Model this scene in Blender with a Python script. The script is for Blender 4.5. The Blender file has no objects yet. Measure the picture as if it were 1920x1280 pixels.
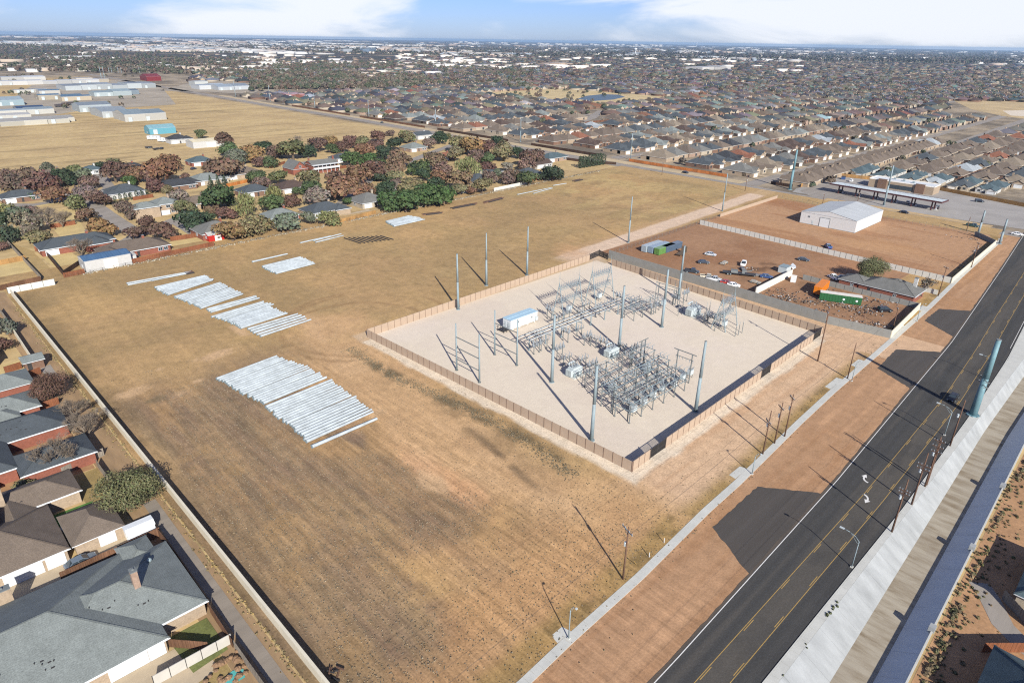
import bpy, math, random
import numpy as np
from mathutils import Vector, Matrix

sc = bpy.context.scene
COL = sc.collection
rad = math.radians
random.seed(7)
RNG = np.random.default_rng(7)

# ------------------------------------------------------------------ camera
# World axes: x runs along the main road (away, to the right), y across it (away, to the left), metres.
CAM = Vector((-62.9, -27.2, 80.0))
FPX = 1240.0                                   # focal length in pixels of the 1920 wide photograph
PITCH = math.atan((640 - 75.5) / FPX)
ROLL = math.atan(0.0161)
HEAD = rad(-44.5)                              # road direction seen from the camera heading
_f = Vector((0, math.cos(PITCH), -math.sin(PITCH)))
_r = Vector((1, 0, 0))
_u = _r.cross(_f)
_ix = _r * math.cos(ROLL) + _u * math.sin(ROLL)
_iu = -_r * math.sin(ROLL) + _u * math.cos(ROLL)
_R = Matrix.Rotation(HEAD, 3, 'Z')
IX, IU, FW = _R @ _ix, _R @ _iu, _R @ _f
cd = bpy.data.cameras.new('camera')
cam = bpy.data.objects.new('camera', cd)
COL.objects.link(cam)
m3 = Matrix((IX, IU, -FW)).transposed()
cam.matrix_world = Matrix.Translation(CAM) @ m3.to_4x4()
cd.sensor_width = 36.0
cd.lens = FPX / 1920.0 * 36.0
cd.clip_start = 1.0
cd.clip_end = 120000.0
sc.camera = cam

def G(px, py, z=0.0):
    """Point of the place at height z that the photograph shows at (px, py)."""
    d = IX * ((px - 960) / FPX) + IU * ((640 - py) / FPX) + FW
    t = (z - CAM.z) / d.z
    return CAM + d * t

def PX(p):
    v = Vector(p) - CAM
    d = v.dot(FW)
    return 960 + FPX * v.dot(IX) / d, 640 - FPX * v.dot(IU) / d, d

def PXA(x, y, z):
    vx, vy, vz = x - CAM.x, y - CAM.y, z - CAM.z
    d = vx * FW.x + vy * FW.y + vz * FW.z
    return (960 + FPX * (vx * IX.x + vy * IX.y + vz * IX.z) / d,
            640 - FPX * (vx * IU.x + vy * IU.y + vz * IU.z) / d, d)

def top_h(base, py):
    """Height above base whose image row is py."""
    lo, hi = 0.0, 60.0
    for _ in range(40):
        mid = (lo + hi) / 2
        if PX((base.x, base.y, base.z + mid))[1] > py: lo = mid
        else: hi = mid
    return lo

# ------------------------------------------------------------------ light
SUN_EL = rad(28.7)
SUN_AZ = rad(-115.5)                            # direction towards the sun in this frame
w = bpy.data.worlds.new('World'); sc.world = w; w.use_nodes = True
nt = w.node_tree; nt.nodes.clear()
out = nt.nodes.new('ShaderNodeOutputWorld'); bg = nt.nodes.new('ShaderNodeBackground')
sky = nt.nodes.new('ShaderNodeTexSky'); sky.sky_type = 'NISHITA'; sky.sun_disc = False
sky.sun_elevation = SUN_EL
sky.sun_rotation = math.pi / 2 - SUN_AZ
sky.altitude = 1000; sky.air_density = 1.0; sky.dust_density = 0.6; sky.ozone_density = 2.0
SKY_STRENGTH = 0.056
bg.inputs['Strength'].default_value = SKY_STRENGTH
# thin clouds: noise over the direction, flattened towards the horizon as a cloud deck is
tc = nt.nodes.new('ShaderNodeTexCoord')
sep = nt.nodes.new('ShaderNodeSeparateXYZ'); nt.links.new(tc.outputs['Generated'], sep.inputs[0])
def wm(op, a, b=None, c=None):
    n = nt.nodes.new('ShaderNodeMath'); n.operation = op
    for i, x in enumerate((a, b, c)):
        if x is None: continue
        if isinstance(x, (int, float)): n.inputs[i].default_value = x
        else: nt.links.new(x, n.inputs[i])
    return n.outputs[0]
def wmix(fac, a, b, blend='MIX'):
    n = nt.nodes.new('ShaderNodeMix'); n.data_type = 'RGBA'; n.blend_type = blend
    if isinstance(fac, (int, float)): n.inputs[0].default_value = fac
    else: nt.links.new(fac, n.inputs[0])
    for i, x in ((6, a), (7, b)):
        if isinstance(x, tuple): n.inputs[i].default_value = x
        else: nt.links.new(x, n.inputs[i])
    return n.outputs[2]
vm = nt.nodes.new('ShaderNodeMapping'); nt.links.new(tc.outputs['Generated'], vm.inputs[0])
vm.inputs['Scale'].default_value = (2.6, 2.6, 12.0)
vm.inputs['Location'].default_value = (0.35, 0.9, 0.2)
cn = nt.nodes.new('ShaderNodeTexNoise'); nt.links.new(vm.outputs[0], cn.inputs['Vector'])
cn.inputs['Scale'].default_value = 1.5; cn.inputs['Detail'].default_value = 8; cn.inputs['Roughness'].default_value = 0.55
cn.inputs['Distortion'].default_value = 0.4
cr = nt.nodes.new('ShaderNodeMapRange'); 
# denser banks to the right of the view and left of its middle
def bank(az, wd, amp):
    dx, dy = math.cos(az), math.sin(az)
    dt = nt.nodes.new('ShaderNodeVectorMath'); dt.operation = 'DOT_PRODUCT'; nt.links.new(tc.outputs['Generated'], dt.inputs[0]); dt.inputs[1].default_value = (dx, dy, 0)
    mr = nt.nodes.new('ShaderNodeMapRange'); mr.interpolation_type = 'SMOOTHSTEP'; nt.links.new(dt.outputs['Value'], mr.inputs[0])
    mr.inputs[1].default_value = math.cos(wd); mr.inputs[2].default_value = 1.0; mr.inputs[3].default_value = 0.0; mr.inputs[4].default_value = amp
    return mr.outputs[0]
az0 = rad(90)+HEAD
cden = wm('ADD', cn.outputs['Fac'], wm('ADD', bank(az0-rad(30), rad(26), 0.24), bank(az0+rad(19), rad(13), 0.13)))
nt.links.new(cden, cr.inputs[0])
cr.interpolation_type = 'SMOOTHSTEP'
cr.inputs[1].default_value = 0.47; cr.inputs[2].default_value = 0.72
tint = wmix(1.0, sky.outputs[0], (0.52, 0.66, 1.16, 1), 'MULTIPLY')
cl = wmix(wm('MULTIPLY', cr.outputs[0], 0.9), tint, (9.0, 9.3, 9.9, 1))
nt.links.new(cl, bg.inputs['Color']); nt.links.new(bg.outputs[0], out.inputs[0])

sd = bpy.data.lights.new('sun', 'SUN'); sd.energy = 4.6; sd.angle = rad(0.53); sd.color = (1.0, 0.955, 0.875)
so = bpy.data.objects.new('sun', sd); COL.objects.link(so)
sv = Vector((math.cos(SUN_AZ) * math.cos(SUN_EL), math.sin(SUN_AZ) * math.cos(SUN_EL), math.sin(SUN_EL)))
so.rotation_euler = sv.to_track_quat('Z', 'Y').to_euler()
so.location = (0, 0, 200)
vs = sc.view_settings
vs.view_transform = 'Standard'; vs.look = 'None'; vs.gamma = 1.0; vs.use_curve_mapping = False
vs.exposure = 0.93
HAZE = 4.8e-5
sc.display_settings.display_device = 'sRGB'
sc.cycles.filter_width = 1.15
sc.cycles.use_denoising = False
sc.cycles.max_bounces = 6; sc.cycles.volume_bounces = 0

# ------------------------------------------------------------------ helpers
def lin(c):
    return tuple(((x / 255) / 12.92 if x / 255 <= 0.04045 else ((x / 255 + 0.055) / 1.055) ** 2.4) for x in c)
def alb(r, g, b, k=1.45):
    """Base colour of a surface that the sunlit photograph shows as r, g, b."""
    return tuple(min(0.85, x / k) for x in lin((r, g, b)))

class MB:
    def __init__(s): s.v = []; s.f = []; s.m = []
    def add(s, vs_, fs, m=0):
        o = len(s.v); s.v.extend([tuple(p) for p in vs_])
        for f in fs: s.f.append(tuple(o + i for i in f)); s.m.append(m)
    def box(s, x0, x1, y0, y1, z0, z1, m=0, bottom=False):
        v = [(x0, y0, z0), (x1, y0, z0), (x1, y1, z0), (x0, y1, z0), (x0, y0, z1), (x1, y0, z1), (x1, y1, z1), (x0, y1, z1)]
        f = [(4, 5, 6, 7), (0, 1, 5, 4), (1, 2, 6, 5), (2, 3, 7, 6), (3, 0, 4, 7)]
        if bottom: f.append((3, 2, 1, 0))
        s.add(v, f, m)
    def obox(s, c, sx, sy, sz, rot=0, m=0):
        """Box centred at c in x, y, standing on c.z, turned about z."""
        ca, sa = math.cos(rot), math.sin(rot)
        v = []
        for z in (0, sz):
            for x, y in ((-sx/2, -sy/2), (sx/2, -sy/2), (sx/2, sy/2), (-sx/2, sy/2)):
                v.append((c[0] + x*ca - y*sa, c[1] + x*sa + y*ca, c[2] + z))
        s.add(v, [(4, 5, 6, 7), (0, 1, 5, 4), (1, 2, 6, 5), (2, 3, 7, 6), (3, 0, 4, 7), (3, 2, 1, 0)], m)
    def bar(s, p0, p1, wd, ht=None, m=0):
        """Rectangular bar between two points."""
        ht = ht or wd
        p0, p1 = Vector(p0), Vector(p1); d = (p1 - p0).normalized()
        up = Vector((0, 0, 1)) if abs(d.z) < 0.95 else Vector((1, 0, 0))
        a = d.cross(up).normalized() * wd / 2; b = a.cross(d).normalized() * ht / 2
        v = [p + q for p in (p0, p1) for q in (-a-b, a-b, a+b, -a+b)]
        s.add(v, [(0, 1, 5, 4), (1, 2, 6, 5), (2, 3, 7, 6), (3, 0, 4, 7), (3, 2, 1, 0), (4, 5, 6, 7)], m)
    def tube(s, p0, p1, r0, r1=None, n=8, m=0, cap=True):
        r1 = r0 if r1 is None else r1
        p0, p1 = Vector(p0), Vector(p1); d = (p1 - p0).normalized()
        up = Vector((0, 0, 1)) if abs(d.z) < 0.95 else Vector((1, 0, 0))
        a = d.cross(up).normalized(); b = a.cross(d).normalized()
        v = []
        for p, r in ((p0, r0), (p1, r1)):
            for i in range(n):
                t = 2 * math.pi * i / n
                v.append(p + (a * math.cos(t) + b * math.sin(t)) * r)
        f = [(i, n + i, n + (i + 1) % n, (i + 1) % n) for i in range(n)]
        if cap: f += [tuple(range(n)), tuple(range(2*n - 1, n - 1, -1))]
        s.add(v, f, m)
    def prism(s, poly, z0, z1, m=0, mside=None):
        n = len(poly)
        a = sum(poly[i][0]*poly[(i+1) % n][1] - poly[(i+1) % n][0]*poly[i][1] for i in range(n))
        if a < 0: poly = poly[::-1]
        v = [(p[0], p[1], z0) for p in poly] + [(p[0], p[1], z1) for p in poly]
        s.add(v, [tuple(range(n, 2*n))], m)
        s.add(v, [(i, (i+1) % n, n + (i+1) % n, n + i) for i in range(n)], m if mside is None else mside)
    def sheet(s, poly, z, m=0):
        n = len(poly)
        a = sum(poly[i][0]*poly[(i+1) % n][1] - poly[(i+1) % n][0]*poly[i][1] for i in range(n))
        if a < 0: poly = poly[::-1]
        s.add([(p[0], p[1], z) for p in poly], [tuple(range(n))], m)
    def lathe(s, c, prof, n=10, m=0):
        """Surface of revolution about z; prof = [(r, z), ...]."""
        v = []
        for r, z in prof:
            for i in range(n):
                t = 2*math.pi*i/n
                v.append((c[0] + r*math.cos(t), c[1] + r*math.sin(t), c[2] + z))
        f = []
        for k in range(len(prof)-1):
            for i in range(n):
                f.append((k*n+i, k*n+(i+1) % n, (k+1)*n+(i+1) % n, (k+1)*n+i))
        f.append(tuple(range((len(prof)-1)*n, len(prof)*n)))
        s.add(v, f, m)
    def mesh(s, name, mats):
        me = bpy.data.meshes.new(name)
        me.from_pydata(s.v, [], s.f)
        for mt in (mats if isinstance(mats, (list, tuple)) else [mats]): me.materials.append(mt)
        if any(s.m): me.polygons.foreach_set('material_index', s.m)
        me.update()
        return me

def link(name, data, parent=None, loc=None, color=None):
    o = bpy.data.objects.new(name, data); COL.objects.link(o)
    if parent is not None: o.parent = parent
    if loc is not None: o.location = loc
    if color is not None: o.color = (*color[:3], 1)
    return o
def obj(name, mb, mats, parent=None, loc=None, color=None):
    return link(name, mb.mesh(name, mats), parent, loc, color)
LABELS = {}
def tag(o, label=None, cat=None, group=None, kind=None):
    if label: o['label'] = label
    if cat: o['category'] = cat
    if group: o['group'] = group
    if kind: o['kind'] = kind
    if label and not kind: LABELS.setdefault(label, []).append(o.name)
    return o
def thing(name, label, cat, loc=(0, 0, 0), rz=0.0, group=None):
    o = bpy.data.objects.new(name, None); COL.objects.link(o)
    o.location = loc; o.rotation_euler = (0, 0, rz); o.empty_display_size = 0.5
    return tag(o, label, cat, group)
def dup(root, loc, rz=None, label=None, group=None, scale=None, color=None):
    r = root.copy(); COL.objects.link(r); r.location = loc
    if rz is not None: r.rotation_euler = (0, 0, rz)
    if scale is not None: r.scale = scale if isinstance(scale, (tuple, list)) else (scale,)*3
    if label: tag(r, label)
    if group: r['group'] = group
    if color is not None: r.color = (*color[:3], 1)
    for ch in list(root.children):
        c = ch.copy(); COL.objects.link(c); c.parent = r
        for g in list(ch.children):
            d = g.copy(); COL.objects.link(d); d.parent = c
    return r
def smooth(o):
    o.data.polygons.foreach_set('use_smooth', [len(p.vertices) == 4 for p in o.data.polygons]); return o
def np_mesh(name, V, F, mats, tone=None):
    """Mesh from arrays; F is (m, k); tone = one colour per face, stored as the attribute 'tone'."""
    me = bpy.data.meshes.new(name)
    V = np.asarray(V, np.float32); F = np.asarray(F, np.int32)
    m, k = F.shape
    me.vertices.add(len(V)); me.vertices.foreach_set('co', V.ravel())
    me.loops.add(m*k); me.loops.foreach_set('vertex_index', F.ravel())
    me.polygons.add(m); me.polygons.foreach_set('loop_start', np.arange(0, m*k, k, dtype=np.int32))
    for mt in (mats if isinstance(mats, (list, tuple)) else [mats]): me.materials.append(mt)
    if tone is not None:
        a = me.attributes.new('tone', 'FLOAT_COLOR', 'FACE')
        t = np.ones((m, 4), np.float32); t[:, :3] = tone
        a.data.foreach_set('color', t.ravel())
    me.update(calc_edges=True)
    return me
ORD = ['first', 'second', 'third', 'fourth', 'fifth', 'sixth', 'seventh', 'eighth', 'ninth', 'tenth', 'eleventh', 'twelfth', 'thirteenth',
       'fourteenth', 'fifteenth', 'sixteenth', 'seventeenth', 'eighteenth', 'nineteenth', 'twentieth']
def ordn(i):
    """i from 0: first, second ... twenty-first ..."""
    if i < 20: return ORD[i]
    tens = {2: 'twenty', 3: 'thirty', 4: 'forty', 5: 'fifty', 6: 'sixty', 7: 'seventy', 8: 'eighty', 9: 'ninety'}
    n = i + 1
    if n % 10 == 0: return tens[n // 10][:-1] + 'ieth'
    return tens[n // 10] + '-' + ORD[n % 10 - 1]

# ------------------------------------------------------------------ value noise for painting the ground
_TAB = RNG.random((256, 256)).astype(np.float32)
def vn(x, y):
    xi = np.floor(x).astype(int); yi = np.floor(y).astype(int)
    fx = x - xi; fy = y - yi; fx = fx*fx*(3-2*fx); fy = fy*fy*(3-2*fy)
    a = _TAB[xi & 255, yi & 255]; b = _TAB[(xi+1) & 255, yi & 255]; c = _TAB[xi & 255, (yi+1) & 255]; d = _TAB[(xi+1) & 255, (yi+1) & 255]
    return (a*(1-fx)+b*fx)*(1-fy) + (c*(1-fx)+d*fx)*fy
def fbm(x, y, o=4, ox=0.0):
    s = 0; a = 0.5; t = 0
    for i in range(o):
        s = s + a*vn(x + ox + 17.3*i, y + 31.7*i + ox*1.7); t += a; x = x*2.03; y = y*2.03; a *= 0.55
    return s/t
def sstep(a, b, x):
    t = np.clip((x-a)/(b-a), 0, 1); return t*t*(3-2*t)

# ------------------------------------------------------------------ materials
class NT:
    """Small wrapper to write node trees."""
    def __init__(s, name):
        s.mat = bpy.data.materials.new(name); s.mat.use_nodes = True
        s.t = s.mat.node_tree; s.p = s.t.nodes['Principled BSDF']
        s.geo = None
    def n(s, t, **kw):
        x = s.t.nodes.new(t)
        for k, v in kw.items(): setattr(x, k, v)
        return x
    def setin(s, sock, v):
        if isinstance(v, (int, float)): sock.default_value = v
        elif isinstance(v, tuple):
            sock.default_value = v if len(v) == len(sock.default_value) else (*v, 1)
        else: s.t.links.new(v, sock)
    def pos(s):
        if s.geo is None: s.geo = s.n('ShaderNodeNewGeometry')
        return s.geo.outputs['Position']
    def objc(s):
        return s.n('ShaderNodeTexCoord').outputs['Object']
    def mapping(s, vec, scale=(1, 1, 1), rot=(0, 0, 0)):
        m = s.n('ShaderNodeMapping'); s.setin(m.inputs[0], vec)
        m.inputs['Scale'].default_value = scale; m.inputs['Rotation'].default_value = rot
        return m.outputs[0]
    def noise(s, vec, scale, detail=4, rough=0.55, dist=0.0):
        x = s.n('ShaderNodeTexNoise'); s.setin(x.inputs['Vector'], vec)
        x.inputs['Scale'].default_value = scale; x.inputs['Detail'].default_value = detail
        x.inputs['Roughness'].default_value = rough; x.inputs['Distortion'].default_value = dist
        return x.outputs['Fac']
    def voro(s, vec, scale, feature='F1', out='Color'):
        x = s.n('ShaderNodeTexVoronoi'); s.setin(x.inputs['Vector'], vec); x.inputs['Scale'].default_value = scale
        x.feature = feature
        return x.outputs[out]
    def math(s, op, a, b=None, c=None):
        x = s.n('ShaderNodeMath', operation=op)
        for i, y in enumerate((a, b, c)):
            if y is not None: s.setin(x.inputs[i], y)
        return x.outputs[0]
    def rng(s, v, a, b, c=0.0, d=1.0, smooth=True):
        x = s.n('ShaderNodeMapRange'); x.interpolation_type = 'SMOOTHSTEP' if smooth else 'LINEAR'
        s.setin(x.inputs[0], v)
        for i, y in enumerate((a, b, c, d)): x.inputs[i+1].default_value = y
        return x.outputs[0]
    def mix(s, fac, a, b, blend='MIX'):
        x = s.n('ShaderNodeMix', data_type='RGBA', blend_type=blend)
        s.setin(x.inputs[0], fac); s.setin(x.inputs[6], a); s.setin(x.inputs[7], b)
        return x.outputs[2]
    def attr(s, name):
        x = s.n('ShaderNodeAttribute'); x.attribute_name = name; return x.outputs['Color']
    def ocol(s): return s.n('ShaderNodeObjectInfo').outputs['Color']
    def orand(s): return s.n('ShaderNodeObjectInfo').outputs['Random']
    def done(s, col, rough=0.8, metal=0.0, bump=None, bstr=0.3, bdist=0.05, spec=0.3):
        s.setin(s.p.inputs['Base Color'], col); s.setin(s.p.inputs['Roughness'], rough)
        s.setin(s.p.inputs['Metallic'], metal); s.p.inputs['Specular IOR Level'].default_value = spec
        if bump is not None:
            b = s.n('ShaderNodeBump'); s.setin(b.inputs['Height'], bump)
            b.inputs['Strength'].default_value = bstr; b.inputs['Distance'].default_value = bdist
            s.t.links.new(b.outputs[0], s.p.inputs['Normal'])
        return s.mat

def scaled(n, col, v):
    """col multiplied by the grey value v."""
    c = n.n('ShaderNodeCombineColor')
    for i in range(3): n.setin(c.inputs[i], v)
    return n.mix(1.0, col, c.outputs[0], 'MULTIPLY')
def simple(name, col, rough=0.8, var=0.15, scale=1.5, metal=0.0, fine=None, spec=0.3, oc=False, bump=0.0):
    """Painted / metal / plaster surface with broad and fine tone variation. oc: takes the object's own colour."""
    n = NT(name)
    base = n.ocol() if oc else (*col, 1)
    v = n.rng(n.noise(n.pos(), scale, 5), 0.25, 0.75, 1-var, 1+var, False)
    c = scaled(n, base, v)
    hb = None
    if fine:
        f = n.noise(n.pos(), fine, 2)
        c = scaled(n, c, n.rng(f, 0.25, 0.75, 1-var*0.8, 1+var*0.8, False))
        hb = f
    return n.done(c, rough, metal, hb if bump else None, bump, 0.05, spec)

# ------------------------------------------------------------------ shared materials
MAT = {}
def far_ground():
    n = NT('dry_ground'); p = n.pos()
    big = n.noise(p, 0.0032, 5, 0.6, 0.3)
    mid = n.noise(p, 0.02, 5, 0.65)
    sm = n.noise(p, 0.25, 4, 0.6)
    gold = n.mix(n.rng(mid, 0.35, 0.65), (*alb(208, 182, 132), 1), (*alb(190, 164, 120), 1))
    streak = n.noise(n.mapping(p, (0.01, 0.09, 0.05)), 1.0, 4, 0.6)
    gold = n.mix(n.math('MULTIPLY', n.rng(streak, 0.48, 0.68), 0.6), gold, (*alb(138, 120, 88), 1))
    sx = n.n('ShaderNodeSeparateXYZ'); n.setin(sx.inputs[0], p)
    # built-up land beyond the cross road
    town = n.mix(n.rng(mid, 0.38, 0.62), (*alb(176, 160, 136), 1), (*alb(122, 112, 98), 1))
    d = n.n('ShaderNodeVectorMath', operation='LENGTH'); n.setin(d.inputs[0], p)
    far = n.rng(d.outputs['Value'], 1500, 3200)
    trees = n.mix(n.rng(mid, 0.4, 0.6), (*alb(66, 68, 62), 1), (*alb(96, 90, 80), 1))
    fields = n.mix(n.rng(big, 0.53, 0.64), trees, (*alb(168, 148, 120), 1))
    town = n.mix(far, town, fields)
    istown = n.rng(sx.outputs[0], 318, 330)
    istown = n.math('MAXIMUM', istown, n.rng(sx.outputs[1], 1500, 1700))
    c = n.mix(istown, gold, town)
    cell = n.voro(n.mapping(p, (0.02, 0.012, 0.02)), 1.0)
    wv = n.n('ShaderNodeSeparateColor'); n.setin(wv.inputs[0], cell)
    white = n.math('MULTIPLY', n.math('GREATER_THAN', wv.outputs[0], 0.965), n.rng(d.outputs['Value'], 3500, 5000))
    c = n.mix(white, c, (*alb(215, 208, 200), 1))
    c = scaled(n, c, n.rng(sm, 0.25, 0.75, 0.82, 1.18, False))
    return n.done(c, 0.95, bump=sm, bstr=0.4, bdist=0.3, spec=0.1)
def painted_ground(name, gs=0.35, streak=0.06, mid=0.16):
    n = NT(name); p = n.pos(); at = n.n('ShaderNodeAttribute'); at.attribute_name = 'paint'; c = at.outputs['Color']
    a = n.noise(p, 2.6, 3, 0.7); b = n.noise(p, 0.45, 4, 0.6)
    rows = n.noise(n.mapping(p, (0.55, 0.045, 1)), 1.0, 3, 0.6)
    k = n.math('MULTIPLY', n.rng(a, 0.25, 0.75, 1-gs, 1+gs, False), n.rng(b, 0.25, 0.75, 1-mid, 1+mid, False))
    k = n.math('MULTIPLY', k, n.rng(rows, 0.3, 0.7, 1-streak, 1+streak, False))
    # mown rows: strength painted in alpha
    sxp = n.n('ShaderNodeSeparateXYZ'); n.setin(sxp.inputs[0], p)
    wob = n.noise(n.mapping(p, (0.05, 0.02, 1)), 1.0, 3, 0.5)
    ph = n.math('ADD', n.math('MULTIPLY', sxp.outputs[0], 2*math.pi/3.1), n.math('MULTIPLY', wob, 14.0))
    rw2 = n.math('SINE', ph)
    fine = n.noise(n.mapping(p, (1.4, 0.10, 1)), 1.0, 3, 0.7)
    amt = at.outputs['Alpha']
    k = n.math('MULTIPLY', k, n.math('ADD', 1.0, n.math('MULTIPLY', amt, n.math('ADD', n.math('MULTIPLY', rw2, 0.045), n.rng(fine, 0.25, 0.75, -0.24, 0.24, False)))))
    return n.done(scaled(n, c, k), 0.95, bump=a, bstr=0.5, bdist=0.08, spec=0.1)
def asphalt_mat(name, col, mark=True):
    n = NT(name); p = n.pos()
    v = n.rng(n.noise(n.mapping(p, (0.02, 0.5, 1)), 1.0, 4, 0.6), 0.3, 0.7, 0.86, 1.14, False)
    f = n.noise(p, 9, 3, 0.7)
    b = n.noise(p, 0.12, 4, 0.6)
    c = scaled(n, (*col, 1), n.math('MULTIPLY', v, n.rng(f, 0.25, 0.75, 0.85, 1.15, False)))
    c = n.mix(n.math('MULTIPLY', n.rng(b, 0.5, 0.75), 0.3), c, (*alb(96, 88, 78), 1))
    return n.done(c, 0.85, bump=f, bstr=0.25, bdist=0.02, spec=0.25)
def concrete_mat(name, col, stain=0.25, sc_=0.35, stretch=(1, 1, 1)):
    n = NT(name); p = n.pos()
    a = n.noise(n.mapping(p, stretch), sc_, 6, 0.62); f = n.noise(p, 6, 3, 0.6)
    c = scaled(n, (*col, 1), n.math('MULTIPLY', n.rng(a, 0.3, 0.7, 1-stain, 1+stain*0.5, False), n.rng(f, 0.25, 0.75, 0.93, 1.07, False)))
    return n.done(c, 0.85, bump=f, bstr=0.15, bdist=0.02, spec=0.25)
def floor_mat():
    n = NT('stained_channel_floor'); p = n.pos()
    a = n.noise(n.mapping(p, (0.55, 0.11, 1)), 1.0, 5, 0.65)
    b = n.noise(n.mapping(p, (0.06, 0.2, 1)), 1.0, 4, 0.6)
    c = n.mix(n.rng(a, 0.35, 0.7), (*alb(182, 172, 152), 1), (*alb(138, 122, 98), 1))
    c = n.mix(n.math('MULTIPLY', n.rng(b, 0.4, 0.7), 0.6), c, (*alb(168, 158, 140), 1))
    return n.done(c, 0.75, spec=0.3)
def shingle_mat():
    n = NT('roof_shingles'); p = n.pos()
    f = n.noise(p, 5.5, 2, 0.8); g = n.noise(p, 0.5, 4, 0.6)
    sx = n.n('ShaderNodeSeparateXYZ'); n.setin(sx.inputs[0], p)
    course = n.math('SINE', n.math('MULTIPLY', sx.outputs[2], 2*math.pi/0.11))
    k = n.math('MULTIPLY', n.rng(f, 0.25, 0.75, 0.68, 1.32, False), n.rng(g, 0.3, 0.7, 0.88, 1.12, False))
    k = n.math('MULTIPLY', k, n.rng(course, -1, 1, 0.95, 1.05, False))
    return n.done(scaled(n, n.ocol(), k), 0.9, bump=f, bstr=0.4, bdist=0.03, spec=0.2)
def brick_mat():
    n = NT('brick_wall'); p = n.pos()
    f = n.noise(p, 3.0, 3, 0.75); g = n.noise(p, 0.3, 3, 0.6)
    sx = n.n('ShaderNodeSeparateXYZ'); n.setin(sx.inputs[0], p)
    course = n.math('GREATER_THAN', n.math('FRACT', n.math('MULTIPLY', sx.outputs[2], 1/0.2)), 0.16)
    k = n.math('MULTIPLY', n.rng(f, 0.25, 0.75, 0.75, 1.25, False), n.rng(g, 0.3, 0.7, 0.9, 1.1, False))
    k = n.math('MULTIPLY', k, n.rng(course, 0, 1, 0.88, 1.02, False))
    return n.done(scaled(n, n.ocol(), k), 0.9, spec=0.2)
def board_mat():
    n = NT('fence_boards'); p = n.pos()
    f = n.noise(n.mapping(p, (6.5, 6.5, 0.4)), 1.0, 2, 0.6); g = n.noise(p, 0.25, 3, 0.6)
    k = n.math('MULTIPLY', n.rng(f, 0.25, 0.75, 0.7, 1.3, False), n.rng(g, 0.3, 0.7, 0.82, 1.18, False))
    return n.done(scaled(n, n.ocol(), k), 0.9, bump=f, bstr=0.4, bdist=0.03, spec=0.15)
def leaf_mat():
    n = NT('foliage')
    c = n.mix(1.0, n.ocol(), n.attr('tone'), 'MULTIPLY')
    return n.done(c, 0.8, spec=0.15)
def tone_mat(name, rough=0.85, spec=0.2):
    n = NT(name)
    return n.done(n.attr('tone'), rough, spec=spec)
def corrugated_mat(name, oc=True, col=(0.5, 0.5, 0.5)):
    n = NT(name); p = n.objc()
    sx = n.n('ShaderNodeSeparateXYZ'); n.setin(sx.inputs[0], p)
    rib = n.math('SINE', n.math('MULTIPLY', sx.outputs[0], 2*math.pi/0.9))
    s = n.noise(n.mapping(n.pos(), (0.9, 0.06, 0.5)), 1.0, 4, 0.6)
    k = n.math('MULTIPLY', n.rng(rib, 0.6, 1.0, 1.0, 0.88, False), n.rng(s, 0.3, 0.7, 0.84, 1.1, False))
    return n.done(scaled(n, n.ocol() if oc else (*col, 1), k), 0.5, 0.0, bump=rib, bstr=0.3, bdist=0.04, spec=0.4)
MAT['ground'] = far_ground()
MAT['field'] = painted_ground('dry_grass_field', 0.30)
MAT['gravel'] = painted_ground('pale_gravel', 0.09, 0.01, 0.045)
MAT['dirt'] = painted_ground('bare_dirt', 0.17, 0.02)
MAT['asphalt'] = asphalt_mat('asphalt', alb(68, 68, 67))
MAT['asphalt_new'] = asphalt_mat('asphalt_dark', alb(84, 79, 74))
MAT['asphalt_old'] = asphalt_mat('asphalt_worn', alb(158, 150, 140))
MAT['conc'] = concrete_mat('concrete', alb(206, 206, 198), 0.12)
MAT['conc_white'] = concrete_mat('bright_concrete', alb(212, 216, 216, 2.3), 0.22, 0.3, (1.6, 0.25, 1))
MAT['conc_lot'] = concrete_mat('grey_lot_concrete', alb(172, 167, 160), 0.2, 0.06)
MAT['conc_drive'] = concrete_mat('driveway_concrete', alb(196, 178, 150), 0.12, 0.5)
MAT['floor'] = floor_mat()
MAT['conc_slope'] = concrete_mat('sealed_slope_concrete', alb(204, 208, 206), 0.14, 0.3, (1.6, 0.25, 1)); MAT['conc_slope'].node_tree.nodes['Principled BSDF'].inputs['Roughness'].default_value = 0.38; MAT['conc_slope'].node_tree.nodes['Principled BSDF'].inputs['Specular IOR Level'].default_value = 0.7
MAT['white_paint'] = simple('white_road_paint', alb(232, 230, 224), 0.7, 0.1, 2)
MAT['yellow_paint'] = simple('yellow_road_paint', alb(182, 150, 86), 0.7, 0.22, 2)
MAT['shingle'] = shingle_mat(); MAT['brick'] = brick_mat(); MAT['board'] = board_mat(); MAT['leaf'] = leaf_mat()
MAT['tone'] = tone_mat('mixed_colours')
MAT['white'] = simple('white_painted_wood', (0.50, 0.52, 0.53), 0.6, 0.06, 2)
MAT['trim'] = simple('pale_trim', (0.66, 0.62, 0.55), 0.6, 0.08, 2)
MAT['glass'] = simple('window_glass', (0.03, 0.04, 0.05), 0.08, 0.2, 1, spec=0.7)
MAT['paint'] = simple('painted_surface', (1, 1, 1), 0.45, 0.08, 1.2, oc=True, spec=0.45)
MAT['carpaint'] = simple('vehicle_paint', (1, 1, 1), 0.25, 0.05, 1.2, oc=True, spec=0.6)
MAT['metalroof'] = corrugated_mat('ribbed_metal')
MAT['galv'] = simple('galvanised_steel', alb(160, 178, 184, 1.9), 0.6, 0.1, 0.8, 0.0, fine=4, spec=0.3)
MAT['galv_pale'] = simple('new_galvanised_steel', alb(212, 222, 226, 2.05), 0.55, 0.22, 0.5, 0.0, fine=5, spec=0.3)
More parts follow.
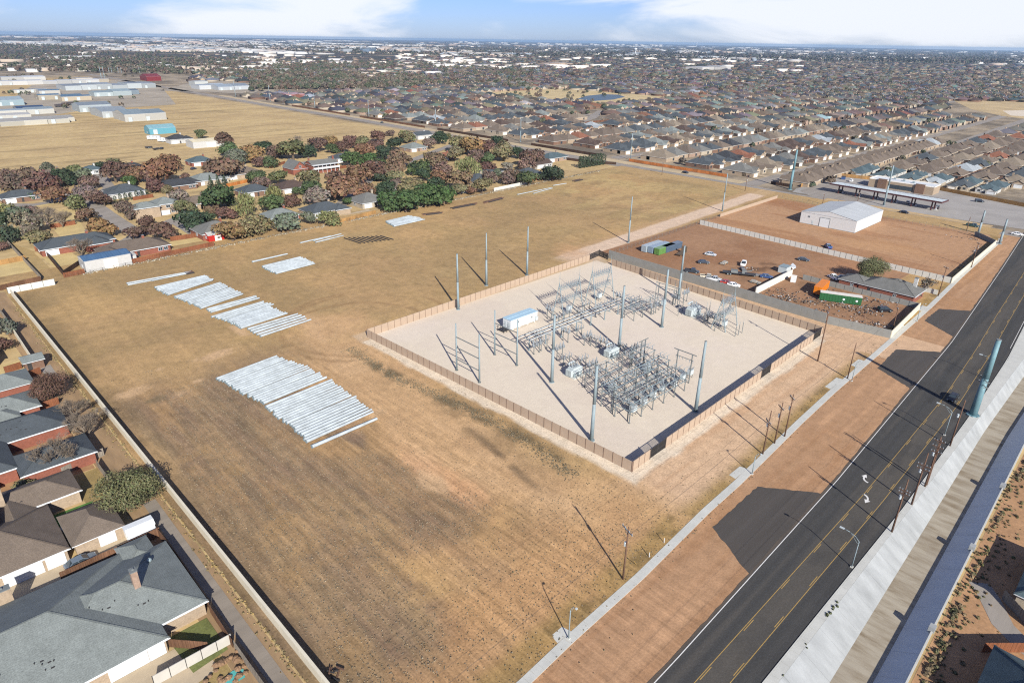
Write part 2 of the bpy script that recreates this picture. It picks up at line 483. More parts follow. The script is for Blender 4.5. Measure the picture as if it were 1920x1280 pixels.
MAT['galv_dark'] = simple('weathered_steel', alb(132, 138, 138, 1.7), 0.6, 0.12, 0.8, 0.0, spec=0.3)
MAT['teal'] = simple('blue_green_steel', alb(128, 168, 178, 1.9), 0.55, 0.14, 0.5, 0.0, spec=0.3, fine=3)
MAT['equip'] = simple('pale_grey_equipment', alb(196, 206, 208), 0.4, 0.08, 1.0, spec=0.5)
MAT['porcelain'] = simple('grey_porcelain', alb(150, 158, 164), 0.2, 0.1, 3, spec=0.6)
MAT['rubber'] = simple('black_rubber', (0.02, 0.02, 0.02), 0.8, 0.2, 4)
MAT['dark'] = simple('dark_metal', (0.035, 0.033, 0.032), 0.5, 0.2, 3)
MAT['wood'] = simple('weathered_pole_wood', alb(112, 86, 70), 0.9, 0.2, 1.5, fine=9)
MAT['bark'] = simple('bark', alb(104, 90, 76), 0.95, 0.2, 3)
MAT['twig'] = simple('bare_twigs', alb(132, 120, 106), 0.95, 0.2, 0.4)
MAT['panel'] = simple('tan_concrete_panel', alb(206, 182, 158, 1.9), 0.9, 0.07, 0.5, fine=6)
MAT['panel_post'] = simple('brown_concrete_post', alb(146, 122, 106, 1.8), 0.9, 0.1, 0.5)
MAT['grey_wall'] = simple('grey_block_wall', alb(160, 160, 154, 1.7), 0.9, 0.1, 0.6, fine=5)
MAT['white_wall'] = simple('white_wall_panel', alb(228, 226, 216, 1.6), 0.8, 0.08, 0.5, fine=5)
MAT['cream_wall'] = simple('cream_wall', alb(222, 214, 192), 0.85, 0.08, 0.4, fine=4)
MAT['wire'] = simple('wire_mesh', alb(120, 112, 100), 0.6, 0.1, 3)

# ------------------------------------------------------------------ the ground
CH_L, CH_R = -8.0, -19.65        # edges of the drainage channel
B = 30000.0
SK = lambda u: 0.026*(min(110, max(-110, u))-40)       # the channel is not quite parallel to the road
mb = MB()
mb.sheet([(-B, CH_L), (B, CH_L), (B, B), (-B, B)], -0.03)
mb.sheet([(-B, -B), (B, -B), (B, CH_R+SK(110)), (110, CH_R+SK(110)), (-110, CH_R+SK(-110)), (-B, CH_R+SK(-110))], -0.03)
tag(obj('ground', mb, MAT['ground']), kind='structure')

SIDE = [(-80, 15.2), (-17, 16.1), (-7.2, 16.6), (10.9, 17.0), (33.9, 18.4), (46.3, 18.7), (78.7, 20.5), (98.8, 21.3), (129.3, 21.9), (184.9, 23.3), (228.2, 25.3), (285.3, 27.2), (304, 27.8), (312, 31)]
RU = [-160, 0, 61, 117, 156, 193, 253, 322, 420]
RW = [3.5, 3.8, 5.2, 7.7, 9.4, 12.2, 16.8, 22.5, 31]
RY1 = [0, 0, -0.2, 0.8, 3.0, 5.7, 9.6, 14.5, 22]
RY2 = [-3.4, -3.4, -3.6, -2.7, -0.7, 1.9, 5.8, 10.4, 18]
RK = [-6.4, -6.4, -7.0, -6.1, -4.8, -2.3, 1.6, 6.0, 13]
f1 = lambda xs, ys, x: np.interp(x, xs, ys)
side_y = lambda x: np.interp(x, [p[0] for p in SIDE], [p[1] for p in SIDE])
def P3(px, py, z=0):
    g = G(px, py, z); return (g.x, g.y)

GS = 0.75
gx = np.arange(-40, 327, GS); gy = np.arange(2, 262, GS)
XX, YY = np.meshgrid(gx, gy, indexing='ij')
def albn(r, g, b): return np.array(alb(r, g, b))
paint = np.zeros(XX.shape + (3,)); paint[:] = albn(193, 160, 111)
rowamt = np.zeros(XX.shape)
def mixp(mask, rgb):
    global paint
    paint = paint*(1-mask[..., None]) + albn(*rgb)*mask[..., None]
def ell(px, py, ru, rv, rot=0, soft=0.5, wob=0.5, seed=0):
    c = G(px, py); dx = XX-c.x; dy = YY-c.y; a = rad(rot)
    u = (dx*math.cos(a)+dy*math.sin(a))/ru; v = (-dx*math.sin(a)+dy*math.cos(a))/rv
    r = np.sqrt(u*u+v*v) + wob*(fbm(XX/ (0.6*min(ru, rv)), YY/(0.6*min(ru, rv)), 4, 3.1*seed+px*0.13)-0.5)*2
    return 1-sstep(1-soft, 1+soft*0.4, r)
F1, F2, F3, F4 = fbm(XX/60, YY/60, 5, 1.3), fbm(XX/18, YY/18, 5, 9.1), fbm(XX/6, YY/6, 4, 22.2), fbm(XX/2.3, YY/2.3, 3, 40.4)
ROW = fbm(XX/2.4, YY/45, 4, 51.0)           # mowing rows run across the road direction
ROW2 = fbm(XX/5.5, YY/70, 3, 77.0)
mixp(sstep(0.42, 0.66, F1)*0.55, (168, 140, 102)); mixp(sstep(0.5, 0.75, F2)*0.5, (192, 164, 118))
mixp(sstep(0.5, 0.72, fbm(XX/25, YY/9, 4, 5.0))*0.3, (162, 134, 98))
mixp(sstep(0.55, 0.72, F4)*0.22, (156, 128, 94))
# far end: yellow and straw patches
far = sstep(150, 230, XX)
mixp(far*sstep(0.48, 0.6, fbm(XX/30, YY/14, 5, 61.0))*0.75, (196, 170, 118))
mixp(far*sstep(0.52, 0.66, fbm(XX/22, YY/12, 5, 71.0))*0.5, (148, 124, 90))
mixp(ell(620, 800, 40, 30, 0, .8, .9)*0.35, (158, 126, 94))
mixp(sstep(.46, .6, fbm(XX/34, YY/34, 4, 131.0))*0.32, (160, 138, 98)); mixp(sstep(.5, .64, fbm(XX/26, YY/40, 4, 141.0))*0.35, (196, 160, 116))
mixp(sstep(.56, .68, fbm(XX/3.0, YY/3.0, 3, 151.0))*0.25, (140, 118, 84))
# near left quarter: mown rows of dull weeds
ql = (1-sstep(6, 26, XX+6*(F2-0.5)))*(1-sstep(112, 150, YY+30*(F1-0.5)))
mixp(ql*(0.45+0.35*sstep(0.4, 0.62, ROW)), (160, 134, 105))
mixp(ql*sstep(0.46, 0.66, ROW2)*0.7, (134, 110, 90)); mixp(ql*sstep(.42, .6, fbm(XX/20, YY/34, 4, 161.0))*0.5, (138, 114, 94))
rowamt = np.maximum(rowamt, ql)
mixp(ql*sstep(0.5, 0.68, fbm(XX/4, YY/16, 4, 15.0))*0.4, (126, 112, 90))
mixp(ql*sstep(0.52, 0.68, fbm(XX/7, YY/30, 4, 35.0))*0.7, (186, 150, 104))
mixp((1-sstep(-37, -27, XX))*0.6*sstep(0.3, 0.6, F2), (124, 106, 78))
# top left: olive brown, circular mowing
tl = (1-sstep(20, 60, XX))*sstep(140, 175, YY)
mixp(tl*0.5*sstep(0.4, 0.65, F2), (146, 124, 88)); mixp(tl*0.4*sstep(0.5, 0.7, F3), (176, 148, 102))
# bare sandy middle, tracks to the yard corner
for a in [(690, 690, 26, 20, 60, .8, .7), (800, 790, 14, 24, 0, .7, .7), (870, 880, 11, 22, 10, .7, .7), (620, 612, 14, 10, 0, .7, .6)]:
    mixp(ell(*a)*0.75, (203, 164, 120))
mixp(ell(840, 900, 3.5, 16, 0, .6, .6)*0.8, (214, 166, 122)); mixp(ell(790, 870, 3, 6, 0, .6, .6)*0.7, (216, 172, 130))
mixp(ell(1120, 965, 26, 11, 10, .7, .6)*0.7, (203, 164, 118)); mixp(ell(930, 1000, 14, 10, 0, .8, .8)*0.6, (196, 158, 108))
mixp(ell(770, 1060, 5, 22, 6, .7, .8)*0.6, (204, 166, 112)); mixp(ell(1040, 1110, 20, 9, 10, .7, .7)*0.7, (194, 150, 106))
mixp(ell(900, 1180, 16, 8, 10, .7, .7)*0.6, (190, 146, 102))
for a in [(245, 737, 4.5, 2.6, 20), (335, 740, 3, 1.6, 0), (415, 660, 3, 1.5, 0), (400, 668, 5, 2.5, 0), (370, 715, 1.6, 1, 0), (300, 692, 1, .8, 0), (705, 775, 3, 2, 0), (450, 620, 2, 6, 0), (810, 905, 3, 5, 0)]:
    mixp(ell(*a[:5], .5, .5)*0.85, (206, 172, 132))
mixp(ell(290, 750, 3, 2, 0, .6, .6)*0.7, (120, 108, 84))
mixp(ell(470, 760, 8, 16, 0, .8, .8)*0.45*sstep(.4, .6, F3), (120, 102, 84)); mixp(ell(1000, 1000, 9, 6, 0, .8, .9)*0.5, (140, 116, 90))
def poly_mask(pts, wob=3.0, sc_=7.0, seed=0.0, blur=5):
    q = [G(*p) for p in pts]; X2 = XX+(fbm(XX/sc_, YY/sc_, 4, seed+3)-.5)*2*wob; Y2 = YY+(fbm(XX/sc_, YY/sc_, 4, seed+23)-.5)*2*wob
    ins = np.zeros(XX.shape, bool)
    for a, b in zip(q, q[1:]+q[:1]):
        ins ^= ((a.y > Y2) != (b.y > Y2)) & (X2 < (b.x-a.x)*(Y2-a.y)/(b.y-a.y+1e-9)+a.x)
    m = ins.astype(np.float32)
    for _ in range(blur):
        m = (np.roll(m, 1, 0)+np.roll(m, -1, 0)+np.roll(m, 1, 1)+np.roll(m, -1, 1)+m)/5
    return m
sandm = poly_mask([(560, 590), (700, 600), (760, 690), (960, 830), (1110, 905), (1200, 900), (1300, 930), (1180, 1010), (1000, 960), (900, 900), (780, 860), (720, 800), (690, 740), (600, 680)], 4, 12, 1.0, 14)
mixp(sandm*.62, (207, 170, 126)); mixp(sandm*sstep(.46, .66, F3)*.35, (182, 146, 108)); mixp(sandm*sstep(.5, .7, fbm(XX/5, YY/16, 4, 171.0))*.35, (216, 180, 138))
tan2 = poly_mask([(900, 990), (1180, 950), (1330, 960), (1000, 1250), (840, 1280), (880, 1100), (700, 1010)], 5, 12, 5.0, 14)
mixp(tan2*.5, (200, 160, 114)); mixp(tan2*sstep(.5, .66, F3)*.3, (176, 138, 100))
darkm = poly_mask([(300, 735), (430, 700), (540, 790), (600, 850), (700, 870), (800, 900), (905, 965), (870, 1020), (760, 1040), (790, 1110), (830, 1180), (820, 1250), (640, 1280), (590, 1240), (420, 1010), (330, 860)], 5, 9, 9.0, 6)
darkm = darkm*.8
mixp(darkm*.34, (146, 121, 96)); mixp(darkm*sstep(.44, .56, ROW)*.4, (128, 106, 88)); mixp(darkm*sstep(.5, .6, fbm(XX/1.4, YY/14, 3, 181.0))*.5, (118, 102, 80)); mixp(darkm*sstep(.52, .6, fbm(XX/1.3, YY/5, 3, 191.0))*.4, (178, 148, 112)); mixp(darkm*sstep(.56, .7, F2)*.5, (168, 140, 104))
rowamt = np.maximum(rowamt, darkm)
mixp(poly_mask([(330, 860), (420, 830), (560, 960), (700, 1130), (720, 1240), (640, 1240)], 3, 6, 13.0, 5)*sstep(.45, .6, F3)*.45, (176, 142, 98))
# weed belt along the fence, dark
dW = np.abs(XX-(24.0-2.0*np.sin(YY/14)+3.0*(F2-0.5)))
belt = (1-sstep(0.8, 3.2, dW))*sstep(40, 52, YY)*(1-sstep(118, 128, YY))
mixp(belt*sstep(0.38, 0.56, F4)*(.35+.65*sstep(.35, .6, F3))*0.9, (100, 88, 66)); mixp((1-sstep(2, 6, np.abs(dW-4)))*sstep(40, 60, YY)*(1-sstep(90, 110, YY))*0.4*sstep(.45, .6, F3), (140, 118, 86))
mixp((1-sstep(0.4, 1.4, np.abs(XX-(17.5+2*np.sin(YY/9)))))*sstep(40, 50, YY)*(1-sstep(66, 75, YY))*0.7*sstep(.4, .55, F3), (124, 104, 80))
# wheel tracks
for cx, cy, r in [(18, 118, 22), (24, 122, 26), (26, 112, 34)]:
    q = np.abs(np.hypot(XX-cx-14, YY-cy-18)-r)
    mixp((1-sstep(0.3, 1.2, q))*0.45*sstep(.4, .6, F2)*(YY > 118), (150, 118, 84))
# shoulder between pavement and road
sy = side_y(XX); sh = 1-sstep(-0.4, 0.3, YY-sy)
shc = fbm(XX/40, YY/1.3, 4, 88.0)
mixp(sh, (182, 144, 110)); mixp(sh*sstep(0.5, 0.7, shc)*0.55, (166, 126, 92)); mixp(sh*sstep(0.55, 0.75, fbm(XX/30, YY/1.0, 3, 99.0))*0.6, (204, 162, 124))
mixp(sh*sstep(.5, .7, F2)*0.4, (178, 134, 94))
# grassy edge on the field side of the pavement
ge = (1-sstep(1.2, 3.8, np.abs(YY-sy-2.6+1.5*(F3-.5))))*(1-sh)
mixp(ge*0.65*sstep(.3, .55, F3), (164, 136, 84)); mixp(ge*0.5*sstep(.52, .66, F4), (112, 96, 64))
# pale strip between the yard wall and the pavement
st = sstep(26, 36, XX)*(1-sstep(34.5, 37, YY))*(1-sh)*(1-sstep(147, 150, XX))
mixp(st*0.85*sstep(1.5, 5, YY-sy), (218, 184, 150)); mixp(st*0.5*sstep(.5, .68, fbm(XX/30, YY/1.2, 4, 111.0))*sstep(1.5, 5, YY-sy), (196, 158, 122))
mixp(st*sstep(100, 140, XX)*0.4, (214, 174, 134))
# gravel pad and its apron
padL = 30.9+(128.8-YY)*0.027; padR = 133.0+(YY-38.4)*0.0745
din = np.minimum(np.minimum(XX-padL, padR-XX), np.minimum(YY-35.4-(XX-33)*0.03, 129.5+(XX-31)*0.02-YY))
ap = sstep(-3.4, -2.4, din+1.8*(F3-0.5))
ap2 = ap*np.where(YY > 127, 0.35, 1.0)
mixp(ap2*0.95, (228, 212, 188)); mixp(sstep(-0.4, 0.3, din), (228, 214, 193)); mixp(sstep(0, 1, din)*sstep(.48, .7, F2)*0.4, (216, 200, 184))
mixp(sstep(0, 1, din)*sstep(.55, .75, fbm(XX/30, YY/18, 4, 7.7))*0.35, (230, 216, 202))
# right of the pad to the dealer yard, access track
gap = sstep(0.4, 1.5, -din)*(XX > 130)*(XX < 152)*(YY < 128)
mixp(gap*0.9, (212, 178, 144))
dr = (1-sstep(3.6, 6.0, np.abs(YY-(141.5+(XX-140)*0.052)+2*(F3-.5))))*sstep(126, 136, XX)
mixp(dr*0.95, (222, 196, 170)); mixp((1-sstep(6, 9, np.abs(YY-(142.5+(XX-140)*0.052))))*sstep(128, 138, XX)*(1-dr)*0.5, (196, 160, 120))
mixp(ell(1100, 478, 9, 9, 0, .7, .5)*0.8, (220, 192, 164)); mixp(ell(1070, 470, 16, 7, 40, .8, .6)*0.55, (205, 162, 118))
# dealer yards
wx = np.interp(YY, [23.8, 42.8, 133.7], [147.8, 146.2, 150.0])
yard = (XX > wx)*(XX < 310)*(YY > side_y(XX)+3.5)*(YY < 138)*1.0
ya = yard*(XX < 225)
mixp(ya, (164, 127, 97)); mixp(ya*sstep(.45, .7, F2)*0.5, (178, 140, 108)); mixp(ya*sstep(.5, .7, fbm(XX/30, YY/30, 4, 4.4))*0.5, (146, 104, 74))
yb = yard*(XX >= 225)
mixp(yb, (186, 147, 112)); mixp(yb*sstep(.45, .66, F1)*0.6, (196, 154, 114)); mixp(yb*sstep(.5, .7, fbm(XX/9, YY/40, 4, 14.4))*0.5, (158, 112, 78))
mixp(yb*ell(1650, 460, 16, 20, 0, .8, .5)*0.6, (198, 154, 110)); mixp(yb*ell(1470, 385, 10, 16, 0, .8, .5)*0.5, (154, 104, 70))
junk = (XX > 146)*(XX < 181)*(YY > 26)*(YY < 90)
mixp(junk*sstep(.45, .62, F3)*0.4, (126, 98, 74)); mixp(ell(1640, 548, 5, 10, 0, .7, .4)*yard*0.8, (196, 166, 110))
mixp((XX > 181)*(XX < 222)*(YY > 27)*(YY < 40)*0.8, (190, 158, 108))
mixp(yard*ell(1590, 505, 12, 14, 0, .8, .5)*0.5, (186, 134, 96))
mixp(ell(1420, 505, 3, 8, 70, .8, .8)*0.7, (92, 68, 50)); mixp(ell(1440, 495, 3, 4, 30, .8, .8)*0.6, (92, 68, 50))
# verge by the cross road
mixp(sstep(308, 313, XX)*(YY > 27)*0.8, (188, 158, 112))
cx_, cy_ = XX[:-1, :-1]+GS/2, YY[:-1, :-1]+GS/2
sh_c = cy_ < side_y(cx_)
pad_c = (din[:-1, :-1] > -0.5)
yard_c = yard[:-1, :-1] > .5
road_hide = (cy_ < f1(RU, RW, cx_)-0.5)
def ground_part(name, mask, mat, z):
    idx = np.arange(XX.size).reshape(XX.shape)
    F = np.stack([idx[:-1, :-1], idx[1:, :-1], idx[1:, 1:], idx[:-1, 1:]], -1)[mask]
    used, inv = np.unique(F, return_inverse=True)
    zz = z + np.zeros(len(used))
    if name == 'field': zz = z + (F4.ravel()[used]-0.5)*0.10
    V = np.stack([XX.ravel()[used], YY.ravel()[used], zz], 1)
    me = np_mesh(name, V, inv.reshape(-1, 4), mat)
    a = me.attributes.new('paint', 'FLOAT_COLOR', 'POINT')
    c = np.ones((len(used), 4), np.float32); c[:, :3] = paint.reshape(-1, 3)[used]; c[:, 3] = np.clip(rowamt.ravel()[used], 0, 1)
    a.data.foreach_set('color', c.ravel())
    me.polygons.foreach_set('use_smooth', [True]*len(me.polygons))
    return tag(link(name, me), kind='structure')
left_c = (cx_ > -38.3)
ground_part('field', left_c & ~sh_c & ~pad_c & ~yard_c, MAT['field'], 0.06)
ground_part('dirt_shoulder', sh_c & ~road_hide, MAT['dirt'], 0.01)
ground_part('gravel_yard', left_c & pad_c & ~sh_c & ~yard_c, MAT['gravel'], 0.05)
ground_part('dirt_yard', yard_c & ~sh_c, MAT['dirt'], 0.05)

# ------------------------------------------------------------------ main road
def strip(us, lo, hi, z, mb, m=0):
    """Sheet between two lines y = lo(u), hi(u)."""
    us = list(us); v = []
    for u in us: v += [(u, float(lo(u)), z), (u, float(hi(u)), z)]
    mb.add(v, [(2*i, 2*i+2, 2*i+3, 2*i+1) for i in range(len(us)-1)], m)
us = np.arange(-160, 421, 6.0)
W_, Y1_, Y2_, K_ = (lambda u: f1(RU, RW, u)), (lambda u: f1(RU, RY1, u)), (lambda u: f1(RU, RY2, u)), (lambda u: f1(RU, RK, u))
ru = np.arange(-160, 420.1, 1.5); rt = np.linspace(0, 1, 41)
lo_ = np.array([float(K_(u)) for u in ru]); hi_ = np.array([float(W_(u)) for u in ru])+0.62+0.5*(fbm(ru/2.2, ru*0+3, 3, 1.0)-.5)
y1_ = np.array([float(Y1_(u)) for u in ru]); y2_ = np.array([float(Y2_(u)) for u in ru]); w_ = np.array([float(W_(u)) for u in ru])
RX = np.repeat(ru[:, None], 41, 1); RYY = lo_[:, None]+(hi_-lo_)[:, None]*rt[None]
rp = np.zeros(RX.shape+(3,)); rp[:] = albn(79, 78, 76)
def rmix(m, c):
    global rp
    rp = rp*(1-m[..., None])+albn(*c)*m[..., None]
cen = ((RYY > y2_[:, None])*(RYY < y1_[:, None]))*1.0
rmix(cen*.9, (92, 88, 82))
for q in (-.9, .9):
    for c_ in ((lo_+y2_)/2, (y1_+w_)/2): rmix(np.exp(-((RYY-c_[:, None]-q)/.5)**2)*.5, (68, 68, 68))
rmix((RYY > w_[:, None]+.15)*.5, (112, 98, 84)); rmix(sstep(.5, .7, fbm(RX/40, RYY/1.4, 4, 5.5))*.35, (104, 98, 90)); rmix(sstep(.56, .7, fbm(RX/9, RYY/9, 4, 15.5))*.3, (66, 66, 66))
for _ in range(26):
    a_, b_ = random.uniform(-60, 280), random.uniform(1, 9); t_ = random.uniform(.05, .8); q_ = (np.abs(RX-a_) < b_)*(np.abs(rt[None]-t_) < random.uniform(.02, .09)); rmix(q_*random.uniform(.15, .45), random.choice([(60, 60, 60), (98, 95, 90)]))
idx = np.arange(RX.size).reshape(RX.shape); F = np.stack([idx[:-1, :-1], idx[1:, :-1], idx[1:, 1:], idx[:-1, 1:]], -1).reshape(-1, 4)
me = np_mesh('main_road', np.stack([RX, RYY, RX*0+.035], -1).reshape(-1, 3), F, painted_ground('worn_asphalt', 0.14, 0.03, 0.05))
at_ = me.attributes.new('paint', 'FLOAT_COLOR', 'POINT'); cc_ = np.zeros((RX.size, 4), np.float32); cc_[:, :3] = rp.reshape(-1, 3); at_.data.foreach_set('color', cc_.ravel())
tag(link('main_road', me), kind='structure')
mb = MB()
for pl in [[(1336, 988), (1420, 912), (1530, 923), (1560, 930), (1420, 1085), (1397, 1068)],
           [(1645, 690), (1680, 655), (1768, 660), (1785, 662), (1715, 745), (1705, 727)],
           [(1733, 601), (1760, 579), (1822, 583), (1835, 590), (1800, 640), (1789, 632)]]:
    rg = [P3(*q) for q in pl]; jag = []
    for a_, b_ in zip(rg, rg[1:]+rg[:1]):
        n_ = max(2, int(math.hypot(b_[0]-a_[0], b_[1]-a_[1])/.8))
        for i in range(n_): jag.append((a_[0]+(b_[0]-a_[0])*i/n_+random.uniform(-.14, .14), a_[1]+(b_[1]-a_[1])*i/n_+random.uniform(-.14, .14)))
    mb.sheet(jag, 0.027)
tag(obj('driveway_apron', mb, MAT['asphalt_new']), kind='structure')
mb = MB()
strip(us[:-3], lambda u: W_(u)-0.07, lambda u: W_(u)+0.07, 0.043, mb, 0)
ua = us[us < 300]
strip(ua, lambda u: Y1_(u)-0.055, lambda u: Y1_(u)+0.055, 0.043, mb, 1)
strip(ua, lambda u: Y2_(u)-0.055, lambda u: Y2_(u)+0.055, 0.043, mb, 1)
u = -60.0
while u < 290:
    L = [u, u+3.0]
    strip(L, lambda q: Y1_(q)-0.33, lambda q: Y1_(q)-0.21, 0.043, mb, 1)
    strip([u+4, u+7.0], lambda q: Y2_(q)+0.21, lambda q: Y2_(q)+0.33, 0.043, mb, 1)
    u += 12.2
strip(np.arange(165, 300, 6.0), lambda u: K_(u)+0.5, lambda u: K_(u)+0.62, 0.043, mb, 0)
def arrow(px, py, flip):
    c = G(px, py); s = -1 if flip else 1
    pts = []
    for i in range(9):                                        # curved shaft
        t = i/8*math.pi*0.5; pts.append((-1.5*math.cos(t)*1.0, 1.3*math.sin(t)))
    for i in range(8):
        (x0, y0), (x1, y1) = pts[i], pts[i+1]
        dx, dy = x1-x0, y1-y0; l = math.hypot(dx, dy); nx, ny = -dy/l*0.17, dx/l*0.17
        mb.sheet([(c.x+s*(x0-nx), c.y+s*(y0-ny)), (c.x+s*(x1-nx), c.y+s*(y1-ny)), (c.x+s*(x1+nx), c.y+s*(y1+ny)), (c.x+s*(x0+nx), c.y+s*(y0+ny))], 0.043+0.0005*i, 0)
    mb.sheet([(c.x+s*-0.05, c.y+s*0.75), (c.x+s*-0.05, c.y+s*1.85), (c.x+s*1.15, c.y+s*1.3)], 0.048, 0)
arrow(1633, 899, False); arrow(1613, 932, True)
tag(obj('road_markings', mb, [MAT['white_paint'], MAT['yellow_paint']]), kind='structure')

# kerb, footway and drainage channel on the right
mb = MB()
for i in range(len(us)-1):
    u0, u1 = us[i], us[i+1]-0.02
    k0, k1 = float(K_(u0)), float(K_(u1))
    v = [(u0, k0-0.18, 0), (u1, k1-0.18, 0), (u1, k1, 0), (u0, k0, 0), (u0, k0-0.18, .15), (u1, k1-0.18, .15), (u1, k1, .15), (u0, k0, .15)]
    mb.add(v, [(4, 5, 6, 7), (2, 3, 7, 6), (0, 1, 5, 4), (0, 4, 7, 3), (1, 2, 6, 5)])
tag(obj('kerb', mb, MAT['conc']), kind='structure')
mb = MB()
u = -84.0
while u < 400:
    for a, b in ((0, 1),):
        u0, u1 = u+0.02, u+2.98
        k0, k1 = float(K_(u0))-0.2, float(K_(u1))-0.2
        mb.prism([(u0, k0), (u1, k1), (u1, CH_L+0.02), (u0, CH_L+0.02)], -0.05, 0.12)
    u += 3.0
tag(obj('footway', mb, MAT['conc']), kind='structure')
FL, FR, FD = -11.85, -16.25, -2.25
mb = MB()
def q_(u, y, z): return (u, y+(SK(u) if y != CH_L else 0), z)
for u0, u1 in ((-110, 110), (110, 330)):
    mb.add([q_(u0, CH_L, .05), q_(u1, CH_L, .05), q_(u1, FL-.03, FD-.06), q_(u0, FL-.03, FD-.06), q_(u1, FR, FD-.06), q_(u0, FR, FD-.06), q_(u1, CH_R, -.06), q_(u0, CH_R, -.06)], [(0, 3, 2, 1), (3, 5, 4, 2), (5, 7, 6, 4)], 1)
chan = tag(obj('drainage_channel', mb, [MAT['conc_white'], MAT['floor'], MAT['conc']]), kind='structure')
u = -110.0
while u < 324:
    jz = random.uniform(-.006, .006); u1 = u+5.97
    for (ya, za, yb, zb, mt) in ((CH_L, .11, FL, FD, 'conc_white'), (FL, FD, FR, FD, 'floor'), (FR, FD, CH_R, 0.0, 'conc_slope')):
        mb = MB(); v = [q_(u, ya, za+jz), q_(u1, ya, za+jz), q_(u1, yb, zb+jz), q_(u, yb, zb+jz)]; v += [(p[0], p[1], p[2]-.05) for p in v]
        mb.add(v, [(0, 3, 2, 1), (0, 1, 5, 4), (2, 3, 7, 6), (1, 2, 6, 5), (3, 0, 4, 7)]); obj('concrete_slab', mb, MAT[mt], chan)
    mb = MB(); mb.prism([q_(u, CH_R-.28, 0)[:2], q_(u1, CH_R-.28, 0)[:2], q_(u1, CH_R-.02, 0)[:2], q_(u, CH_R-.02, 0)[:2]], -.1, .25); obj('edge_beam', mb, MAT['conc'], chan)
    u += 6.0

# pavement beside the field, cast in slabs
mb = MB(); u = -60.0; k = 0
while u < 306:
    u0, u1 = u+0.015, u+1.485
    y0, y1 = float(side_y(u0)), float(side_y(u1))
    jz = 0.09+0.012*random.random()
    mb.prism([(u0, y0-0.75), (u1, y1-0.75), (u1, y1+0.75), (u0, y0+0.75)], -0.05, jz)
    u += 1.5
for (a, b) in ((-8.8, -5.8), (47, 52), (100, 108), (118, 124), (152, 160), (178, 184)):      # widened pads
    ym = float(side_y((a+b)/2)); mb.prism([(a, ym+0.76), (b, ym+0.8), (b-.3, ym+2.3), (a+.3, ym+2.3)], -0.05, 0.085)
tag(obj('pavement', mb, MAT['conc']), kind='structure')

# cross road and town streets
def road_poly(name, pts, wd, z, mat, line=None):
    mb = MB(); n = len(pts); v = []
    for i, p in enumerate(pts):
        a = Vector(pts[max(i-1, 0)]).to_2d(); b = Vector(pts[min(i+1, n-1)]).to_2d(); d = (b-a).normalized()
        q = Vector((-d.y, d.x))*wd/2
        v += [(p[0]+q.x, p[1]+q.y, z), (p[0]-q.x, p[1]-q.y, z)]
    mb.add(v, [(2*i+1, 2*i+3, 2*i+2, 2*i) for i in range(n-1)])
    if line:
        v = []
        for i, p in enumerate(pts):
            a = Vector(pts[max(i-1, 0)]).to_2d(); b = Vector(pts[min(i+1, n-1)]).to_2d(); d = (b-a).normalized()
            q = Vector((-d.y, d.x))*0.12
            v += [(p[0]+q.x, p[1]+q.y, z+.02), (p[0]-q.x, p[1]-q.y, z+.02)]
        mb.add(v, [(2*i+1, 2*i+3, 2*i+2, 2*i) for i in range(n-1)], 1)
    return tag(obj(name, mb, [mat, MAT['yellow_paint']]), kind='structure')
R2 = [(322, -60), (322, 10), (322, 60), (323, 100), (327, 170), (328, 235), (330, 300), (331, 372), (334, 500), (338, 640), (334, 818), (338, 1010), (340, 1160), (345, 1370), (350, 1700)]
road_poly('cross_road', R2, 11.5, 0.02, MAT['asphalt_old'], True)
road_poly('cross_road_verge', [(p[0]+11.0, p[1]) for p in R2[4:12]], 10.0, 0.0, concrete_mat('pale_verge', alb(202, 182, 146), 0.2, 0.08))
STREETS = [(168, 333, 1100), (282, 350, 1300), (392, 380, 1300), (505, 400, 1000), (615, 420, 640), (136, 560, 1000), (725, 380, 700), (835, 360, 690), (945, 360, 1200), (40, 640, 1000), (-60, 640, 1000)]
for k, (y, x0, x1) in enumerate(STREETS):
    road_poly('town_street', [(x0, y+(4 if k else 0)), (x0+60, y), ((x0+x1)/2, y+3), (x1, y+8)], 10.5, 0.03, MAT['asphalt_old'])
road_poly('town_street', [G(1005, 247)[:2], G(1075, 233)[:2], G(1108, 222)[:2], G(1128, 208)[:2]], 11, 0.045, MAT['asphalt_old'])
NZ = 0.03
for pts, wd in [([(130, 362), (160, 372), (200, 402), (236, 426), (262, 440)], 7.5), ([(130, 362), (100, 378), (60, 385), (0, 384)], 7), ([(185, 325), (205, 352), (175, 372)], 6.5),
                ([(262, 440), (300, 425), (345, 405)], 7), ([(262, 440), (205, 470), (170, 485)], 7), ([(345, 405), (330, 415), (370, 440)], 6), ([(610, 410), (700, 330), (800, 290), (860, 268)], 7)]:
    NZ += 0.012; road_poly('neighbourhood_street', [P3(*p) for p in pts], wd, NZ, MAT['asphalt_old'])
# alley behind the near houses
mb = MB()
mb.sheet([(-45.0, 0), (-38.8, 0), (-38.8, 243), (-45.0, 243)], -0.02)
tag(obj('alley', mb, concrete_mat('dirt_alley', alb(166, 138, 104), 0.25, 0.4, (1.5, 0.25, 1))), kind='structure')
road_poly('alley_track', [(-41.0, 0), (-41.1, 40), (-41.0, 75), (-40.9, 92)], 2.2, 0.0, asphalt_mat('alley_asphalt', alb(150, 140, 127)))
road_poly('alley_track', [(-41.8, 158), (-41.9, 164), (-41.8, 170)], 2.4, 0.0, MAT['asphalt_old'])

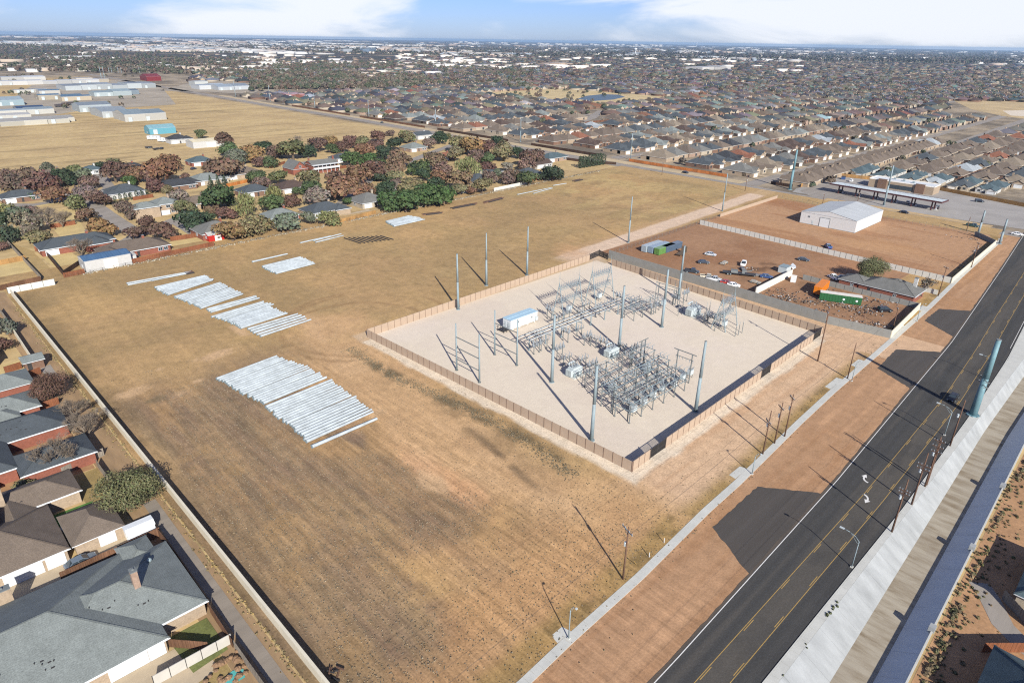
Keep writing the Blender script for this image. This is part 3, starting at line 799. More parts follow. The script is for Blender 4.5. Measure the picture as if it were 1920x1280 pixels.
# ------------------------------------------------------------------ walls and fences
_pm = {}
def cached(key, fn):
    if key not in _pm: _pm[key] = fn()
    return _pm[key]
def panel_wall(name, label, cat, p0, p1, plen, ht, pmat, postmat=None, th=0.14, pw=0.12, group=None, ph=0.03, z=0.0, recess=0.0, color=None, skip=(), cap=None, jit=0.0):
    """Wall or fence of equal panels between posts, each panel a part."""
    p0 = Vector((p0[0], p0[1], z)); p1 = Vector((p1[0], p1[1], z))
    L = (p1-p0).length; n = max(1, round(L/plen)); pl = L/n; ang = math.atan2(p1.y-p0.y, p1.x-p0.x)
    t = thing(name, label, cat, p0, ang, group)
    gap = (pw if postmat else 0.03)
    def mk():
        mb = MB(); mb.box(gap/2, pl-gap/2, -th/2, th/2, 0, ht); return mb.mesh('panel', pmat)
    me = cached((name, 'panel', round(pl, 3), ht, pmat.name, th), mk)
    rr = random.Random(int(p0.x*10)+int(p0.y))
    for i in range(n):
        if i in skip: continue
        o = link('panel', me, t, (i*pl, rr.uniform(-jit, jit), rr.uniform(-jit, jit)))
        if color: 
            k = rr.uniform(0.88, 1.1); o.color = (color[0]*k, color[1]*k, color[2]*k, 1)
    if postmat:
        def mkp():
            mb = MB(); mb.box(-pw/2, pw/2, -th*0.9, th*0.9, 0, ht+ph); return mb.mesh('post', postmat)
        mp = cached((name, 'post', ht, pw, postmat.name, th), mkp)
        for i in range(n+1): link('post', mp, t, (i*pl, 0, 0))
    if cap:
        mb = MB(); mb.box(0, L, -th*0.9, th*0.9, ht+0.002, ht+0.1); obj('coping', mb, cap, t)
    return t
def gate(label, p0, p1, ht=2.4, group=None, z=0.05, open_=0):
    p0 = Vector((p0[0], p0[1], z)); p1 = Vector((p1[0], p1[1], z)); L = (p1-p0).length
    t = thing('metal_gate', label, 'gate', p0, math.atan2(p1.y-p0.y, p1.x-p0.x), group)
    for k in range(2):
        x0 = k*L/2+0.06; x1 = (k+1)*L/2-0.06
        mb = MB()
        mb.bar((x0, 0, 0.1), (x0, 0, ht), 0.1); mb.bar((x1, 0, 0.1), (x1, 0, ht), 0.1)
        for zz in (0.15, ht*0.5, ht): mb.bar((x0, 0, zz), (x1, 0, zz), 0.09)
        lf = obj('gate_leaf', mb, MAT['dark'], t)
        if open_: lf.location = (0, 0, 0)
        mb = MB(); nb = 15
        for i in range(1, nb):
            x = x0+(x1-x0)*i/nb; mb.bar((x, 0, 0.12), (x, 0, ht-0.02), 0.085, 0.05)
        obj('bars', mb, MAT['dark'], lf)
    mb = MB(); mb.box(-0.12, 0.12, -0.12, 0.12, 0, ht+0.2); obj('post', mb, MAT['dark'], t)
    mb = MB(); mb.box(L-0.12, L+0.12, -0.12, 0.12, 0, ht+0.2); obj('post', mb, MAT['dark'], t)
    return t
A_, B_, C_, D_ = Vector((30.9, 128.8)), Vector((33.5, 35.4)), Vector((133.4, 38.4)), Vector((139.6, 123.5))
FH = 2.5
sg = 'tan panel fence round the substation'
panel_wall('panel_fence', 'long tan concrete panel fence on the side of the substation facing the pole stacks', 'fence', A_, B_, 2.4, FH, MAT['panel'], MAT['panel_post'], group=sg, z=0.03)
panel_wall('panel_fence', 'long tan panel fence at the back of the substation beside three tall poles', 'fence', A_+Vector((0.2, .1)), P3(1105, 489), 2.4, FH, MAT['panel'], MAT['panel_post'], group=sg, z=0.03)
panel_wall('panel_fence', 'tan panel fence of the substation standing in front of the grey block wall', 'fence', D_, C_, 2.4, FH, MAT['panel'], MAT['panel_post'], group=sg, z=0.03)
bc = C_-B_
def on_bc(px, py): 
    g = G(px, py); return (Vector((g.x, g.y))-B_).dot(bc)/bc.length_squared
g1 = (0.065, 0.125); g2 = (0.585, 0.64); g3 = (0.93, 0.985)
seg = [(0.002, g1[0]), (g1[1], g2[0]), (g2[1], g3[0]), (g3[1], 0.999)]
for (a, b), nm in zip(seg, ('short tan panel fence piece at the near corner of the substation', 'tan panel fence facing the road between the first and middle dark gates',
                            'tan panel fence facing the road between the middle and far dark gates', 'last short tan panel fence piece at the corner under the tall brown pole')):
    panel_wall('panel_fence', nm, 'fence', B_+bc*a, B_+bc*b, 2.4, FH, MAT['panel'], MAT['panel_post'], group=sg, z=0.03)
for (a, b), nm in zip((g1, g2, g3), ('dark barred gate in the substation fence nearest its near corner', 'dark barred gate in the middle of the substation fence along the road', 'dark barred gate in the substation fence beside the tall brown pole')):
    gate(nm, B_+bc*a, B_+bc*b, group='dark gates of the substation')
gate('dark double gate at the back corner of the substation by the dirt drive', P3(1105, 488), P3(1123, 480), group='dark gates of the substation')
gate('dark gate leaf pair beside the end of the grey block wall', P3(1123, 480), P3(1139, 487), group='dark gates of the substation')

panel_wall('boundary_wall', 'long low cream wall along the left side of the open field', 'wall', (-37.6, 237.2), (-36.9, -25), 6.0, 1.95, MAT['cream_wall'], None, th=0.24, cap=MAT['cream_wall'], z=-0.02)
panel_wall('white_wall', 'short white panel wall at the far left corner of the field', 'wall', P3(16, 551), P3(104, 534), 3.4, 2.2, MAT['white_wall'], MAT['galv_dark'], th=0.1, pw=0.14, z=0.02)
panel_wall('block_wall', 'tall grey block wall between the substation and the brown dirt yard', 'wall', P3(1141, 484), P3(1547, 606), 4.0, 3.4, MAT['grey_wall'], None, th=0.25, z=0.0)
panel_wall('block_wall', 'grey block wall along the near side of the scrap yard', 'wall', P3(1549, 606.5), P3(1668, 634), 4.0, 2.6, MAT['grey_wall'], None, th=0.25)
panel_wall('street_wall', 'pale wall of the scrap yard beside the pavement', 'wall', P3(1669, 634), P3(1723, 580), 4.0, 2.4, MAT['cream_wall'], None, th=0.22)
panel_wall('grey_fence', 'grey panel fence between the scrap yard and the brick house', 'fence', P3(1722, 579), P3(1505, 524), 3.0, 2.0, MAT['grey_wall'], MAT['galv_dark'], th=0.12, pw=0.15)
panel_wall('white_wall', 'bright white wall on the left of the scrap yard', 'wall', P3(1416, 552), P3(1484, 517), 5.0, 2.6, MAT['white_wall'], None, th=0.3)
panel_wall('white_wall', 'very long white panel wall dividing the two dirt yards', 'wall', P3(1312, 421), P3(1781, 531), 2.45, 2.3, MAT['white_wall'], MAT['galv_dark'], th=0.08, pw=0.13)
panel_wall('low_wall', 'low pinkish wall along the dirt drive at the back of the metal building yard', 'wall', P3(1457, 372), P3(1350, 407), 4.0, 1.7, MAT['panel'], None, th=0.2)
panel_wall('street_wall', 'pale wall beside the pavement along the metal building yard', 'wall', P3(1783, 531), P3(1866, 459), 4.0, 2.2, MAT['cream_wall'], None, th=0.2)
panel_wall('dark_fence', 'low dark fence closing the far corner of the metal building yard', 'fence', P3(1866, 459), P3(1827, 441), 3.0, 2.0, MAT['grey_wall'], None, th=0.15)
panel_wall('white_wall', 'short white wall piece near the brick house by the pavement', 'wall', P3(1729, 546), P3(1757, 553), 2.5, 1.8, MAT['white_wall'], None, th=0.1)
def mesh_fence(label, p0, p1, ht=1.8, step=3.0, wires=5, z=0, group=None, postmat='galv_dark'):
    p0 = Vector((*p0[:2], z)); p1 = Vector((*p1[:2], z)); L = (p1-p0).length
    t = thing('wire_fence', label, 'fence', p0, math.atan2(p1.y-p0.y, p1.x-p0.x), group)
    n = max(1, round(L/step))
    mb = MB(); mb.tube((0, 0, 0), (0, 0, ht), 0.05, n=5); me = mb.mesh('post', MAT[postmat])
    for i in range(n+1): link('post', me, t, (i*L/n, 0, 0))
    mb = MB()
    for k in range(wires):
        zz = ht*(k+0.5)/wires; mb.bar((0, 0, zz), (L, 0, zz), 0.03)
    obj('wires', mb, MAT['wire'], t)
    return t
mesh_fence('chain link fence by the cross road left of the metal building', P3(1458, 370), P3(1532, 386), 2.0, 3.0)
mesh_fence('chain link fence by the cross road right of the metal building', P3(1640, 407), P3(1826, 440), 2.0, 3.0)
mesh_fence('wire fence between the dirt drive and the brown dirt yard', P3(1145, 478), P3(1311, 420), 1.8, 3.0)
mesh_fence('thin wire fence along the drive behind the metal building yard', P3(1312, 419), P3(1348, 408), 1.8, 3.0)
mesh_fence('old post and wire fence along the back of the field', (-20, 245.6), (307, 259), 1.3, 4.0, 3, postmat='wood')

def board_fence(label, pts, col, ht=1.85, sec=2.4, z=0.0, group=None, name='wooden_fence', th=0.06):
    """Board fence: every section between two posts is a part, its boards ribbed geometry."""
    pts = [Vector((*p[:2], z)) for p in pts]
    t = thing(name, label, 'fence', pts[0], 0, group)
    def mk(pl):
        mb = MB(); nb = max(2, round(pl/0.3)); bw = pl/nb
        for i in range(nb): mb.box(i*bw+0.008, (i+1)*bw-0.008, -th/2+(i % 2)*0.012, th/2+(i % 2)*0.012, 0, ht-(i*7 % 3)*0.015)
        return mb.mesh('fence_section', MAT['board'])
    rr = random.Random(int(pts[0].x*7)+int(pts[0].y*3))
    for a, b in zip(pts, pts[1:]):
        L = (b-a).length; n = max(1, round(L/sec)); pl = L/n; ang = math.atan2(b.y-a.y, b.x-a.x)
        me = cached(('board', round(pl, 2), ht), lambda: mk(pl))
        for i in range(n):
            o = link('fence_section', me, t, a-pts[0]+(b-a)*(i/n)); o.rotation_euler = (0, 0, ang)
            k = rr.uniform(0.82, 1.14); o.color = (col[0]*k, col[1]*k, col[2]*k, 1)
    return t

# ------------------------------------------------------------------ poles
def steel_pole(label, px, py, pty, r0, r1, mat='galv', group=None, z=0.05, name='steel_pole', extras=True, base=None):
    b = base or G(px, py, z); h = top_h(b, pty)
    t = thing(name, label, 'pole', b, random.uniform(0, 1), group)
    mb = MB(); mb.tube((0, 0, 0.12), (0, 0, h*0.52), r0, r0+(r1-r0)*0.52, 12); smooth(obj('shaft', mb, MAT[mat], t))
    mb = MB(); mb.tube((0, 0, h*0.5), (0, 0, h), r0*1.05+(r1-r0)*0.5, r1, 12); smooth(obj('upper_shaft', mb, MAT[mat], t))
    mb = MB(); mb.tube((0, 0, -0.1), (0, 0, 0.14), r0*1.7, r0*1.6, 12); obj('base_plate', mb, MAT[mat], t)
    if extras:
        mb = MB()
        for k in range(4): mb.box(r1*0.6, r1*0.6+0.28, -0.05, 0.05, h*(0.55+0.11*k), h*(0.55+0.11*k)+0.1)
        obj('bracket', mb, MAT['galv_dark'], t)
        mb = MB(); mb.box(r0*0.9, r0*0.9+0.4, -0.2, 0.2, 0.4, 1.5); obj('control_box', mb, MAT['galv_dark'], t)
    mb = MB(); mb.tube((0, 0, h), (0, 0, h+0.12), r1*1.15, r1*1.0, 12); obj('cap', mb, MAT['galv_dark'], t)
    return t
SP = 'tall steel poles in and around the substation'
steel_pole('tall pale steel pole standing in the back left corner inside the tan fence', 859, 580, 476, 0.42, 0.24, group=SP)
steel_pole('tall steel pole in the dry grass just outside the back tan fence', 912, 535, 437, 0.45, 0.18, group=SP)
steel_pole('tall steel pole touching the outside of the back tan fence, third from the left corner', 988, 516, 425, 0.45, 0.2, group=SP)
steel_pole('tall steel pole on the gravel beside the smaller front transformer and white container', 1034.5, 716, 590, 0.44, 0.27, group=SP)
steel_pole('tall steel pole nearest the near corner of the substation', 1109, 825, 685, 0.46, 0.28, group=SP)
steel_pole('tall steel pole rising behind the middle transformer', 1160.5, 653, 536, 0.44, 0.27, group=SP)
steel_pole('tall steel pole on open gravel left of the largest transformer', 1240.5, 613, 505, 0.44, 0.27, group=SP)
steel_pole('tallest steel pole by the panel fence in front of the dirt yard', 1271.5, 560, 461, 0.44, 0.24, group=SP)
steel_pole('tall steel pole just inside the road side of the tan fence', 1304, 771, 640, 0.46, 0.28, group=SP)
DP = 'steel poles along the dirt drive'
steel_pole('slender steel pole beside the dirt drive close to the substation gate', 1178, 455, 369, 0.36, 0.2, group=DP)
steel_pole('slender steel pole beside the dirt drive near the cross road', 1354, 396, 325, 0.36, 0.2, group=DP)
CP = 'steel poles along the cross road'
steel_pole('thick blue-green steel pole at the left corner of the fuel station', 1481, 355, 281, 0.85, 0.5, 'teal', group=CP)
steel_pole('pale steel pole in front of the fuel station canopy', 1657, 385, 310, 0.5, 0.32, group=CP)
steel_pole('pale steel pole at the far corner of the metal building yard', 1834, 438, 395, 0.55, 0.36, group=CP)
steel_pole('pale steel pole at the corner where the pavement meets the cross road', 1874, 457, 411, 0.55, 0.36, group=CP)
for px, py, ty, lb in [(1182, 300, 250, 'thin steel pole across the road from the row of dark conifers'), (976, 266, 224, 'thin steel pole above the brown fence behind the red and gold trees'),
                       (817, 236, 204, 'thin steel pole by the road behind the white gabled house'), (692, 220, 187, 'thin steel pole by the road at the end of the golden field'),
                       (591, 205, 175, 'thin steel pole by the first dark roofs of the new housing'), (507, 191, 160, 'thin steel pole near the pink flat building'), (442, 182, 152, 'thin steel pole near the white roofed complex')]:
    steel_pole(lb, px, py, ty, 0.4, 0.25, group=CP, extras=False)
# the very large pole by the road, with brackets on both sides
t = steel_pole('huge blue-green steel pole by the road with bracket arms on its sides', 1824, 777, 637, 0.86, 0.52, 'teal', extras=False, z=0.1)
t.name = 'giant_pole'
mb = MB()
for zz in (8.3, 9.6): 
    mb.bar((-2.1, 0.3, zz), (2.1, 0.3, zz), 0.14)
    for s in (-1, 1): mb.bar((s*2.1, -0.1, zz), (s*2.1, 0.9, zz), 0.12)
mb2 = obj('bracket_arms', mb, MAT['galv_dark'], t); mb2.rotation_euler = (0, 0, 0.4)
mb = MB()
for i in range(10):
    a = i/10*2*math.pi; mb.box(1.55*math.cos(a)-.06, 1.55*math.cos(a)+.06, 1.55*math.sin(a)-.06, 1.55*math.sin(a)+.06, .14, .3)
obj('anchor_bolts', mb, MAT['galv_dark'], t)

def wood_pole(label, px, py, pty, arms=((0.4, 2.4),), rz=0.0, r=0.17, group='wooden power poles along the road', z=0.05, gear=True, brace=False):
    b = G(px, py, z); h = top_h(b, pty)
    t = thing('power_pole', label, 'pole', b, rz, group)
    mb = MB(); mb.tube((0, 0, -0.2), (0, 0, h), r, r*0.62, 8); smooth(obj('shaft', mb, MAT['wood'], t))
    for dz, wd in arms:
        mb = MB(); mb.box(-wd/2, wd/2, 0.12, 0.24, h-dz-.06, h-dz+.07, bottom=True)
        mb.bar((-wd*0.28, 0.2, h-dz), (0, 0.16, h-dz-0.7), 0.05); mb.bar((wd*0.28, 0.2, h-dz), (0, 0.16, h-dz-0.7), 0.05)
        ar = obj('crossarm', mb, MAT['galv'] if wd > 2.6 else MAT['wood'], t)
        mb = MB()
        for s in (-0.46, -0.2, 0.2, 0.46):
            mb.lathe((s*wd, .18, h-dz+.07), [(0.05, 0), (0.08, .08), (0.05, .14), (0.09, .2), (0.03, .3)], 6)
        obj('insulators', mb, MAT['porcelain'], ar)
    if gear:
        mb = MB(); mb.lathe((0.38, 0.0, h*0.62), [(0.2, 0), (0.26, 0.05), (0.26, .75), (0.18, .85)], 8); obj('transformer_can', mb, MAT['equip'], t)
        mb = MB(); mb.tube((0.18, -0.1, 0), (0.15, -0.08, h*0.7), 0.04, n=5); obj('conduit', mb, MAT['galv_dark'], t)
    return t
wood_pole('wooden power pole with white crossarm standing at the near edge of the field', 1168, 1085, 988, ((0.55, 2.9),), 1.2)
wood_pole('leftmost of three wooden poles in a cluster beside the pavement, with loops of cable', 1430, 851, 770, ((2.6, 2.2),), 0.9)
wood_pole('middle of three wooden poles in a cluster beside the pavement', 1452, 831, 754, ((1.3, 2.4),), 0.9)
wood_pole('rightmost of three wooden poles in a cluster beside the pavement', 1471, 818, 739, ((0.9, 2.0),), 0.9)
wood_pole('tall dark brown pole in front of the far corner of the substation', 1533, 677, 570, ((1.1, 1.4), (2.6, 1.2)), 0.6, r=0.2, gear=False)
wood_pole('wooden pole at the grass verge opposite the second asphalt apron', 1589, 709, 643, (), 0.6, gear=False)
wood_pole('wooden pole inside the scrap yard near its far corner', 1673, 619, 576, ((0.5, 1.2),), 0.6, gear=False)
wood_pole('wooden power pole with crossarm and can near the brick house', 1759, 555, 500, ((0.4, 2.4),), 0.9)
wood_pole('wooden pole at the pavement by the far end of the white dividing wall', 1821, 501, 454, ((0.5, 1.6),), 0.9)
wood_pole('wooden pole by the cross road behind the metal building', 1606, 387, 361, ((0.5, 2.4),), 0.2)
wood_pole('wooden pole by the cross road at the left of the metal building', 1542, 383, 362, ((0.5, 2.0),), 0.2, gear=False)
wood_pole('wooden pole by the cross road near the two pale steel poles', 1812, 433, 407, ((0.5, 2.4),), 0.2)
wood_pole('wooden pole with a can by the cross road where the drive begins', 1397, 358, 328, ((0.5, 2.4),), 0.2)
wood_pole('wooden pole by the cross road at the far end of the field', 1241, 328, 304, ((0.5, 2.2),), 0.2, gear=False)
for px, py, ty, lb in [(1770, 240+300/4, 300, 'thin'),]: pass
FG = 'wooden poles in front of the channel'
wood_pole('nearest wooden pole between the road and the channel, crowded with crossarms', 1672, 997, 898, ((2.4, 1.8), (3.0, 1.8)), 1.5, group=FG)
wood_pole('second wooden pole from the front between the road and the channel, with two crossarms', 1709, 946, 849, ((2.7, 2.2), (3.5, 2.2)), 1.5, group=FG)
wood_pole('double wooden pole with a ladder of brackets beside the footway', 1734, 912, 819, ((0.9, 2.0), (2.2, 2.0), (3.4, 1.8)), 1.5, group=FG)
wood_pole('wooden pole nearest the huge blue-green pole, with a grey box low on it', 1781, 836, 750, (), 1.5, group=FG)
# twin shaft of the double pole
b = G(1737.5, 909, .1); t = thing('power_pole', 'thinner twin of the double wooden pole beside the footway', 'pole', b, 0, FG)
mb = MB(); mb.tube((0, 0, 0), (0, 0, 10.6), 0.13, 0.09, 7); obj('shaft', mb, MAT['wood'], t)
mb = MB(); mb.tube((0.16, 0, 0), (0.16, 0, 7), 0.04, n=5); obj('conduit', mb, MAT['galv_dark'], t)

def street_light(label, px, py, pty, tipx, tipy, side, z=0.12, h=None):
    b = G(px, py, z); h = h or top_h(b, pty)
    t = thing('street_light', label, 'street light', b, 0, 'street lights')
    mb = MB(); mb.tube((0, 0, 0), (0, 0, h-0.3), 0.1, 0.07, 7); smooth(obj('column', mb, MAT['galv'], t))
    mb = MB(); p = [(0, 0, h-0.35), (0.0, side*0.7, h+0.3), (0.0, side*1.7, h+0.65), (0.0, side*2.7, h+0.75)]
    for a, c in zip(p, p[1:]): mb.tube(a, c, 0.05, 0.045, 6)
    mb.tube((0, 0, h-1.0), (0, side*1.5, h+0.52), 0.025, n=5)
    arm = smooth(obj('arm', mb, MAT['galv'], t))
    mb = MB(); mb.box(-0.16, 0.16, min(side*2.6, side*3.35), max(side*2.6, side*3.35), h+0.66, h+0.82, bottom=True); obj('lamp_head', mb, MAT['equip'], arm)
    mb = MB(); mb.box(-0.22, 0.22, -0.22, 0.22, -0.1, 0.12); obj('base', mb, MAT['conc'], t)
    return t
street_light('curved arm street light nearest the camera on the channel side of the road', 1597, 1062, 1012, 0, 0, 1)
street_light('curved arm street light beside the car on the road', 1771, 815, 770, 0, 0, 1)
street_light('curved arm street light just left of the huge blue-green pole', 1850, 712, 676, 0, 0, 1)
street_light('thin street light on the square pavement pad nearest the camera', 1066, 1196, 1140, 0, 0, -0.35)
street_light('thin street light on the pavement below the cluster of three wooden poles', 1410, 888, 853, 0, 0, -0.35)
street_light('thin street light on the pavement below the wooden pole at the grass verge', 1597, 714, 680, 0, 0, -0.35)
street_light('thin street light by the pale wall of the scrap yard', 1719, 602, 572, 0, 0, -0.35)
for px, py, lb in [(1245, 1017, 'short yellow and white marker post beside the pavement'), (1217, 1044, 'short white marker post left of the yellow one')]:
    b = G(px, py, .05); t = thing('marker_post', lb, 'marker post', b); 
    mb = MB(); mb.tube((0, 0, 0), (0, 0, 1.1), 0.06, n=6); obj('post', mb, MAT['white'], t)
    mb = MB(); mb.tube((0, 0, 1.1), (0, 0, 1.5), 0.065, n=6); obj('band', mb, MAT['yellow_paint'], t)
b = G(1193, 1058, .05); t = thing('guy_wire_guard', 'yellow guy wire guard leaning in the grass near the wooden pole', 'guy guard', b)
mb = MB(); mb.tube((0, 0, 0), (-1.1, -0.2, 1.6), 0.05, n=6); obj('guard', mb, MAT['yellow_paint'], t)
mb = MB(); mb.tube((-1.1, -0.2, 1.6), tuple((G(1168, 1085, .05)-b)+Vector((0, 0, 9))), 0.012, n=4); obj('guy_wire', mb, MAT['galv_dark'], t)

# wires between the wooden poles
def wires(label, tops, offs, sag=0.6):
    mb = MB()
    for a, c in zip(tops, tops[1:]):
        for oy, oz in offs:
            n = 8; pr = None
            for i in range(n+1):
                t = i/n; p = a.lerp(c, t)+Vector((0, oy, oz-4*sag*t*(1-t)))
                if pr is not None: mb.tube(pr, p, 0.014, n=3, cap=False)
                pr = p
    return tag(obj('power_lines', mb, MAT['dark'], None), label, 'power line')
def ptop(px, py, ty): 
    b = G(px, py, .05); return b+Vector((0, 0, top_h(b, ty)))
wires('thin power lines strung over the wooden poles beside the pavement', [Vector((-90, 17, 10.5)), ptop(1168, 1085, 988), ptop(1430, 851, 770), ptop(1452, 831, 754), ptop(1471, 818, 739), ptop(1589, 709, 643), ptop(1673, 619, 576), ptop(1759, 555, 500), ptop(1821, 501, 454)],
      [(-0.9, -.3), (0.9, -.3), (0, -1.9)])
wires('thin power lines strung over the wooden poles beside the channel', [Vector((-90, -7.3, 11)), ptop(1672, 997, 898), ptop(1709, 946, 849), ptop(1734, 912, 819), ptop(1781, 836, 750)], [(0.0, -2.4), (0, -1.0)])

# ------------------------------------------------------------------ steel poles lying in the field
def pipe_mesh(n, L, r0, r1):
    mb = MB(); mb.tube((0, 0, 0), (L, 0, 0), r0, r1, 10, cap=False)
    # hollow ends
    for x, r, s in ((0, r0, 1), (L, r1, -1)):
        v = []
        for i in range(10):
            a = 2*math.pi*i/10; v.append((x, r*math.cos(a), r*math.sin(a)))
        for i in range(10):
            a = 2*math.pi*i/10; v.append((x+s*0.5, r*.9*math.cos(a), r*.9*math.sin(a)))
        mb.add(v, [(i, (i+1) % 10, 10+(i+1) % 10, 10+i) for i in range(10)]+[tuple(range(10, 20))])
    me = mb.mesh('shaft', MAT['galv_pale'])
    me.polygons.foreach_set('use_smooth', [len(p.vertices) == 4 for p in me.polygons])
    return me
PIPES = [pipe_mesh(i, 10.0, r0, r1) for i, (r0, r1) in enumerate(((.36, .27), (.40, .30), (.33, .27), (.38, .22)))]
mbp = MB(); mbp.tube((-0.03, 0, 0), (0.06, 0, 0), 1.12, 1.12, 10); FLANGE = mbp.mesh('flange', MAT['galv'])
def lay_pipe(label, L, R, group, k, rs=1.0, z=0.1):
    L = Vector((*L[:2], 0)); R = Vector((*R[:2], 0)); ln = (R-L).length
    r0 = (.36, .40, .33, .38)[k]*rs
    t = thing('steel_pole', label, 'steel pole', L+Vector((0, 0, z+r0)), math.atan2(R.y-L.y, R.x-L.x), group)
    o = link('shaft', PIPES[k], t); o.scale = (ln/10, rs, rs); o.rotation_euler = (random.random(), 0, 0)
    f = link('flange', FLANGE, t); f.scale = (1, r0*0.98, r0*0.98)
    return t
def stack(nm, group, Ls, Rs, n, rs=1.0, gaps=()):
    Ls = [G(*p) for p in Ls]; Rs = [G(*p) for p in Rs]
    def along(P, t):
        d = [0]
        for a, b in zip(P, P[1:]): d.append(d[-1]+(b-a).length)
        x = t*d[-1]
        for i in range(len(P)-1):
            if x <= d[i+1] or i == len(P)-2:
                return P[i].lerp(P[i+1], (x-d[i])/(d[i+1]-d[i]))
    for i in range(n):
        if i in gaps: continue
        t = i/max(1, n-1)
        a = along(Ls, t); b = along(Rs, t)
        a = a+Vector((random.uniform(-.4, .4), random.uniform(-.06, .06), 0)); b = b+Vector((random.uniform(-.5, .5), random.uniform(-.06, .06), 0))
        lay_pipe('pale galvanised pole, %s from the far end of %s' % (ordn(i), nm), a, b, group, random.choice((0, 1, 2, 3)), rs)
stack('the big near stack', 'galvanised poles of the big near stack', [(408, 713), (424, 721), (470, 748), (494, 758), (521, 784), (547, 801), (575, 831)], [(520, 670), (574, 690), (608, 708), (643, 732), (667, 747), (699, 775)], 39, 1.06, gaps=(19,))
stack('the far group of the second stack', 'galvanised poles of the second stack', [(290, 542), (314, 555)], [(386, 519), (400, 527)], 9)
stack('the middle group of the second stack', 'galvanised poles of the second stack', [(329, 559), (377, 580)], [(412, 532), (456, 553)], 14)
stack('the pair group of the second stack', 'galvanised poles of the second stack', [(387, 583), (394, 588)], [(480, 557), (485, 561)], 3)
stack('the fourth group of the second stack', 'galvanised poles of the second stack', [(399, 596), (420, 604)], [(492, 568), (511, 573)], 5)
stack('the crowded group of the second stack', 'galvanised poles of the second stack', [(427, 604), (453, 617)], [(505, 577), (537, 590)], 12)
stack('the near group of the second stack', 'galvanised poles of the second stack', [(463, 620), (488, 633)], [(558, 591), (581, 602)], 5)
stack('the small stack beyond the second stack', 'galvanised poles of the small stack', [(491, 502), (517, 515)], [(563, 484), (591, 496)], 11)
stack('the farthest stack by the back fence', 'galvanised poles of the farthest stack', [(723, 417), (739, 426)], [(768, 406), (797, 413)], 14)
lay_pipe('single pale pole lying apart just in front of the big near stack', G(585, 841), G(707, 788), 'single galvanised poles', 1, 1.05)
lay_pipe('single pale pole lying alone left of the small stack', G(473, 493), G(539, 478), 'single galvanised poles', 0)
for i, (a, b) in enumerate([((238, 533), (358, 511)), ((240, 536), (350, 515)), ((285, 528), (355, 513))]):
    lay_pipe('long thin pale pole, %s from the fence in the row below the blue roofed shed' % ordn(2-i), G(*a), G(*b), 'thin poles below the blue roofed shed', 0, 0.8)
for i, (a, b) in enumerate([((588, 453), (640, 440)), ((592, 456), (644, 443)), ((563, 457), (620, 444))]):
    lay_pipe('long pale pole, %s in the loose row left of the dark beams' % ordn(i), G(*a), G(*b), 'loose poles left of the dark beams', 0, 0.8)
for i, (a, b) in enumerate([((970, 366), (1034, 353)), ((1037, 349), (1062, 345)), ((1000, 364), (1036, 354))]):
    lay_pipe('short pale pole, %s of those lying near the far right back fence' % ordn(i), G(*a), G(*b), 'poles near the far right back fence', 0, 0.7)
# dark steel beams and offcuts
for i in range(9):
    a = G(645+i*8.5, 447-i*0.5); b = a+Vector((1.0, -14.5+0.5*i, 0))*0.85
    t = thing('steel_beam', 'dark rusty beam, %s from the left in the fan of dark beams' % ordn(i), 'steel beam', a+Vector((0, 0, 0.25)), math.atan2(b.y-a.y, b.x-a.x), 'fan of dark steel beams')
    L = (b-a).length; mb = MB(); mb.box(0, L, -.18, .18, -.2, -.15); mb.box(0, L, -.18, .18, .1, .15); obj('flanges', mb, MAT['dark'], t)
    mb = MB(); mb.box(0, L, -.02, .02, -.15, .1); obj('web', mb, MAT['dark'], t)
for i, (a, b) in enumerate([((790, 404), (833, 399)), ((845, 392), (897, 382)), ((905, 382), (947, 371)), ((1074, 341), (1092, 337)), ((347, 514), (363, 511))]):
    a, b = G(*a), G(*b); L = (b-a).length
    t = thing('timber_stack', 'low dark stack of timbers, %s along the back fence' % ordn(i), 'timber stack', a, math.atan2(b.y-a.y, b.x-a.x), 'dark timber stacks along the back fence')
    rr = random.Random(i)
    for k in range(5):
        mb = MB(); x0 = rr.uniform(0, L*.2); x1 = L-rr.uniform(0, L*.2); y = (k-2)*0.55
        mb.box(x0, x1, y-.2, y+.2, 0.06, 0.5+0.15*rr.random(), bottom=True); obj('timber', mb, MAT['wood' if k % 3 else 'dark'], t)
# bits lying in the near corner of the field
b = G(632, 1262, .06); t = thing('scrap_pile', 'small dark scrap pile at the bottom edge of the field', 'scrap pile', b)
rr = random.Random(3)
for k in range(7):
    mb = MB(); a = rr.uniform(0, 3.1); c = (rr.uniform(-.8, .8), rr.uniform(-.8, .8)); l = rr.uniform(.5, 1.6)
    mb.bar((c[0]-l/2*math.cos(a), c[1]-l/2*math.sin(a), .1+.1*k), (c[0]+l/2*math.cos(a), c[1]+l/2*math.sin(a), .15+.08*k), .18); obj('timber', mb, MAT['dark' if k % 2 else 'wood'], t)

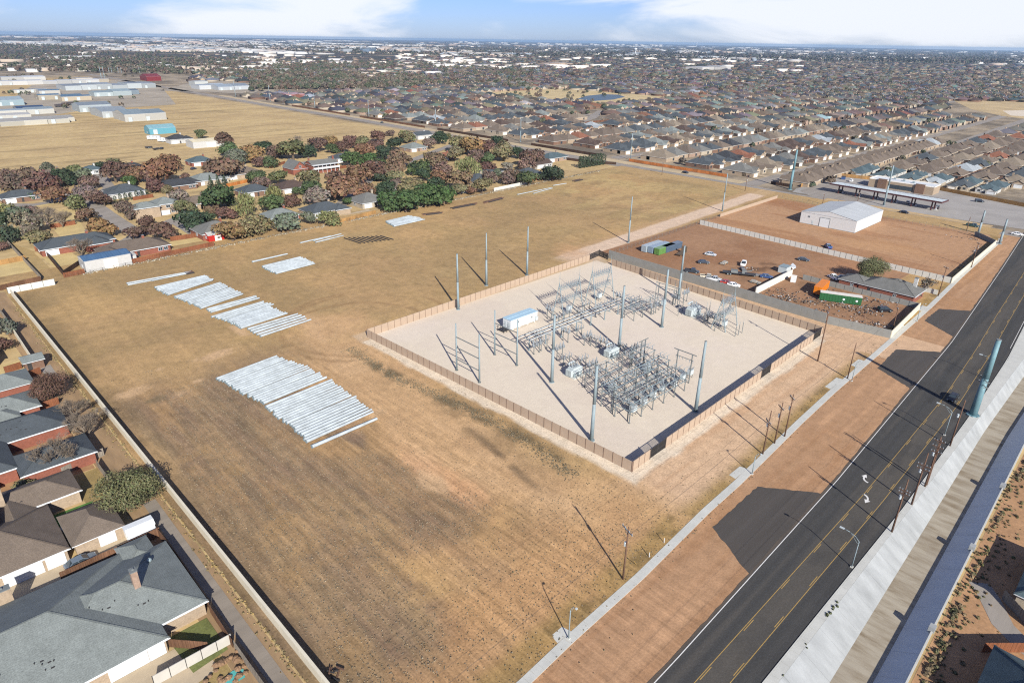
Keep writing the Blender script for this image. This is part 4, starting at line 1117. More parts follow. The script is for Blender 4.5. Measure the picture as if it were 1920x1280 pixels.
# ------------------------------------------------------------------ substation equipment
Z0 = 0.05
def insul(mb, p, h=0.9, r=0.1, m=0):
    mb.lathe(p, [(r*.6, 0), (r, h*.15), (r*.6, h*.25), (r, h*.4), (r*.6, h*.5), (r, h*.65), (r*.6, h*.75), (r, h*.88), (r*.5, h)], 6, m)
def box_truss(mb, p0, p1, wd, ht, ch=0.08, n=6):
    """Lattice beam between two points, p at the bottom centre."""
    p0, p1 = Vector(p0), Vector(p1); d = (p1-p0).normalized(); s = Vector((-d.y, d.x, 0))*wd/2; up = Vector((0, 0, ht))
    cs = [-s, s, -s+up, s+up]
    for c in cs: mb.bar(p0+c, p1+c, ch)
    for i in range(n):
        a, b = p0.lerp(p1, i/n), p0.lerp(p1, (i+1)/n)
        if i % 2: a, b = b, a
        mb.bar(a-s, b-s+up, ch*.6); mb.bar(a+s, b+s+up, ch*.6); mb.bar(a-s+up, b+s+up, ch*.6)
def h_frame(label, pa, pta, pb, ptb):
    a, b = G(*pa, Z0), G(*pb, Z0); ha = top_h(a, pta); hb = top_h(b, ptb); h = (ha+hb)/2
    t = thing('gantry', label, 'gantry', a, math.atan2(b.y-a.y, b.x-a.x), 'three bar steel frames on the gravel'); L = (b-a).length
    for x in (0, L):
        mb = MB(); mb.tube((x, 0, 0), (x, 0, h), 0.24, 0.17, 10); smooth(obj('post', mb, MAT['galv'], t))
        mb = MB(); mb.tube((x, 0, -.05), (x, 0, 0.12), 0.42, n=10); obj('base_plate', mb, MAT['galv_dark'], t)
    for f in (0.25, 0.5, 0.72):
        mb = MB(); mb.tube((0.1, 0, h*f), (L-.1, 0, h*f), 0.13, n=8); obj('crossbar', mb, MAT['galv_dark'], t)
    return t
h_frame('nearer three bar steel frame, closest to the left tan fence', (856.5, 694), 608, (899, 717), 625)
h_frame('farther three bar steel frame beside the white container', (927.5, 665), 582, (969, 685), 599)
def a_tower(label, l0, l1, r0, r1, top, beams, mast=3.5):
    """Dead-end structure: two A-frames with lattice beams between them and switch gear on the beams."""
    pts = [G(*p, Z0) for p in (l0, l1, r0, r1)]
    c = (pts[0]+pts[1]+pts[2]+pts[3])/4; yaw = 0.0
    t = thing('lattice_tower', label, 'steel tower', c, 0, 'A shaped steel towers of the substation')
    ml, mr = (pts[0]+pts[1])/2-c, (pts[2]+pts[3])/2-c
    for m_ in (ml, mr):
        mb = MB(); ap = Vector((m_.x, m_.y, top))
        for s in (-1, 1):
            foot = Vector((m_.x, m_.y+s*2.4, 0)); mb.tube(foot, ap, 0.16, 0.1, 7)
        for z in (top*.3, top*.55, top*.78):
            y = 2.4*(1-z/top); mb.bar((m_.x, m_.y-y, z), (m_.x, m_.y+y, z), 0.1)
        mb.bar((m_.x, m_.y-2.4*.7, top*.3), (m_.x, m_.y+2.4*.45, top*.55), 0.08); mb.bar((m_.x, m_.y+2.4*.45, top*.55), (m_.x, m_.y-2.4*.22, top*.78), 0.08)
        leg = obj('frame_leg', mb, MAT['galv'], t)
        mb = MB(); mb.tube((m_.x, m_.y, top), (m_.x, m_.y, top+mast), 0.07, 0.03, 6); obj('lightning_mast', mb, MAT['galv'], leg)
    for z in beams:
        mb = MB(); box_truss(mb, (ml.x, ml.y, z), (mr.x, mr.y, z), 1.2*(1.3-z/top*.6), 0.6, 0.1, 8)
        bm = obj('lattice_beam', mb, MAT['galv'], t)
        mb = MB(); n = 9
        for i in range(n):
            p = ml.lerp(mr, (i+.5)/n); z1 = z+.6
            for s in (-.55, .55): insul(mb, (p.x, p.y+s, z1), .8, .13)
            mb.bar((p.x, p.y-.7, z1+.8), (p.x, p.y+.7, z1+.85), .06); mb.bar((p.x, p.y, z1+.4), (p.x+.25, p.y+.9, z1+1.5), .05)
        obj('switch_gear', mb, MAT['porcelain'], bm)
    mb = MB()
    for i in range(3):
        p = ml.lerp(mr, (i+.7)/3.2)
        pr = Vector((p.x, p.y, beams[-1])); q = Vector((p.x+.3, p.y-3.0, 3.6))
        for k in range(6):
            a = pr.lerp(q, k/6)+Vector((0, 0, -1.2*math.sin(k/6*math.pi)*.4)); b2 = pr.lerp(q, (k+1)/6)+Vector((0, 0, -1.2*math.sin((k+1)/6*math.pi)*.4)); mb.tube(a, b2, .025, n=4, cap=False)
    obj('jumper_cable', mb, MAT['galv_dark'], t)
    return t
a_tower('left A shaped tower of the rear pair with two lattice beams', (1039, 590), (1054, 600), (1076, 576), (1090, 587), 11.5, (5.0, 9.2), 3.8)
a_tower('right A shaped tower of the rear pair, in front of the back corner gate', (1100, 563), (1114, 575), (1135, 553), (1147, 562), 11.5, (5.0, 9.2), 3.6)
a_tower('single A shaped tower at the right beside the largest transformer', (1339, 614), (1354, 624), (1362, 600), (1376, 612), 10.3, (4.4, 8.0), 2.6)

def transformer(label, px, py, s=1.0, rz=0.0, bx=3.6, by=3.0, group='large transformers'):
    c = G(px, py, Z0)
    t = thing('transformer', label, 'transformer', c, rz, group); t.scale = (s, s, s)
    mb = MB(); mb.box(-bx/2-.7, bx/2+.7, -by/2-.9, by/2+.9, -.1, .3); obj('concrete_base', mb, MAT['conc'], t)
    mb = MB(); mb.box(-bx/2, bx/2, -by/2+.3, by/2-.3, .3, 3.0); mb.box(-bx/2+.1, bx/2-.1, -by/2+.4, by/2-.4, 3.0, 3.15); obj('tank', mb, MAT['equip'], t)
    for sx in (-1, 1):
        for k in range(2):
            mb = MB(); xc = sx*(bx/2+.55); yc = (k-.5)*1.25
            for i in range(7): mb.box(xc-.45, xc+.45, yc-.5+i*.16, yc-.44+i*.16, .55, 2.7, bottom=True)
            mb.box(xc-.42, xc+.42, yc-.52, yc+.54, 2.5, 2.62); obj('radiator', mb, MAT['equip'], t)
    mb = MB(); mb.tube((-1.3, by/2-.1, 3.9), (1.3, by/2-.1, 3.9), .38, n=12); mb.bar((-.9, by/2-.2, 3.0), (-.9, by/2-.2, 3.6), .12); mb.bar((.9, by/2-.2, 3.0), (.9, by/2-.2, 3.6), .12); obj('conservator', mb, MAT['equip'], t)
    for i in range(3):
        mb = MB(); x = (i-1)*1.15
        mb.lathe((x, -.1, 3.1), [(.28, 0), (.3, .25), (.15, .3), (.22, .45), (.14, .55), (.22, .7), (.13, .8), (.2, .95), (.12, 1.05), (.17, 1.2), (.06, 1.35), (.05, 1.7)], 8); obj('bushing', mb, MAT['porcelain'], t)
    for i in range(4):
        mb = MB(); insul(mb, ((i-1.5)*.7, -by/2+.75, 3.15), .8, .12); obj('small_bushing', mb, MAT['porcelain'], t)
    mb = MB(); mb.box(-bx/2+.2, -bx/2+1.2, -by/2-.25, -by/2+.29, .7, 2.3); mb.box(bx/2-1.4, bx/2-.3, -by/2-.15, -by/2+.29, .5, 1.9); obj('control_cabinet', mb, MAT['equip'], t)
    mb = MB()
    for x in (-1.5, 0.1, 1.4): mb.lathe((x, -by/2-.05, .35), [(.32, 0), (.32, 1.1), (.2, 1.25)], 9)
    obj('cooling_fan', mb, MAT['galv'], t)
    mb = MB()
    for x in (-1.1, 0, 1.1): mb.bar((x, .5, 3.15), (x, .5, 4.2), .1); mb.tube((x, .5, 4.2), (x*1.05, .5, 4.5), .16, n=7)
    obj('surge_arrester', mb, MAT['galv_dark'], t)
    return t
transformer('pale grey transformer nearest the left tan fence, beside a tall pole', 1076, 703, 0.82, 0.0)
transformer('pale grey transformer in the middle of the substation at the foot of a tall pole', 1146, 667, 0.82, 0.0)
transformer('largest transformer, alone on the gravel left of the single A tower', 1299, 590, 0.95, 0.0, 4.2, 3.2)

def breaker(label, px, py, s=1.0, rz=0, col='equip'):
    """Live tank: cabinet on legs with six slanting bushings."""
    c = G(px, py, Z0); t = thing('circuit_breaker', label, 'circuit breaker', c, rz, 'circuit breakers on legs'); t.scale = (s,)*3
    mb = MB()
    for x in (-.7, .7):
        for y in (-.4, .4): mb.box(x-.07, x+.07, y-.07, y+.07, 0, 1.3)
    obj('leg', mb, MAT['galv_dark'], t)
    mb = MB(); mb.box(-.85, .85, -.6, .6, 1.3, 2.7, bottom=True); mb.box(-.9, .9, -.65, .65, 2.7, 2.8); obj('cabinet', mb, MAT[col], t)
    mb = MB()
    for x in (-.55, 0, .55):
        for y in (-1, 1): 
            mb.tube((x, y*.3, 2.8), (x*1.2, y*.75, 3.9), .12, .07, 6); mb.tube((x*1.2, y*.75, 3.9), (x*1.2, y*.78, 4.1), .03, n=4)
    obj('bushing', mb, MAT['porcelain'], t)
    return t
for px, py, lb in [(1187, 777, 'grey breaker at the near end of the low voltage rack, lowest in the photo'), (1206, 764, 'grey breaker second from the near end of the low voltage rack'),
                   (1223, 751, 'grey breaker third from the near end of the low voltage rack'), (1241, 739, 'grey breaker fourth from the near end of the low voltage rack'),
                   (1262, 729, 'pale breaker at the middle right of the low voltage rack'), (1279, 717, 'grey breaker second from the far end of the low voltage rack'),
                   (1293, 708, 'grey breaker at the far end of the low voltage rack')]:
    breaker(lb, px, py, 0.85)
for px, py, lb in [(1066, 587, 'breaker under the left tower of the rear pair'), (1123, 563, 'breaker under the right tower of the rear pair'), (1243, 577, 'breaker beside the thin mast at the far side of the gravel'),
                   (1357, 616, 'breaker under the single A tower at the right')]:
    breaker(lb, px, py, 0.9, 0.0)
def regulator(label, px, py):
    c = G(px, py, Z0); t = thing('voltage_regulator', label, 'voltage regulator', c, 0, 'tank shaped voltage regulators')
    mb = MB(); mb.box(-1.0, 1.0, -1.0, 1.0, -.05, .2); obj('concrete_base', mb, MAT['conc'], t)
    mb = MB(); mb.box(-.75, .75, -.65, .65, .2, 2.4); mb.tube((-.45, 0, 2.4), (-.45, 0, 2.75), .4, n=9); mb.tube((.45, 0, 2.4), (.45, 0, 2.75), .4, n=9); obj('tank', mb, MAT['equip'], t)
    mb = MB()
    for i in range(6): mb.box(-.7+i*.26, -.62+i*.26, -.95, -.66, .5, 2.1, bottom=True)
    obj('radiator', mb, MAT['equip'], t)
    for x in (-.5, 0, .5):
        mb = MB(); insul(mb, (x, .1, 2.7), .8, .13); obj('bushing', mb, MAT['porcelain'], t)
regulator('tank shaped regulator standing in front of the tall thin rack at the left', 1148, 736)
regulator('tank shaped regulator below the dark mast in the middle of the racks', 1213, 698)

def rack(label, c, nx, ny, px_, py_, h, cat='steel rack', levels=(1.0,), gear=True, name='bus_rack', group='steel bus racks', seed=0):
    """Grid of posts with beams, tubular bus, switches and insulators on top."""
    rr = random.Random(seed); c = Vector((c[0], c[1], Z0)); t = thing(name, label, cat, c, 0, group)
    mb = MB(); mb.box(-.09, .09, -.09, .09, 0, h); mb.box(-.2, .2, -.2, .2, 0, .1); pm = mb.mesh('post', MAT['galv_dark'])
    for i in range(nx):
        for j in range(ny): link('post', pm, t, (i*px_, j*py_, 0))
    for f in levels:
        mb = MB(); z = h*f
        for i in range(nx): mb.bar((i*px_, -.6, z-.1), (i*px_, (ny-1)*py_+.6, z-.1), .12, .15)
        for j in range(ny): mb.bar((-.6, j*py_, z-.33), ((nx-1)*px_+.6, j*py_, z-.33), .11, .14)
        obj('beams', mb, MAT['galv'], t)
    mb = MB()
    for i in range(nx-1):
        for j in range(ny):
            if (i+j) % 2: mb.bar((i*px_, j*py_, h*.2), ((i+1)*px_, j*py_, h*.85), .07)
    if mb.v: obj('bracing', mb, MAT['galv_dark'], t)
    mb = MB(); n3 = 3
    for k in range(n3):
        y = (ny-1)*py_*(k+.5)/n3 if ny > 1 else (k-1)*.9
        mb.tube((-1.2, y, h+.95), ((nx-1)*px_+1.2, y, h+.95), .05, n=6)
    obj('bus_tube', mb, MAT['galv'], t)
    mb = MB()
    for i in range(nx):
        for k in range(n3):
            y = (ny-1)*py_*(k+.5)/n3 if ny > 1 else (k-1)*.9
            insul(mb, (i*px_, y, h), .95, .12)
    obj('insulators', mb, MAT['porcelain'], t)
    if gear:
        mb = MB()
        for i in range(nx-1):
            for k in range(4):
                x = (i+.2+.2*k)*px_; y = (ny-1)*py_*rr.random(); z = h*rr.choice((.55, .7, .85))
                mb.bar((x, y-.5, z), (x, y+.6, z+.1), .08); insul(mb, (x, y-.4, z), .5, .1); insul(mb, (x, y+.4, z), .5, .1)
                mb.bar((x, y-.4, z+.5), (x+.1, y+.5, z+.75), .05)
        obj('switch_gear', mb, MAT['porcelain'], t)
        mb = MB()
        for i in range(nx-1):
            for k in range(3):
                x = (i+.3*k)*px_+.3; y0 = (ny-1)*py_*rr.random(); y1 = (ny-1)*py_*rr.random()
                a, b2 = Vector((x, y0, h+.9)), Vector((x+rr.uniform(-.5, .5), y1, h*.55)); mid = a.lerp(b2, .5)+Vector((.2, .2, -.5))
                mb.tube(a, mid, .03, n=4, cap=False); mb.tube(mid, b2, .03, n=4, cap=False)
        obj('jumper_cable', mb, MAT['dark'], t)
    return t
rack('long low voltage rack nearest the near corner, crowded with switches', (48.5, 47.2), 6, 2, 4.6, 4.2, 5.2, levels=(1.0, .62), seed=1)
rack('second long low voltage rack just behind the row of breakers', (50.0, 53.5), 6, 2, 4.6, 3.2, 6.0, levels=(1.0, .7), seed=2)
rack('rack of crossing beams between the near transformer and the regulators', (54.2, 61.2), 3, 2, 4.2, 4.2, 4.6, seed=3)
rack('rack of crossing beams between the middle transformer and the far regulator', (69.5, 61.2), 3, 2, 4.2, 4.2, 4.6, seed=4)
rack('switch rack at the far side of the gravel left of the bare mast', (99.5, 83.5), 4, 2, 4.6, 3.6, 3.4, seed=5)
rack('small switch rack on the right of the largest transformer', (111.5, 62.0), 2, 1, 2.6, 2, 4.2, seed=6)
# portal frames standing above the racks
def portal(label, px, py, w_, h, rz=0, arm=1.2):
    c = G(px, py, Z0); t = thing('portal_gantry', label, 'gantry', c, rz, 'slim portal frames')
    mb = MB()
    for x in (0, w_): mb.box(x-.11, x+.11, -.11, .11, 0, h)
    obj('posts', mb, MAT['galv_dark'], t)
    mb = MB(); mb.bar((-arm, 0, h), (w_+arm, 0, h), .18); mb.bar((-arm*.3, 0, h*.8), (w_+arm*.3, 0, h*.8), .12); obj('crossbeam', mb, MAT['galv_dark'], t)
    mb = MB()
    for k in range(6): insul(mb, (-.4+(w_+.8)*k/5, 0, h*.8-.7), .7, .1); mb.bar((-.4+(w_+.8)*k/5, -.35, h*.8), (-.4+(w_+.8)*k/5, .35, h*.8+.06), .05)
    obj('insulators', mb, MAT['porcelain'], t)
portal('dark portal frame at the far end of the low voltage racks', 1265, 708, 4.2, 8.2, -math.pi/2)
portal('dark mast frame behind the far regulator', 1199, 687, 1.6, 7.6, 0.0)
portal('grey portal frame over the near rack beside the near pole', 1148, 776, 4.4, 6.5, -math.pi/2)
portal('portal frame with thin crossbeam by the bare mast at the far side', 1233, 560, 7.0, 5.8, -math.pi/2)
portal('narrow pale rack frame right of the middle transformer', 1180, 690, 1.0, 4.6, 0.0, .3)

# low bus running through the middle of the yard on T stands
t = thing('bus_line', 'long run of three pale bus tubes on T stands through the middle of the gravel', 'bus line', (57.5, 90.4, Z0), 0)
for k in range(3):
    mb = MB(); y = (k-1)*1.7; mb.tube((0, y, 4.3), (51, y, 4.3), .11, n=7); smooth(obj('bus_tube', mb, MAT['galv_pale'], t))
sm = MB(); sm.box(-.12, .12, -.12, .12, 0, 3.3); sm.bar((0, -2.1, 3.3), (0, 2.1, 3.3), .2); sm.box(-.3, .3, -.3, .3, 0, .1); sme = sm.mesh('stand', MAT['galv'])
im = MB(); [insul(im, (0, (k-1)*1.7, 3.4), .85, .13) for k in range(3)]; ime = im.mesh('insulators', MAT['porcelain'])
for i in range(8):
    s = link('stand', sme, t, (2+i*6.8, 0, 0)); link('insulators', ime, s)
def stand(label, px, py, h=2.6, w_=3.0, rz=0.0, kind=0):
    """Three pole switch or instrument transformers on a two post stand."""
    c = G(px, py, Z0); t = thing('switch_stand', label, 'switch stand', c, rz, 'three pole switch stands')
    for x in (-w_*.4, w_*.4):
        mb = MB(); mb.box(x-.09, x+.09, -.09, .09, 0, h); mb.box(x-.22, x+.22, -.22, .22, 0, .1); obj('post', mb, MAT['galv_dark'], t)
    mb = MB(); mb.bar((-w_*.6, -.25, h), (w_*.6, -.25, h), .14); mb.bar((-w_*.6, .25, h), (w_*.6, .25, h), .14); obj('beam', mb, MAT['galv_dark'], t)
    mb = MB()
    for x in (-w_*.5, 0, w_*.5):
        insul(mb, (x, -.45, h+.07), .9, .14); insul(mb, (x, .45, h+.07), .9, .14)
        if kind == 0: mb.bar((x, -.5, h+1), (x, .9, h+1.25), .06)
        else: mb.lathe((x, 0, h+.1), [(.22, 0), (.25, .5), (.14, .6), (.18, 1.2), (.1, 1.7)], 7)
    obj('switch_gear', mb, MAT['porcelain'], t)
STANDS = [(1010, 637, 'nearest the left end of the bus line'), (1006, 662, 'between the far frame and the pole'), (1020, 655, 'just left of the tall middle pole'), (1060, 640, 'in front of the bus line near its middle'), (1086, 628, 'with dark insulators in front of the bus line'),
          (1100, 645, 'between the bus line and the middle transformer'), (1112, 650, 'beside the middle transformer'), (1049, 672, 'just right of the tall middle pole'), (1062, 683, 'behind the near transformer'),
          (1130, 655, 'between the two front transformers at the back'), (1042, 612, 'in front of the left rear tower'), (1062, 605, 'between the bus line and the left rear tower'), (1086, 596, 'below the gap between the rear towers'), (1120, 590, 'in front of the right rear tower'),
          (1140, 582, 'right of the right rear tower'), (1160, 572, 'at the far end of the bus line'), (1195, 572, 'left of the far switch rack'), (1225, 588, 'in front of the bare mast'), (1265, 573, 'behind the largest transformer'), (1284, 566, 'at the back right of the largest transformer'),
          (1322, 603, 'right of the largest transformer'), (1332, 608, 'between the largest transformer and the single tower'), (1093, 690, 'right of the near transformer'), (1110, 703, 'in front of the near rack'), (1165, 660, 'right of the tall pole behind the middle transformer'), (1188, 668, 'behind the far regulator'),
          (1100, 585, 'below the left leg of the right rear tower'), (1030, 598, 'at the left foot of the left rear tower')]
for i, (px, py, lb) in enumerate(STANDS):
    stand('three pole switch stand '+lb, px, py, 2.0+.35*(i % 4), 2.4+.3*(i % 3), (0, math.pi/2)[i % 3 == 0], i % 2)
def mast(label, px, py, pty, r=.1, group='thin masts'):
    b = G(px, py, Z0); h = top_h(b, pty); t = thing('lightning_mast', label, 'mast', b, 0, group)
    mb = MB(); mb.tube((0, 0, 0), (0, 0, h*.75), r, r*.8, 7); obj('shaft', mb, MAT['galv_dark'], t)
    mb = MB(); mb.tube((0, 0, h*.75), (0, 0, h), r*.4, r*.2, 5); obj('spike', mb, MAT['galv'], t)
mast('thin bare mast on the gravel near the far switch rack', 1225, 589, 519, .14)
mast('thin mast right of the tallest pole by the panel fence', 1262, 571, 527, .13)
mast('thin mast just left of the largest transformer', 1279, 584, 545, .12)
mast('thin mast with a spike behind the largest transformer', 1271, 592, 502, .1)
for i, (px, py) in enumerate([(1378, 631), (1384, 628), (1391, 624)]):
    mast('short bare post, %s of three at the right of the single tower' % ordn(i), px, py, py-26, .12, 'three bare posts')
for i, (px, py) in enumerate([(1321, 606), (1327, 603)]):
    mast('dark post, %s of two right of the largest transformer' % ordn(i), px, py, py-40, .15, 'two dark posts')
# white container building
c = G(969, 614, Z0)
t = thing('equipment_building', 'long white box building with pale blue roof beside the far steel frame', 'building', (65.0, 103.6, Z0), 0)
mb = MB(); mb.box(0, 11.5, 0, 3.4, .5, 3.4, bottom=True); obj('wall', mb, MAT['white'], t)
mb = MB(); mb.box(-.12, 11.62, -.12, 3.52, 3.4, 3.55, bottom=True); mb.box(-.05, 11.55, 1.6, 1.8, 3.55, 3.62); obj('roof', mb, simple('pale_blue_roof', alb(176, 206, 222), .5, .05, .5), t)
for x in (1, 4, 7.5, 10.5):
    mb = MB(); mb.box(x-.25, x+.25, .1, 3.3, 0, .5); obj('footing', mb, MAT['conc'], t)
for y, nm in ((.4, 'door'), (1.9, 'door')):
    mb = MB(); mb.box(-.05, .01, y, y+1.1, .6, 2.7); d = obj(nm, mb, MAT['equip'], t)
    mb = MB(); mb.box(-.1, -.05, y+.85, y+.95, 1.5, 1.7); obj('handle', mb, MAT['dark'], d)
for x in (3.0, 8.8):
    mb = MB(); mb.box(x, x+.5, -.06, .0, 1.9, 2.5); obj('vent', mb, MAT['galv_dark'], t)
mb = MB(); mb.box(10.3, 11.2, -.7, -.01, .9, 2.0, bottom=True); obj('air_conditioner', mb, MAT['equip'], t)
mb = MB(); mb.box(-2.6, -.06, .2, 3.2, .48, .56, bottom=True)
for x in (-2.5, -1.3):
    for y in (.3, 3.1): mb.box(x-.05, x+.05, y-.05, y+.05, 0, 1.6)
mb.bar((-2.5, .3, 1.6), (-.1, .3, 1.6), .06); mb.bar((-2.5, 3.1, 1.6), (-.1, 3.1, 1.6), .06)
obj('platform', mb, MAT['dark'], t)

# ------------------------------------------------------------------ houses
ROOFC = {'slate': alb(90, 97, 102, 1.8), 'grey': alb(142, 149, 146, 1.8), 'brown': alb(130, 117, 104, 1.75), 'char': alb(78, 80, 84, 2.0), 'teal': alb(98, 116, 122, 2.0), 'tan': alb(152, 139, 122, 1.8),
         'red': alb(160, 110, 88, 2.0), 'pale': alb(190, 198, 202, 2.0), 'blue': alb(92, 128, 166, 2.0), 'white': alb(226, 224, 216, 2.0), 'midgrey': alb(128, 128, 124, 1.75), 'brown2': alb(120, 108, 97, 1.75), 'dbrown': alb(104, 88, 80, 2.0), 'navy': alb(70, 82, 98, 2.0)}
WALLC = {'red': alb(164, 104, 86, 2.0), 'tan': alb(206, 184, 158, 2.2), 'cream': alb(214, 200, 178, 2.2), 'white': alb(230, 230, 226, 2.1), 'brown': alb(146, 116, 98, 2.0), 'pink': alb(196, 168, 148, 2.2), 'grey': alb(180, 178, 172, 2.0), 'dark': alb(96, 86, 80, 1.9)}
def roof_mb(x0, x1, y0, y1, ze, pitch, kind='h', oh=0.45, th=0.16):
    """Roof over a rectangle: 'h' hip, 'gx'/'gy' gable with its ridge along x/y."""
    mb = MB(); x0 -= oh; x1 += oh; y0 -= oh; y1 += oh; z = ze-oh*pitch*0.5
    dx, dy = x1-x0, y1-y0
    base = [(x0, y0), (x1, y0), (x1, y1), (x0, y1)]
    lo = [(p[0], p[1], z) for p in base]; hi = [(p[0], p[1], z+th) for p in base]
    mb.add(lo+hi, [(0, 1, 5, 4), (1, 2, 6, 5), (2, 3, 7, 6), (3, 0, 4, 7), (3, 2, 1, 0)], 1)
    zz = z+th
    if kind == 'h':
        if dx >= dy: r0, r1 = (x0+dy/2, (y0+y1)/2, zz+dy/2*pitch), (x1-dy/2, (y0+y1)/2, zz+dy/2*pitch); F = [(0, 1, 5, 4), (1, 2, 5), (2, 3, 4, 5), (3, 0, 4)]
        else: r0, r1 = ((x0+x1)/2, y0+dx/2, zz+dx/2*pitch), ((x0+x1)/2, y1-dx/2, zz+dx/2*pitch); F = [(0, 1, 4), (1, 2, 5, 4), (2, 3, 5), (3, 0, 4, 5)]
    elif kind == 'gx': r0, r1 = (x0, (y0+y1)/2, zz+dy/2*pitch), (x1, (y0+y1)/2, zz+dy/2*pitch); F = [(0, 1, 5, 4), (2, 3, 4, 5)]
    else: r0, r1 = ((x0+x1)/2, y0, zz+dx/2*pitch), ((x0+x1)/2, y1, zz+dx/2*pitch); F = [(1, 2, 5, 4), (3, 0, 4, 5)]
    mb.add(hi+[r0, r1], F, 0)
    if kind in ('gx', 'gy'):                                       # underside so that gable overhangs have a face
        mb.add([(v[0], v[1], v[2]-0.02) for v in hi+[r0, r1]], [tuple(reversed(f)) for f in F], 1)
    return mb
def wall_mb(x0, x1, y0, y1, ze, pitch, kind='h', oh=0.45):
    mb = MB(); mb.box(x0, x1, y0, y1, -0.05, ze)
    g = 0.06
    if kind == 'gx':
        h = ze+(y1-y0)/2*pitch; ym = (y0+y1)/2
        for x in (x0, x1): mb.add([(x, y0, ze), (x, y1, ze), (x, ym, h)], [(0, 1, 2)])
    if kind == 'gy':
        h = ze+(x1-x0)/2*pitch; xm = (x0+x1)/2
        for y in (y0, y1): mb.add([(x0, y, ze), (x1, y, ze), (xm, y, h)], [(0, 1, 2)])
    return mb
def face_rect(mb, face, a0, a1, z0, z1, pos, d=0.06, m=0):
    """Thin box on a wall: face -x, +x, -y, +y at coordinate pos, from a0 to a1 along it."""
    s = -1 if face[0] == '-' else 1
    lo, hi = (pos-d, pos+0.01) if s < 0 else (pos-0.01, pos+d)
    if face[1] == 'y': mb.box(a0, a1, lo, hi, z0, z1, m, bottom=True)
    else: mb.box(lo, hi, a0, a1, z0, z1, m, bottom=True)
def add_garage(t, face, a0, a1, pos, h=2.3, mat='white', z0=0.0):
    mb = MB(); n = 4
    for i in range(n): face_rect(mb, face, a0, a1, z0+i*h/n+.01, z0+(i+1)*h/n-.015, pos, 0.06)
    g = obj('garage_door', mb, MAT[mat], t); return g
def add_window(t, face, a0, a1, pos, z0=0.9, z1=2.1):
    mb = MB(); face_rect(mb, face, a0, a1, z0, z1, pos, 0.03); wdw = obj('window', mb, MAT['glass'], t)
    mb = MB(); f = 0.09; c = (a0+a1)/2
    for q in ((a0-f, a1+f, z0-f, z0), (a0-f, a1+f, z1, z1+f), (a0-f, a0, z0, z1), (a1, a1+f, z0, z1), (c-.03, c+.03, z0, z1)): face_rect(mb, face, *q, pos, 0.07)
    obj('frame', mb, MAT['white'], wdw); return wdw
def add_door(t, face, a0, pos, mat='dark', h=2.1, w_=0.95):
    mb = MB(); face_rect(mb, face, a0, a0+w_, 0, h, pos, 0.05); d = obj('door', mb, MAT[mat], t)
    mb = MB(); face_rect(mb, face, a0+w_-.16, a0+w_-.1, 1.0, 1.1, pos, 0.1); obj('handle', mb, MAT['galv_dark'], d)
def add_chimney(t, x, y, ztop, col, sx=0.9, sy=0.7, z0=2.0):
    mb = MB(); mb.box(x-sx/2, x+sx/2, y-sy/2, y+sy/2, z0, ztop); c = obj('chimney', mb, MAT['brick'], t, color=col)
    mb = MB(); mb.box(x-sx/2-.06, x+sx/2+.06, y-sy/2-.06, y+sy/2+.06, ztop, ztop+.12); mb.box(x-.15, x+.15, y-.15, y+.15, ztop+.12, ztop+.35); obj('cap', mb, MAT['galv_dark'], c)
